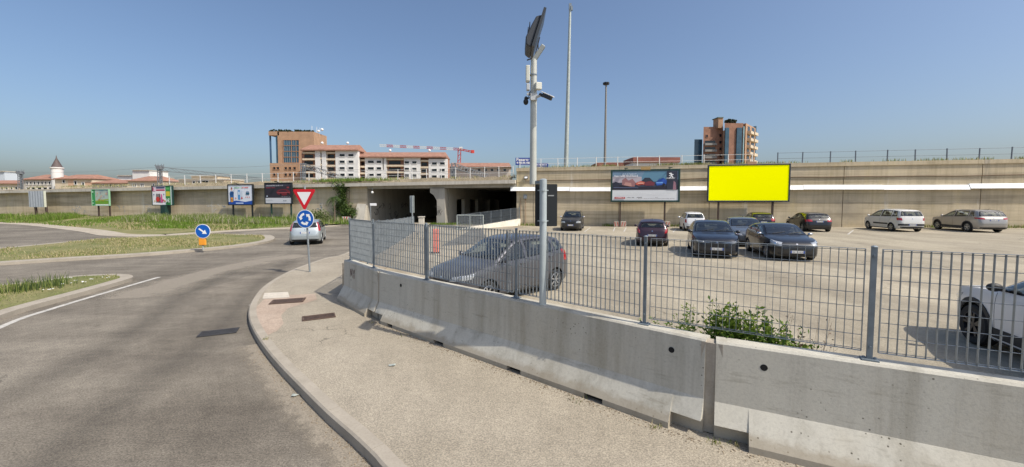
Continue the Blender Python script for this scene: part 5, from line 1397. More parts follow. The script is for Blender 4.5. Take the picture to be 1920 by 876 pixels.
    patch([(-Ln / 2, y * .84 * W / 2 / 4, zline + .004) for y in range(-4, 5)], [(-Ln / 2, y * .84 * W / 2 / 4, zline - .004) for y in range(-4, 5)], (1, 0, 0), .0015, 'boot_line', M_seam, 1)
    if spec.get('bump_strip'):
        z0, z1, wy = spec['bump_strip']; patch([(-Ln / 2, y * wy * W / 2 / 4, z1 * H) for y in range(-4, 5)], [(-Ln / 2, y * wy * W / 2 / 4, z0 * H) for y in range(-4, 5)], (1, 0, 0), .012, 'bumper_moulding', M_clad, 3)
    if spec.get('spoiler', True) and S['rb']:
        t = S['rr']; zb, zt_, zs, w_, ze, we = sec(t)
        g = MB(); g.add([(X(t) + .10, we * .9, zt_ - .01), (X(t) + .10, -we * .9, zt_ - .01), (X(t) - .12, -we * .86, zt_ - .035), (X(t) - .12, we * .86, zt_ - .035), (X(t) + .10, we * .9, zt_ - .05), (X(t) + .10, -we * .9, zt_ - .05), (X(t) - .12, -we * .86, zt_ - .06), (X(t) - .12, we * .86, zt_ - .06)],
              [(0, 1, 2, 3), (4, 7, 6, 5), (0, 3, 7, 4), (1, 5, 6, 2), (2, 6, 7, 3), (0, 4, 5, 1)]); g.build('spoiler', pm, root, bevel=.01)
    zt_ = top(S['rr'] - .03) * H; g = MB(); g.tube((X(S['rr'] - .05), 0, zt_ - .01), (X(S['rr'] + .0), 0, zt_ + .17), .007, .004, 6); g.build('aerial', M_black, root)
    # wipers
    for y0 in (.1, -.5):
        g = MB(); a = Vector((X(S['cowl'] + .02), y0, 2)); b = Vector((X(S['cowl'] + .05), y0 + .5, 2)); pts = []
        for k in range(5):
            q = a.lerp(b, k / 4); h, nrm = cast(q, Vector((0, 0, -1))); pts.append(h + nrm * .02)
        g.path(pts, .008, 5); g.build('wiper', M_black, root)
    return root

def dull(c): return c
P_grey = paint('metallic_slate_grey', (.085, .086, .10), .5, .36); P_navy = paint('dark_navy_paint', (.006, .010, .020), .2, .3); P_black = paint('black_paint', (.006, .007, .009), .1, .3)
P_plum = paint('dark_plum_paint', (.035, .014, .026), .35, .35); P_white = paint('white_paint_car', (.70, .71, .72), 0, .35); P_silver = paint('pale_silver_paint', (.42, .47, .48), .55, .4)
P_beige = paint('beige_silver_paint', (.38, .36, .33), .55, .4); P_anth = paint('anthracite_paint', (.022, .022, .022), .3, .4); P_midgrey = paint('mid_grey_blue_paint', (.12, .14, .165), .5, .38); P_ivory = paint('ivory_white_paint', (.68, .67, .63), 0, .35)
def at_rear(px, Y, heading, L, gpx=None):
    """car centre from where the middle of its tail appears"""
    h = Vector((heading[0], heading[1], 0)).normalized(); q = At(px, 377, Y); c = Vector((q.x, Y, 0)) + h * L / 2; c.z = gz(c.x) + .008; return c
def at_front(px, Y, heading, L):
    h = Vector((heading[0], heading[1], 0)).normalized(); q = At(px, 377, Y); c = Vector((q.x, Y, 0)) - h * L / 2; c.z = gz(c.x) + .008; return c

hd = (-.72, -.69); L_ = 4.06
make_car('parked_car', 'slate grey hatchback parked nose-in behind the camera pole, nearest the fence corner', 'car', (-.27, 10.84, .008), hd,
         dict(shape='hatch', L=4.06, W=1.70, H=1.61, paint=P_grey, R=.305, wb=.618, t1=.205, spokes=7, tail=((.975, .80, .50), (.955, .80, .70), (.90, .96, .72), (.93, .98, .52))), None)
hd = (.35, .936)
make_car('parked_car', 'white crossover cut off by the right edge, with black arch cladding', 'car', (At(1843, 600, 6.75).x + .72 - 4.25 * .31 * hd[0] + .0, 6.75 - .25 - 4.25 * .31 * hd[1] + .0, .05), hd,
         dict(shape='suv', L=4.25, W=1.80, H=1.60, paint=P_white, R=.345, wb=.605, t1=.19, clad=True, rim=M_rimd, mirror=M_black, tw=.22), None)
hd = (-.33, -.944)
make_car('parked_car', 'dark navy saloon facing the fence with thin chrome lines beside its grille', 'car', at_front(1347, 16.9, (-.35, -.937), 4.5), (-.35, -.937),
         dict(shape='sedan', L=4.5, W=1.88, H=1.57, paint=P_navy, R=.32, wb=.60, t1=.21, chrome=.012, grille=(.33, .425, .50), headmat=M_lampd, head=((.008, .50, .425), (.02, .52, .475), (.125, .93, .53), (.10, .955, .47))), None)
make_car('parked_car', 'black rounded hatchback facing the fence with big oval headlights, beside the navy saloon', 'car', at_front(1499, 15.9, (-.27, -.963), 4.2), (-.27, -.963),
         dict(shape='coupe', L=4.2, W=1.80, H=1.47, paint=P_black, R=.32, wb=.605, t1=.205, grille=(.22, .44, .13), gtaper=.35, chrome=.0, head=((.018, .56, .42), (.028, .60, .52), (.12, .90, .575), (.10, .93, .46)), mirror=M_chrome), None)
make_car('parked_car', 'blue-grey saloon half hidden between the navy saloon and the black hatchback', 'car', at_front(1411, 20.8, (-.34, -.94), 4.5), (-.34, -.94),
         dict(shape='sedan', L=4.5, W=1.80, H=1.52, paint=P_midgrey, R=.32, wb=.60, t1=.21), None)
make_car('parked_car', 'dark plum hatchback seen from behind with tall red lamps, below the car advertisement', 'car', at_rear(1224, 21.5, (.32, .947), 3.96), (.32, .947),
         dict(shape='hatch', L=3.96, W=1.70, H=1.47, paint=P_plum, R=.305, wb=.62, t1=.205, rw=(.62, .74), tail=((.972, .70, .50), (.955, .70, .60), (.925, .94, .735), (.935, .97, .54)), rp=.42, badge=.58), None)
make_car('parked_car', 'small dark off-road car facing us by the tan wall, left of the car advertisement', 'car', at_front(1070, 33.0, (-.235, -.972), 4.3), (-.235, -.972),
         dict(shape='suv', L=4.3, W=1.82, H=1.68, paint=P_anth, R=.345, wb=.62, t1=.195, clad=True, rails=M_anth if 'M_anth' in globals() else M_black, mirror=M_chrome, grille=(.40, .475, .40), fp=.30, head=((.006, .48, .41), (.015, .50, .49), (.07, .90, .50), (.06, .92, .41)), chrome=.0), None)
make_car('parked_car', 'small white hatchback seen from behind, beyond the plum hatchback and the navy saloon', 'car', at_rear(1305, 31.6, (.27, .963), 3.6), (.27, .963),
         dict(shape='mpv', L=3.6, W=1.62, H=1.54, paint=P_white, R=.29, wb=.635, t1=.2, tail=((.985, .78, .44), (.97, .78, .62), (.94, .96, .63), (.955, .97, .46)), rp=.30, bump_strip=(.2, .27, .8)), None)
make_car('parked_car', 'black hatchback by the wall, only its roof and rear window showing behind the blue-grey saloon', 'car', at_rear(1434, 31.8, (.33, .944), 4.2), (.33, .944),
         dict(shape='hatch', L=4.2, W=1.78, H=1.45, paint=P_black, R=.31, wb=.615, t1=.205), None)
make_car('parked_car', 'black hatchback by the wall with wide glossy red tail lights, right of the yellow billboard', 'car', at_rear(1539, 29.8, (.27, .963), 4.3), (.27, .963),
         dict(shape='hatch', L=4.4, W=1.84, H=1.47, paint=P_black, R=.32, wb=.625, t1=.205, tail=((.98, .48, .53), (.962, .50, .63), (.915, .96, .65), (.935, .97, .53)), rp=.54, badge=.64, rw=(.64, .76)), None)
make_car('parked_car', 'ivory white tall family car by the wall with a black side strip and bumper strip', 'car', at_rear(1714, 29.0, (.22, .975), 4.3), (.22, .975),
         dict(shape='mpv', L=4.3, W=1.82, H=1.69, paint=P_ivory, R=.315, wb=.62, t1=.195, side_strip=True, bump_strip=(.275, .355, .88), tail=((.983, .66, .50), (.97, .67, .61), (.935, .96, .63), (.95, .97, .51)), rp=.31, badge=.58), None)
make_car('parked_car', 'beige silver sport utility car by the wall, at the far right end of the row', 'car', at_rear(1868, 27.8, (.25, .968), 4.6), (.25, .968),
         dict(shape='suv', L=4.6, W=1.90, H=1.63, paint=P_beige, R=.345, wb=.60, t1=.20, clad=True, rails=M_chrome, tail=((.982, .50, .57), (.968, .52, .64), (.915, .96, .66), (.93, .97, .60)), rp=.54, rw=(.70, .80)), None)
make_car('moving_car', 'pale silver hatchback on the road seen from behind, partly hidden by the roundabout sign', 'car', at_rear(570, 22.6, (-.37, .93), 4.2), (-.37, .93),
         dict(shape='mpv', L=4.2, W=1.74, H=1.44, paint=P_silver, R=.31, wb=.62, t1=.2, rw=(.66, .74), tail=((.978, .80, .56), (.945, .74, .90), (.925, .86, .91), (.95, .97, .57)), rp=.50, boot=.34, mirror=M_black), None, None)
# ---------------------------------------------------------------- far buildings
def rect_px(px0, px1, py0, py1, Y):
    a, b = At(px0, py1, Y), At(px1, py0, Y); return a.x, b.x, a.z, b.z
def blk(name, parent, px0, px1, py0, py1, Y, depth, mat, zbase=None, bevel=0, splay=False):
    """a block whose front stands at depth Y and fills the given outline"""
    x0, x1, z0, z1 = rect_px(px0, px1, py0, py1, Y)
    if zbase is not None: z0 = zbase
    m = MB()
    if splay:                                        # wings that run back askew, not square to the front
        k = (Y + depth) / Y; m.prism([(x0, Y), (x1, Y), (x1 * k, Y + depth), (x0 * k, Y + depth)], z0, z1)
    else: m.box(((x0 + x1) / 2, Y + depth / 2, (z0 + z1) / 2), (x1 - x0, depth, z1 - z0))
    return m.build(name, mat, parent, True)
def wins(parent, rects, Y, mat=M_glassd, fr=None, name='window', proud=.06):
    for px0, px1, py0, py1 in rects:
        x0, x1, z0, z1 = rect_px(px0, px1, py0, py1, Y); m = MB()
        w_ = .14
        cx, cz = (x0 + x1) / 2, (z0 + z1) / 2
        for dx in (-1, 1): m.box((cx + dx * ((x1 - x0) / 2 + w_ / 2), Y - proud, cz), (w_, .2, z1 - z0 + 2 * w_))
        for dz in (-1, 1): m.box((cx, Y - proud, cz + dz * ((z1 - z0) / 2 + w_ / 2)), (x1 - x0 - .002, .2, w_))
        f = m.build(name, fr or M_whiteplaster, parent, True)
        m = MB(); m.box((cx, Y - .012, cz), (x1 - x0, .03, z1 - z0)); m.build('pane', mat, f, True) if False else None
        g = MB(); g.box((cx - parent.location.x, Y - .012 - parent.location.y, cz), (x1 - x0, .03, z1 - z0)); g.build('pane', mat, f)
def bld(name, label, px, Y, cat='building', group=None):
    p = At(px, 377, Y); return thing(name, label, cat, (p.x, Y, 0), 0, group)

# --- brick office tower
Y = 150
t = bld('brick_tower', 'orange brick tower with tall glazed bay and overhanging flat roof on a thin column', 560, Y)
blk('wall', t, 523, 588, 247, 345, Y, 10.5, M_brickl, 0)
blk('roof_overhang', t, 503.5, 522.9, 246.5, 254, Y, 10, M_brickl)
m = MB(); c = At(508, 300, Y + 1); z0, z1 = At(508, 306, Y + 1).z, At(508, 254.2, Y + 1).z; m.tube((c.x, Y + 1, z0), (c.x, Y + 1, z1), .32, n=10); m.build('column', flat('blue_steel', (.03, .08, .16), .5), t, True)
x0, x1, z0, z1 = rect_px(516, 523, 306, 254.5, Y); m = MB(); m.box(((x0 + x1) / 2, Y + 5.2, (z0 + z1) / 2), (x1 - x0 - .05, 10, abs(z1 - z0) - .1)); m.build('glazed_side', M_curtain, t, True)
blk('lower_wing', t, 507, 560, 306, 345, Y - 4, 3.9, M_brickl, 0)
g0 = 263; cols = ((532, 546), (547.5, 560.5))
for c0, c1 in cols:
    for r in range(4): wins(t, [(c0, c1, g0 + 10.8 * r, g0 + 10.8 * r + 9.6)], Y, M_curtain, M_brick, 'window')
for i in range(7):
    x = At(533 + 4.2 * i, 377, Y).x; m = MB(); m.box((x, Y - .08, (At(540, 263, Y).z + At(540, 306, Y).z) / 2), (.12, .12, At(540, 263, Y).z - At(540, 306, Y).z)); m.build('mullion', M_brickl if i in (0, 6) else flat('grey_mullion', (.22, .26, .28), .5), t, True)
wins(t, [(x, x + 4.2, y, y + 4.4) for y in (313.5, 325.5) for x in (512.5, 519.3, 534, 542, 550.5)], Y - 4, M_glassd, M_brick)
m = MB(); rr = random.Random(4)
for i in range(220):
    q = At(rr.uniform(506, 584), 247, Y + 1); s = rr.uniform(.3, .8); m.ball((q.x, Y + rr.uniform(0, 3), q.z + rr.uniform(-.1, .55)), s * .5, 3)
hg = m.build('roof_hedge', leaf_mat('hedge_leaf', (.012, .022, .01), (.03, .045, .02), .1), t, True)
m = MB()
for px, top_ in ((585, 236), (594, 238), (600, 240)):
    q = At(px, 247, Y + 3); m.tube((q.x, q.y, q.z - .3), (q.x, q.y, At(px, top_, Y + 3).z), .07, n=5)
q = At(604, 246, Y + 5); m.ball((q.x, q.y, q.z + .6), .55, 6); q = At(597, 249, Y + 5); m.ball((q.x, q.y, q.z + .6), .5, 6); m.build('aerials', M_white, t, True)

# --- white apartment blocks with red tiled roofs
def flats_(label, px0, px1, pr0, pr1, py_b, Y, cols, balc, grp='white apartment blocks beyond the railway'):
    """cols: white panels (px0, px1, windows); balc: recessed salmon balcony bays"""
    t = bld('apartment_block', label, (px0 + px1) / 2, Y, 'building', grp)
    blk('wall', t, px0, px1, pr1 + 1, py_b, Y + 1.6, 6, flat('salmon_render', (.36, .19, .13), .9, 0, 0, .15, .4), 0)
    x0, x1, z0, z1 = rect_px(px0 - 2, px1 - 1, pr0, pr1, Y); m = MB()
    ridge = z1; ev = z0
    m.add([(x0, Y - 1.0, ev), (x1, Y - 1.0, ev), (x1, Y + 8, ev), (x0, Y + 8, ev), (x0 + 1.0, Y + 4, ridge), (x1 - 1.0, Y + 4, ridge), (x0, Y - 1, ev - .35), (x1, Y - 1, ev - .35), (x1, Y + 8, ev - .35), (x0, Y + 8, ev - .35)],
          [(0, 1, 5, 4), (1, 2, 5), (2, 3, 4, 5), (3, 0, 4), (0, 6, 7, 1), (1, 7, 8, 2), (2, 8, 9, 3), (3, 9, 6, 0), (6, 9, 8, 7)]); m.build('roof', M_rooft, t, True)
    for c0, c1, pt, ws in cols:
        blk('white_panel', t, c0, c1, pt, py_b, Y, 1.55, M_whiteplaster, 0)
        for w0, w1 in ws:
            k = 0; y = pt + 6.5
            while y + 5 < py_b - 1:
                wins(t, [(w0, w1, y, y + 4.6)], Y); y += 12.2; k += 1
    for c0, c1, pt in balc:
        y = pt
        while y < py_b:
            x0, x1, z0, z1 = rect_px(c0, c1, y, y + 3.2, Y + .1); m = MB(); m.box(((x0 + x1) / 2, Y + .75, (z0 + z1) / 2), (x1 - x0, 1.4, z1 - z0)); m.build('balcony', M_cream, t, True)
            xx0, xx1, zz0, zz1 = rect_px(c0 + (c1 - c0) * .15, c1 - (c1 - c0) * .2, y + 5, y + 11, Y + 1.5); m = MB(); m.box(((xx0 + xx1) / 2, Y + 1.55, (zz0 + zz1) / 2), (xx1 - xx0, .08, abs(zz1 - zz0))); m.build('balcony_door', M_glassd, t, True)
            y += 12.2
    for px in (px0 + (px1 - px0) * .35, px0 + (px1 - px0) * .8):
        q = At(px, pr0 + 1, Y + 5); m = MB(); m.ball((q.x, q.y, q.z + .3), .5, 5); m.build('dish', M_white, t, True)
    return t
flats_('taller white apartment block with red tiled roof beside the brick tower', 567, 673, 269, 281, 345, 138,
       [(592, 600, 283, []), (604.5, 611, 283, []), (630, 671, 282.5, [(637, 646.5), (653.5, 663)])], [(567, 592, 285), (600.2, 604.3, 283), (611.2, 629.8, 285)])
flats_('wide white apartment block with red tiled roof under the crane', 674, 838, 283, 294, 345, 140,
       [(685, 717, 295, [(690, 701), (706.5, 715)]), (720, 724, 295, []), (758, 788, 296, [(758.8, 767), (773, 781)]), (804, 838, 298, [(810, 819), (825, 834)])], [(674, 684.8, 299), (724.2, 757.8, 297), (788.2, 803.8, 300)])
t = bld('apartment_block', 'distant low building with a pink tiled roof right of the crane mast', 900, 170, 'building', 'white apartment blocks beyond the railway')
blk('wall', t, 840, 957, 312, 345, 170, 12, flat('dusty_cream', (.55, .48, .40), .9, 0, 0, .1, .3), 0)
x0, x1, z0, z1 = rect_px(838, 959, 303, 313, 169); m = MB(); m.add([(x0, 168, z0), (x1, 168, z0), (x1, 184, z0), (x0, 184, z0), (x0 + 1, 175, z1), (x1 - 1, 175, z1)], [(0, 1, 5, 4), (1, 2, 5), (2, 3, 4, 5), (3, 0, 4), (0, 3, 2, 1)]); m.build('roof', M_rooft, t, True)
wins(t, [(x, x + 5, 317, 321) for x in range(848, 950, 12)], 170)

# --- dark brick tower on the right
Y = 160
t = bld('brick_tower', 'dark red brick apartment tower with blue glass bays and balconies, above the yellow billboard', 1360, Y)
blk('wall', t, 1317, 1356, 238, 330, Y, 12, M_redbrick, 0, splay=True)
blk('wall', t, 1356.1, 1394, 231, 330, Y - 3, 15, M_redbrick, 0, splay=True)
blk('glass_wing', t, 1300.5, 1316.9, 261.5, 330, Y + 2, 9, M_curtain, 0, splay=True)
blk('chimney_tower', t, 1346.5, 1356, 221, 240, Y - 1.5, 4, M_brickl)
blk('chimney_cap', t, 1346, 1357, 219.5, 220.9, Y - 1.8, 4.6, flat('copper_green', (.12, .17, .15), .7))
a = At(1394, 377, Y - 3); b = At(1414, 377, Y + 9); m = MB(); zt_ = At(1394, 231, Y - 3).z
P = [(a.x + .01, Y - 3), (b.x, Y + 9), (b.x, Y + 22), (a.x + .01, Y + 22)]
m.add([(x, y, 0) for x, y in P] + [(x, y, zt_) for x, y in P], [(0, 1, 5, 4), (1, 2, 6, 5), (2, 3, 7, 6), (3, 0, 4, 7), (4, 5, 6, 7)]); m.build('flank', M_brickl, t, True)
blk('glass_strip', t, 1413, 1418.5, 236.5, 330, Y + 8, 5, M_curtain, 0)
for c0, c1 in ((1358, 1367.5), (1379.5, 1391.5)): blk('glass_bay', t, c0, c1, 239.5, 330, Y - 3.5, .48, M_curtain, 0)
blk('glass_corner', t, 1391.6, 1396, 237, 330, Y - 3.5, 1.0, flat('pale_glass', (.35, .5, .52), .2, 0, 0, .2, .5), 0)
for y in (252, 264.5, 277, 289.5, 302): wins(t, [(1348.5, 1353, y, y + 5)], Y, M_glassd, M_redbrick)
wins(t, [(1323.5, 1327, 253, 257.5)], Y, M_glassd, M_redbrick)
for y in (264, 276, 288.5, 300.5):
    x0, x1, z0, z1 = rect_px(1321, 1341.5, y, y + 5, Y); m = MB(); m.box(((x0 + x1) / 2, Y - .012, (z0 + z1) / 2), (x1 - x0, .03, z1 - z0)); m.build('loggia', M_glassd, t, True)
    x0, x1, z0, z1 = rect_px(1320, 1342, y + 5, y + 9, Y); m = MB(); m.box(((x0 + x1) / 2, Y - .5, (z0 + z1) / 2), (x1 - x0, 1.0, z1 - z0)); m.build('balcony', flat('grey_balcony', (.25, .24, .22), .8), t, True)
for k in range(5):
    y = 246 + 13 * k
    for s, w_ in ((.15, 4.5), (.55, 5.5)):
        q = Vector((a.x, Y - 3, 0)).lerp(Vector((b.x, Y + 9, 0)), s + .12); dv = Vector((b.x - a.x, 12, 0)).normalized(); nv = Vector((dv.y, -dv.x, 0))
        z1 = At(1400, y + 6 * s, q.y).z; m = MB(); m.box((q + nv * .7 + Vector((0, 0, z1 - .6))), (w_, 1.4, 1.1), math.atan2(dv.y, dv.x)); m.build('balcony', M_cream, t, True)
        m = MB(); m.box((q + nv * .02 + Vector((0, 0, z1 + 1.0))), (w_ * .8, .06, 2.0), math.atan2(dv.y, dv.x)); m.build('balcony_door', M_glassd, t, True)
m = MB(); rr = random.Random(9)
for i in range(40): q = At(rr.choice((1363, 1365, 1372, 1375)) + rr.uniform(-2, 2), 230, Y); m.ball((q.x, Y + rr.uniform(-2, 1), q.z + rr.uniform(-.2, .9)), .45, 3)
m.build('roof_plants', leaf_mat('hedge_leaf', (.012, .022, .01), (.03, .045, .02), .1), t, True)
# low red roofs left of that tower
for p0, p1, r0, r1, Yk, lab in ((1186, 1274, 294, 305, 110, 'low building with a long rust red roof behind the car advertisement'), (1119, 1190, 304, 316, 125, 'second low rust red roof beyond, left of the longer one')):
    t = bld('low_building', lab, (p0 + p1) / 2, Yk, 'building', 'low buildings beyond the wall')
    blk('wall', t, p0 + 1, p1 - 1, r1, 330, Yk, 8, M_whiteplaster, 0)
    x0, x1, z0, z1 = rect_px(p0, p1, r0, r1, Yk); m = MB(); m.add([(x0, Yk - .6, z0), (x1, Yk - .6, z0), (x1, Yk + 9, z0), (x0, Yk + 9, z0), (x0, Yk - .6, z1 - .2), (x1, Yk - .6, z1 - .2), (x1 - .4, Yk + 4, z1), (x0 + .4, Yk + 4, z1), (x1, Yk + 9, z1 - .2), (x0, Yk + 9, z1 - .2)],
       [(0, 1, 5, 4), (4, 5, 6, 7), (1, 2, 8, 5), (5, 8, 6), (2, 3, 9, 8), (8, 9, 7, 6), (3, 0, 4, 9), (9, 4, 7)]); m.build('roof', flat('rust_red_roof', (.25, .10, .075), .9, 0, 0, .25, .5), t, True)

# --- old quarter at the far left
def house(label, px0, px1, pw, pr, pb, Y, wall, ws, roofm=M_rooft, hip=True, grp='old town houses beyond the railway', depth=12):
    t = bld('town_house', label, (px0 + px1) / 2, Y, 'house', grp)
    blk('wall', t, px0, px1, pw, pb, Y, depth, wall, 0)
    x0, x1, z0, z1 = rect_px(px0 - 1, px1 + 1, pr, pw, Y); m = MB(); k = min(3, (x1 - x0) * .3) if hip else .2
    m.add([(x0, Y - .7, z0), (x1, Y - .7, z0), (x1, Y + depth, z0), (x0, Y + depth, z0), (x0 + k, Y + depth * .4, z1), (x1 - k, Y + depth * .4, z1), (x0, Y - .7, z0 - .25), (x1, Y - .7, z0 - .25)], [(0, 1, 5, 4), (1, 2, 5), (2, 3, 4, 5), (3, 0, 4), (0, 6, 7, 1), (6, 3, 2, 7)]); m.build('roof', roofm, t, True)
    wins(t, ws, Y)
    return t
def flatroof(label, blocks, Y, mat, ws, px, grp='white villas beyond the railway', name='villa'):
    t = bld(name, label, px, Y, 'house', grp)
    for i, (p0, p1, a, b, d) in enumerate(blocks):
        blk('wall', t, p0, p1, a, b, Y + i * .9, d, mat, 0)
        x0, x1, z0, z1 = rect_px(p0 - 1, p1 + 1, a - 1.2, a, Y + i * .9); m = MB(); m.box(((x0 + x1) / 2, Y + i * .9 + d / 2 - .3, (z0 + z1) / 2 + .01), (x1 - x0, d + .5, abs(z1 - z0))); m.build('roof_slab', M_deck, t, True)
    wins(t, ws, Y)
    return t
house('long grey arcaded wing with salmon panels, left of the spire', 45, 104, 336, 326, 362, 150, flat('pale_grey_plaster', (.46, .42, .36), .9, 0, 0, .15, .4), [(50 + 10.6 * i, 57 + 10.6 * i, 351.5, 355) for i in range(5)] + [(50 + 7 * i, 53 + 7 * i, 341, 346) for i in range(8)])
st = house('cream corner building with salmon panels below the dark conical spire', 104, 172, 335, 326, 360, 148, M_cream, [(118, 122, 338, 343), (140, 144, 340, 346), (154.5, 158, 342.5, 350)])
blk('salmon_panel', st, 128, 138, 337.5, 349, 148, .0 + 1, M_pink, None).location.y -= .05
blk('salmon_panel', st, 160, 172, 341, 350, 148, 1, M_pink, None).location.y -= .05
sp_ = thing('turret', 'round white turret with a dark conical spire above the cream building', 'turret', tuple(At(107.5, 326, 151).to_tuple()))
def tz(py): return At(107.5, py, 151).z - sp_.location.z
r = 8.6 / FPX * 151
m = MB(); m.lathe([(r * .95, -6), (r * .95, tz(317)), (r * 1.1, tz(316)), (r * 1.1, tz(314)), (.01, tz(314))], (0, 0, 0), 'Z', 20); m.build('drum', M_whiteplaster, sp_, smooth=40)
m = MB(); m.lathe([(r * .95, tz(314)), (r * .86, tz(313)), (r * .12, tz(297)), (.03, tz(291))], (0, 0, 0), 'Z', 16); m.build('spire', flat('dark_slate', (.10, .075, .07), .7, 0, 0, .2, .5), sp_, smooth=30)
house('low cream house with five dark windows right of the corner building', 173, 240, 343, 336, 360, 146, flat('pale_ochre', (.60, .53, .40), .9, 0, 0, .1, .4), [(181 + 12.5 * i, 184 + 12.5 * i, 346, 350.5) for i in range(5)])
house('pale house with a broad hipped orange roof, left of the catenary mast', 241, 297, 339, 329, 360, 142, flat('pale_ochre', (.60, .53, .40), .9, 0, 0, .1, .4), [(250 + 3.4 * i, 252 + 3.4 * i, 345, 350) for i in (0, 1, 4.2, 5.2, 11)])
flatroof('white stepped rooftop block rising behind the orange roofs', [(250, 280, 320, 362, 9), (222, 249, 330, 362, 9), (281, 296, 333, 362, 8)], 165, M_whiteplaster, [], 255)
house('partly hidden salmon roofed house at the far left edge', -40, 44, 344, 337, 362, 156, M_cream, [(2 + 9 * i, 6 + 9 * i, 351, 355) for i in range(4)])
flatroof('small white blue-topped tower at the left edge', [(-2, 8, 322, 362, 5)], 170, flat('pale_blue_white', (.55, .6, .64), .8), [], 3, name='water_tower')
flatroof('cream villa with a shaded pergola terrace between the two masts', [(336, 420, 337, 362, 10), (360, 408, 331, 362, 6), (408.2, 421, 336, 362, 10)], 135, M_cream, [(372, 376, 340, 346), (379, 385, 339, 346), (386, 391, 339, 346), (348, 352, 345, 349), (362, 366, 340, 344)], 378)
flatroof('low pale sheds between the catenary mast and the villa', [(300, 336, 345, 362, 6)], 150, flat('dusty_pink', (.55, .45, .38), .9, 0, 0, .15, .4), [(310, 314, 348, 351), (322, 327, 348, 352)], 318, name='shed')

# --- tower crane
Y = 260
t = bld('tower_crane', 'red and white tower crane with a long jib over the apartment blocks', 860, Y, 'crane')
M_crw = flat('crane_white', (.72, .72, .70), .6); M_crr = flat('crane_red', (.48, .07, .06), .6)
def lattice(m, a, b, w_, h, n, r, mi=0):
    a, b = Vector(a), Vector(b); d = (b - a).normalized(); sd = d.cross(Vector((0, 0, 1)))
    sd = sd.normalized() if sd.length > .1 else Vector((1, 0, 0)); up = sd.cross(d)
    ch = [(a + sd * (i * w_ / 2) + up * (j * h / 2), b + sd * (i * w_ / 2) + up * (j * h / 2)) for i in (-1, 1) for j in (-1, 1)]
    for p, q in ch: m.beam(p, q, r * 2, r * 2, mi)
    for k in range(n):
        t0, t1_ = k / n, (k + 1) / n
        for (p, q), (p2, q2) in ((ch[0], ch[1]), (ch[2], ch[3]), (ch[0], ch[2]), (ch[1], ch[3])):
            u, v = (p.lerp(q, t0), p2.lerp(q2, t1_)) if k % 2 else (p2.lerp(q2, t0), p.lerp(q, t1_)); m.beam(u, v, r * 1.4, r * 1.4, mi)
m = MB(); lattice(m, At(860, 345, Y), At(861.5, 279, Y), 1.8, 1.8, 14, .14); m.build('mast', M_crr, t, True)
ja, jb, jc = At(712, 273, Y), At(862, 280, Y), At(886, 285, Y)
m = MB(); n = 6
for k in range(n):
    mw = MB()
    p = ja.lerp(jb, k / n); q = ja.lerp(jb, (k + .52) / n); lattice(mw, p, q, 1.1, 1.3, 6, .09); mw.build('jib_section', M_crw, t, True); mw = MB(); lattice(mw, q, ja.lerp(jb, (k + 1) / n), 1.1, 1.3, 5, .09); mw.build('jib_section', M_crr, t, True)
lattice(m, jb, jc, 1.3, .9, 5, .15); m.build('counter_jib', M_crr, t, True)
m = MB(); m.box(At(886, 284.5, Y), (2.2, 1.4, 1.9)); m.build('counterweight', flat('bright_red', (.70, .07, .05), .6), t, True)
m = MB(); m.box(At(864, 277, Y) + Vector((0, 0, -.4)), (2.0, 1.6, 1.6)); m.build('cab', M_crw, t, True)

# --- floodlight masts
def mast(label, px0, py0, px1, py1, Y, r0, r1, col):
    p = At(px0, py0, Y); q = At(px1, py1, Y); p.z -= .8
    t = thing('light_mast', label, 'light mast', tuple(p)); m = MB(); m.tube((0, 0, 0), q - p, r0, r1, 14); m.build('shaft', col, t, smooth=50); return t, q - p
t, e = mast('tallest pale floodlight mast rising behind the wall, right of the camera pole', 1061, 317, 1069, 18, 50, .30, .14, M_pole)
m = MB(); m.box(e + Vector((0, 0, .35)), (.3, .3, .7)); m.box(e + Vector((.16, -.1, .1)), (.25, .25, .5)); m.build('lamp_head', M_galvd, t)
t, e = mast('shorter darker floodlight mast with a ring of lamps', 1134, 312, 1136.5, 158, 66, .22, .13, flat('brown_grey_steel', (.26, .245, .22), .6, .3))
m = MB()
for k in range(6):
    a = k * math.pi / 3; m.box(e + Vector((math.cos(a) * .38, math.sin(a) * .38, .1)), (.26, .26, .3), a)
m.tube(e - Vector((0, 0, .1)), e + Vector((0, 0, .25)), .42, n=12); m.build('lamp_head', M_black, t)

# --- catenary portals over the yard
M_cat = flat('catenary_steel', (.22, .235, .25), .6, .3)
def portal(label, px, py_top, py_bot, Y, px2, py2, Y2, w_=.8, head=True, beam_=True):
    p, q = At(px, py_bot, Y), At(px, py_top, Y); t = thing('catenary_portal', label, 'catenary portal', (p.x, p.y, p.z - 2), 0, 'overhead line portals in the railway yard')
    m = MB(); lattice(m, p - Vector((0, 0, 2)), q, w_, w_, 12, .05); m.box(((p.x + q.x) / 2, Y + w_ * .3, (p.z + q.z) / 2 - .6), (w_ * .8, .03, q.z - p.z)); m.build('mast', M_cat, t, True)
    if head:
        m = MB(); m.box(q + Vector((0, 0, -.2)), (w_ * 1.7, w_ * 1.7, .7))
        for dx in (-1.6, -.6, .7, 1.6): m.tube(q + Vector((dx * w_, 0, 0)), q + Vector((dx * w_, 0, w_ * 1.1)), .06, n=5)
        m.beam(q + Vector((-2 * w_, 0, .3)), q + Vector((1.6 * w_, 0, .3)), .15, .12); m.build('insulator_head', M_cat, t, True)
    if beam_:
        m = MB(); lattice(m, q - Vector((0, 0, .5)), At(px2, py2, Y2), .7, .9, 26, .035); m.build('beam', M_cat, t, True)
    return t
portal('catenary portal at the far left below the spire', 38, 323, 352, 118, 130, 330, 190, .7, True, False)
portal('catenary portal with a long lattice beam sloping away behind the small billboards', 299.5, 313, 350, 96, 490, 336, 170, .62)
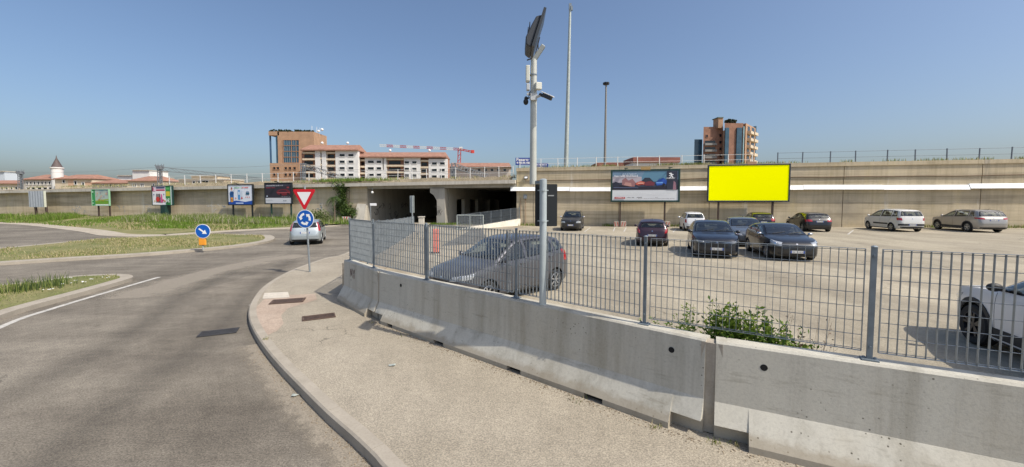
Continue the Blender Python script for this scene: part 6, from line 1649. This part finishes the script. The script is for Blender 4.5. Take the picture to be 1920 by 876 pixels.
portal('catenary mast with a lattice beam in front of the white apartments', 568, 306, 344, 82, 655, 338, 120, .7, False)
portal('catenary mast with a dark lattice beam above the right bay', 850, 306, 336, 74, 915, 331, 104, .7, False)
m = MB()
for (a, b) in (((38, 324, 118), (299, 313, 96)), ((299, 320, 96), (640, 338, 84)), ((299, 313, 96), (568, 307, 82)), ((0, 322, 122), (38, 323, 118)), ((568, 309, 82), (850, 322, 74)), ((568, 314, 82), (850, 326, 74))):
    P0, P1 = At(*a), At(*b); pts = []
    for k in range(9): q = P0.lerp(P1, k / 8); q.z -= .5 * math.sin(math.pi * k / 8); pts.append(q)
    m.path(pts, .022, 4)
tag(m.build('overhead_wire', M_cat), 'thin sagging overhead wires strung between the catenary portals', 'wire')

# --- blue station name boards
for px0, px1, py0, py1, Yk, txt, lab in ((966.5, 1003, 296, 309.5, 52, 'Pesaro', 'larger blue station name board with white lettering, left of the camera pole'), (1003.5, 1028, 306, 317, 53, None, 'lower blue station board with small white lines, right of the camera pole')):
    x0, x1, z0, z1 = rect_px(px0, px1, py0, py1, Yk); t = thing('station_board', lab, 'station sign', ((x0 + x1) / 2, Yk, z0 - 1.6), 0, 'blue station boards')
    m = MB(); m.box((0, 0, 1.6 + (z1 - z0) / 2), (x1 - x0, .08, z1 - z0)); m.build('panel', flat('station_blue', lin(22, 58, 142), .5), t)
    for sx in (-.35, .35): m = MB(); m.tube((sx * (x1 - x0), .08, 0), (sx * (x1 - x0), .08, 1.7), .04); m.build('post', M_galvd, t)
    g = MB(); rr = random.Random(3); h = z1 - z0
    rows = ((.22, .26),) if txt else ((.62, .22), (.2, .2))
    for zz, hh in rows:
        x = -(x1 - x0) * .44
        while x < (x1 - x0) * .40:
            wd = rr.uniform(.06, .11); g.box((x + wd / 2, -.045, 1.6 + h * (zz + hh * .35)), (wd, .006, h * hh * rr.choice((.7, 1)))); x += wd + rr.choice((.03, .03, .12))
    g.build('small_print', M_white, t)
    if txt: letters(txt, h * .62, M_white, 'lettering', t, (-(x1 - x0) * .46, -.046, 1.6 + h * .54), bold=.012)
# ---------------------------------------------------------------- vegetation
def blades(name, pts, hmin, hmax, wd, mats, seed, lean=.5, label=None, cat=None, stuff=True, parent=None, world=True):
    rr = random.Random(seed); m = MB()
    for p in pts:
        h = rr.uniform(hmin, hmax); a = rr.uniform(0, 2 * math.pi); l = rr.uniform(0, lean) * h; b = rr.uniform(0, math.pi)
        dx, dy = math.cos(a) * l, math.sin(a) * l; wx, wy = math.cos(b) * wd / 2, math.sin(b) * wd / 2
        x, y, z = p
        m.add([(x - wx, y - wy, z), (x + wx, y + wy, z), (x + dx * .35 + wx * .8, y + dy * .35 + wy * .8, z + h * .55), (x + dx * .35 - wx * .8, y + dy * .35 - wy * .8, z + h * .55), (x + dx, y + dy, z + h)], [(0, 1, 2, 3), (3, 2, 4)], rr.randrange(len(mats)))
    o = m.build(name, mats, parent, world, fixn=False)
    if label: tag(o, label, cat)
    if stuff: o['kind'] = 'stuff'
    return o
def inpoly(x, y, P):
    c = False; n = len(P)
    for i in range(n):
        a, b = P[i], P[i - 1]
        if (a.y > y) != (b.y > y) and x < (b.x - a.x) * (y - a.y) / (b.y - a.y) + a.x: c = not c
    return c
def scatter(P, n, z, seed, bias=None):
    rr = random.Random(seed); out = []; x0, x1 = min(p.x for p in P), max(p.x for p in P); y0, y1 = min(p.y for p in P), max(p.y for p in P); k = 0
    while len(out) < n and k < n * 30:
        k += 1; x, y = rr.uniform(x0, x1), rr.uniform(y0, y1)
        if inpoly(x, y, P) and (bias is None or rr.random() < bias(x, y)): out.append((x, y, z))
    return out
L_g = leaf_mat('grass_green', (.11, .155, .03), (.25, .29, .08)); L_d = leaf_mat('grass_dry', (.36, .31, .15), (.52, .45, .26)); L_v = leaf_mat('grass_lush', (.085, .17, .015), (.19, .29, .04)); L_w = leaf_mat('seed_heads', (.40, .37, .24), (.52, .48, .34))
vis = [p for p in islA if p.x > -34]
def clump(sc, seed):
    r = random.Random(seed); ph = [(r.uniform(.3, 1.2) * sc, r.uniform(.3, 1.2) * sc, r.uniform(0, 6)) for _ in range(5)]
    return lambda x, y: max(.03, min(1, .42 + .36 * sum(math.sin(a * x + b * y + c) for a, b, c in ph)))
tag(blades('grass', scatter(islA, 15000, .12, 1, clump(1.0, 1)), .03, .13, .022, [L_g, L_d, L_d], 2, .8), 'short dry grass covering the long traffic island', 'grass')
tag(blades('grass', scatter([p for p in islB], 14000, .12, 3, clump(1.6, 5)), .02, .09, .012, [L_g, L_g, L_d], 4, .8), 'short green grass on the small island at the lower left', 'grass')
rr = random.Random(12)
def near_B(px, py): q = G(px, py, .12); return q
wp = []
for px, py, n, s in ((22, 548, 90, .18), (42, 546, 70, .16), (84, 540, 130, .28), (100, 536, 90, .22)):
    c = near_B(px, py); wp += [(c.x + rr.gauss(0, s), c.y + rr.gauss(0, s * .8), .12) for _ in range(n)]
tag(blades('weeds', wp, .12, .42, .016, [L_g, leaf_mat('weed_dark', (.04, .075, .02), (.09, .13, .045))], 5, .35), 'taller dark weeds standing in the grass of the small island', 'weeds')
fl = MB()
for px, py in ((120, 531), (140, 530), (160, 532), (175, 527), (152, 533), (88, 548), (93, 547), (128, 526), (197, 524), (122, 536)):
    c = near_B(px, py)
    for k in range(3): fl.ball((c.x + rr.gauss(0, .05), c.y + rr.gauss(0, .05), .19), .018, 4, 0, (1, 1, .5))
tag(fl.build('daisies', M_white), 'scattered small white flowers in the grass of the small island', 'flowers', kind='stuff')
# bank: lush tall weeds, lowest in the dry hollow at the left
def bankpts(n, seed, x0, x1, d0, d1, den=None):
    r = random.Random(seed); out = []; k = 0
    while len(out) < n and k < 40 * n:
        k += 1; x = r.uniform(x0, x1); yw = WY0 + WS * x; y = yw - r.uniform(d0, d1)
        v = [p for p in vin if abs(p.x - x) < 6]
        if v and y < min(v, key=lambda p: abs(p.x - x)).y: continue
        if den and r.random() > den(x, y): continue
        out.append((x, y, bank(x, y) - .02))
    return out
tag(blades('grass', bankpts(26000, 7, -78, -14, .2, 12, clump(.55, 9)), .08, .32, .05, [L_v, L_v, L_v, L_g], 8, .55), 'lush green grass covering the bank under the railway wall', 'grass')
tag(blades('tall_weeds', bankpts(7500, 9, -46, -17.5, .6, 6.5, clump(.7, 3)), .3, .8, .045, [L_v, L_g, L_g, L_w], 10, .3), 'tall pale-tipped weeds in front of the small billboards', 'weeds')
tag(blades('tall_weeds', bankpts(1700, 19, -66, -55, 2.5, 7, clump(.7, 6)), .4, .9, .06, [L_g, L_v], 11, .35), 'clump of darker weeds at the left end of the bank', 'weeds')
tag(blades('dry_grass', [(p[0], p[1], .03) for p in bankpts(5000, 13, -60, -16, 7, 14, clump(.8, 2))], .05, .3, .05, [L_d, L_d, L_g], 12, .7), 'dry straw-coloured grass along the edge of the bank path', 'grass')
tag(blades('dry_grass', bankpts(3500, 15, -125, -74, .2, 8), .06, .25, .08, [L_v, L_g], 12, .6), 'thin grass below the far left wall', 'grass')
# weeds along wall tops and wall foot
pts = []; r = random.Random(21)
for i in range(5200):
    X = r.uniform(-95, .3); d = r.uniform(-1.6, -.2); f = Wx(X, zdeck(X) + max(.0, min(.42, (-d) * .7)), d)
    if math.sin(X * .8) + math.sin(X * .31 + 1) > -.3: pts.append(tuple(f))
tag(blades('dry_grass', pts, .06, .3, .05, [L_d, L_d, L_w, L_g], 22, .7), 'dry grass along the ballast above the railway bridge edge', 'grass')
pts = []
for i in range(1500):
    X = r.gauss(Wp(650).x, 2.6); pts.append(tuple(Wx(X, zdeck(X) + .25, r.uniform(-1.2, .2))))
tag(blades('weeds', pts, .15, .55, .06, [L_g, L_v], 23, .6), 'green weeds on the wall top above the climbing vine', 'weeds')
pts = []
for i in range(3000):
    X = r.uniform(1, 58)
    if math.sin(X * .9) + math.sin(X * .37) < -.1: continue
    pts.append(tuple(Wx(X, ZT, r.uniform(-.6, .02))))
for px, n in ((1145, 150), (1250, 250), (1290, 320), (1320, 200), (1430, 60), (1490, 50), (1675, 90)):
    for k in range(n): X = r.gauss(Wp(px).x, .5); pts.append(tuple(Wx(X, ZT, r.uniform(-.6, -.1))))
tag(blades('dry_grass', pts, .04, .34, .035, [L_d, L_g, L_g], 24, .5), 'sparse weeds sprouting along the top of the tan wall', 'weeds')
pts = []
for i in range(5200):
    X = r.uniform(.6, 46); q = math.sin(X * .8) + math.sin(X * .31 + 2)
    if q < -.2: continue
    p = Wx(X, gz(X), abs(r.gauss(0, .35)) + .02); pts.append(tuple(p))
tag(blades('weeds', pts, .05, .38, .035, [L_g, L_v, L_d], 25, .6), 'low weeds along the foot of the tan wall', 'weeds')
pts = []
for i in range(700): p = Wx(r.gauss(-7.3, 1.0), .0, abs(r.gauss(.3, .4))); pts.append(tuple(p))
tag(blades('weeds', pts, .05, .3, .04, [L_g, L_v], 26, .6), 'low weeds around the foot of the underpass pier', 'weeds')

def leafy(parent, stems, leaf, lsize, n_leaf, seed, mats, stemmat, spread=.12, world=True, names=('stems', 'foliage'), r0=.006):
    """stems: list of (base, tip); leaves gathered around each stem"""
    rr = random.Random(seed); ms, ml = MB(), MB()
    for a, b in stems:
        a, b = Vector(a), Vector(b); mid = a.lerp(b, .5) + Vector((rr.gauss(0, .04), rr.gauss(0, .04), 0)); ms.path([a, mid, b], [r0, r0 * .7, r0 * .3], 5)
        for k in range(n_leaf):
            t = rr.uniform(.12, 1.0); p = (a.lerp(mid, t * 2) if t < .5 else mid.lerp(b, t * 2 - 1)); wdt = spread * (1.15 - t * .75)
            p = p + Vector((rr.gauss(0, wdt), rr.gauss(0, wdt), rr.gauss(0, wdt * .5)))
            d = Vector((rr.gauss(0, 1), rr.gauss(0, 1), rr.uniform(.1, 1.2))).normalized(); s = d.cross(Vector((rr.gauss(0, 1), rr.gauss(0, 1), rr.gauss(0, 1)))).normalized(); L_ = lsize * rr.uniform(.6, 1.3); W_ = L_ * leaf
            ml.add([p, p + d * L_ * .5 + s * W_ / 2, p + d * L_, p + d * L_ * .5 - s * W_ / 2], [(0, 1, 2, 3)], rr.randrange(len(mats)))
    ms.build(names[0], stemmat, parent, world); return ml.build(names[1], mats, parent, world, fixn=False)
L_b1 = leaf_mat('bush_leaf', (.08, .165, .015), (.30, .38, .06), .4); L_b2 = leaf_mat('bush_leaf_dark', (.06, .125, .02), (.14, .23, .04), .35); L_br = leaf_mat('dead_leaf', (.10, .055, .035), (.22, .14, .09), .1)
M_stem = flat('green_stem', (.10, .12, .04), .8); M_dstem = flat('dry_stem', (.16, .10, .06), .9)
def behind(px, back): return on_line(px, J2, J3, sB * back) if px > 1345 else on_line(px, J1, J2, sA * back)
def bush(label, specs, seed, n_leaf, lsize=.055, mats=(L_b1, L_b1, L_b2), spread=.09, zb=0.9):
    c = behind(specs[0][0], .32); t = thing('weed_bush', label, 'bush', (c.x, c.y, .008)); rr = random.Random(seed); stems = []
    for px, py, n in specs:
        for k in range(n):
            bk = .34 + rr.uniform(-.06, .22); b = behind(px, bk); b.z = .0; tip = At(px + rr.gauss(0, 9), py + rr.uniform(0, 40), b.y)
            tip.x += rr.gauss(0, .03); stems.append((Vector((b.x + rr.gauss(0, .10), b.y + rr.gauss(0, .06), .01)), tip))
    leafy(t, stems, .38, lsize, n_leaf, seed, list(mats), M_stem, spread); return t
bush('large bright green weed bush pushing up behind the barrier and through the fence', [(1352, 560, 7), (1366, 556, 5), (1345, 582, 6), (1338, 600, 5), (1375, 590, 6), (1397, 578, 5), (1413, 577, 5), (1422, 600, 5), (1446, 595, 6), (1464, 605, 5), (1440, 625, 5), (1390, 610, 5), (1476, 622, 5), (1490, 636, 4), (1470, 640, 4)], 31, 160, .062, spread=.065)
bush('slim upright weed behind the fence, left of the large bush', [(1285, 566, 4), (1289, 572, 3), (1280, 600, 3)], 32, 130, .05, spread=.04)
bush('low scrubby weeds at the foot of the second fence post', [(1216, 592, 3), (1240, 592, 3), (1228, 605, 3), (1258, 602, 3), (1195, 596, 2), (1305, 612, 2)], 33, 90, spread=.06)
c = behind(1520, .35); t = thing('dry_weed', 'brown dried weed stalks with seed heads, right of the green bush', 'weed', (c.x, c.y, .008)); rr = random.Random(34); stems = []; heads = MB()
for k in range(15):
    px = rr.uniform(1478, 1570); b = behind(px - 25, .38); b.z = 0; tip = At(px + rr.uniform(-10, 14), rr.uniform(572, 650), b.y + rr.uniform(-.05, .1)); stems.append((b, tip))
leafy(t, stems, .5, .022, 26, 35, [L_br], M_dstem, .035, r0=.003)
for px, py in ((1486, 600), (1500, 615), (1512, 622), (1478, 640)): pass
c = behind(1490, .3); t = thing('weed_bush', 'small olive sprig leaning right at the end of the green bush', 'bush', (c.x, c.y, .008)); rr = random.Random(36); stems = []
for k in range(5):
    b = behind(1480, .36); b.z = 0; stems.append((b, At(1500 + rr.gauss(0, 14), 618 + rr.uniform(0, 30), b.y)))
leafy(t, stems, .4, .05, 50, 37, [L_b2, L_br], M_stem, .05)
# tufts along joints and kerb
pts = []
r = random.Random(40)
for px, py, n, s in ((1338, 832, 26, .03), (1378, 836, 24, .03), (1228, 803, 22, .03), (498, 637, 30, .03), (757, 630, 10, .05), (1080, 752, 16, .08), (700, 606, 10, .04)):
    c = G(px, py, .13); pts += [(c.x + r.gauss(0, s), c.y + r.gauss(0, s), .128) for _ in range(n)]
tag(blades('weeds', pts, .02, .07, .008, [L_g, L_d], 41, .7), 'tiny weed tufts at the barrier foot and kerb edge', 'weeds')
# debris line along the barrier foot
mm = MB(); M_grit = flat('grit', (.27, .215, .15), .95, 0, 0, .4, 30)
for k in range(1500):
    s = r.uniform(0, 1)
    if s < .62: b = J1.lerp(J2, s / .62) + sA * (FOOT + abs(r.gauss(0, .07)) + .005)
    else: b = J2.lerp(J3, (s - .62) / .38) + sB * (FOOT + abs(r.gauss(0, .06)) + .005)
    q = r.uniform(.003, .014); mm.box((b.x, b.y, .13 + q * .3), (q, q * r.uniform(.5, 1), q * .7), r.uniform(0, 3))
for k in range(500):
    i = r.randrange(len(gut) - 1); b = gut[i].lerp(gut[i + 1], r.random()); d = (gut[i + 1] - gut[i]).normalized(); b = b + Vector((-d.y, d.x, 0)) * abs(r.gauss(.02, .08)); q = r.uniform(.003, .013); mm.box((b.x, b.y, .004 + q * .3), (q, q, q * .7), r.uniform(0, 3))
tag(mm.build('grit', M_grit), 'loose grit and dead leaves gathered at the barrier foot and in the gutter', 'grit', kind='stuff')
# crushed litter on the footway
for px, py, lab in ((737, 686, 'small crushed grey-green scrap of litter on the footway'), (552, 743, 'crumpled pale wrapper lying in the gutter beside the kerb')):
    c = G(px, py, .131 if px > 600 else .006); m = MB(); rr = random.Random(px); n = 12
    P = [(c.x + math.cos(a * 6.28 / n) * rr.uniform(.03, .07), c.y + math.sin(a * 6.28 / n) * rr.uniform(.025, .05), c.z + rr.uniform(.002, .022)) for a in range(n)] + [(c.x, c.y, c.z + .03)]
    m.add(P, [(i, (i + 1) % n, n) for i in range(n)]); tag(m.build('litter', flat('crumpled_litter', (.33, .36, .33), .6), fixn=False), lab, 'litter')

# climbing vine, palm and shrubs at the underpass abutment
def leafcloud(parent, blobs, n, lsize, mats, seed, name='foliage', aspect=.7):
    rr = random.Random(seed); ml = MB()
    for (c, rx, ry, rz, k) in blobs:
        for i in range(int(n * k)):
            p = Vector(c) + Vector((rr.gauss(0, rx), rr.gauss(0, ry), rr.gauss(0, rz)))
            d = Vector((rr.gauss(0, 1), rr.gauss(-.5, 1), rr.gauss(-.2, .8))).normalized(); s = d.cross(Vector((rr.gauss(0, 1), rr.gauss(0, 1), rr.gauss(0, 1)))).normalized(); L_ = lsize * rr.uniform(.6, 1.4)
            ml.add([p, p + d * L_ * .5 + s * L_ * aspect / 2, p + d * L_, p + d * L_ * .5 - s * L_ * aspect / 2], [(0, 1, 2, 3)], rr.randrange(len(mats)))
    return ml.build(name, mats, parent, True, fixn=False)
L_iv = leaf_mat('vine_leaf', (.02, .05, .008), (.09, .15, .03), .2); L_iv2 = leaf_mat('vine_leaf_light', (.06, .10, .02), (.14, .18, .05), .2)
vx = Wp(646).x
t = thing('climbing_vine', 'dark green vine hanging down the wall beside the left bay', 'climbing plant', tuple(Wx(vx, 0, .3)))
bl = []
rr = random.Random(50)
for k in range(34):
    z = rr.uniform(.5, 4.4); wd = .45 if z > 2.2 else .7; bl.append((Wx(vx + rr.gauss(.0, wd) + (.6 if z < 1.6 else 0), z, rr.uniform(.15, .6)), .22, .14, .26, rr.uniform(.5, 1.3)))
for k in range(8): bl.append((Wx(vx + rr.uniform(.4, 1.7), rr.uniform(.9, 1.6), rr.uniform(.3, .8)), .2, .15, .15, .7))
leafcloud(t, bl, 95, .17, [L_iv, L_iv, L_iv2], 51)
m = MB()
for k in range(5): x = vx + rr.gauss(0, .3); m.path([Wx(x, 0, .2), Wx(x + .2, 1.6, .15), Wx(x + rr.gauss(0, .2), 4.4, .1)], [.05, .035, .02], 5)
m.build('stem', flat('bark', (.12, .09, .06), .9), t, True)
t = thing('shrub', 'pale green spreading shrub on the bank left of the climbing vine', 'shrub', tuple(Wx(Wp(608).x, .2, 1.2)))
bl = [(Wx(Wp(px).x, z, 1.3), .45, .35, .22, 1) for px, z in ((590, .8), (598, 1.1), (608, .9), (616, 1.2), (622, .8), (604, .5), (612, .5))]
leafcloud(t, bl, 110, .2, [L_iv2, leaf_mat('shrub_pale', (.13, .17, .06), (.27, .30, .15), .2)], 52); m = MB()
for k in range(6): p = Wx(Wp(606).x + rr.gauss(0, .4), .1, 1.3); m.tube(p, p + Vector((rr.gauss(0, .4), 0, .9)), .03, .01, 5)
m.build('stem', M_dstem, t, True)
p0 = At(627, 408, 42.5); p0.z = .1
t = thing('small_palm', 'small dark palm with a thin trunk in front of the wall, left of the vine', 'palm', tuple(p0)); m = MB(); th = At(627, 371, 42.5).z
m.path([(p0.x, p0.y, 0), (p0.x + .05, p0.y, th * .5), (p0.x, p0.y, th)], [.09, .07, .08], 8); m.build('trunk', flat('palm_trunk', (.16, .12, .085), .9, 0, 0, .3, 12), t, True)
m = MB()
for k in range(26):
    a = rr.uniform(0, 6.28); el = rr.uniform(-.5, .9); L_ = rr.uniform(.7, 1.15); pts = []
    for j in range(6):
        s = j / 5; pts.append(Vector((p0.x + math.cos(a) * L_ * s * math.cos(el), p0.y + math.sin(a) * L_ * s * math.cos(el), th + math.sin(el) * L_ * s - .75 * s * s * L_)))
    for j in range(5):
        d = (pts[j + 1] - pts[j]).normalized(); sd = d.cross(Vector((0, 0, 1)))
        sd = sd.normalized() if sd.length > .05 else Vector((1, 0, 0))
        for q in (-1, 1):
            for i in range(2):
                b = pts[j].lerp(pts[j + 1], i * .5); e = b + (sd * q * .8 + d * .6 - Vector((0, 0, .35))) * .24; m.add([b, b + d * .05, e], [(0, 1, 2)])
m.build('crown', L_iv, t, True, fixn=False)
# red and white chevron board leaning at the wing foot
c = Wx(Wp(660).x, .55, 1.1); t = thing('chevron_board', 'small red and white chevron board half hidden under the vine', 'sign', tuple(c), math.atan2(WU.y, WU.x) + .2)
m = MB(); m.box((0, 0, 0), (.9, .03, .5)); m.build('panel', M_signwhite, t); m = MB()
for k in (-1, 0, 1): m.add([(k * .3 - .08, -.018, -.24), (k * .3 + .06, -.018, -.24), (k * .3 + .14, -.018, .24), (k * .3, -.018, .24)], [(0, 1, 2, 3)])
m.build('stripes', M_signred, t); m = MB(); m.tube((0, .03, -.5), (0, .03, .2), .03); m.build('post', M_galvd, t)
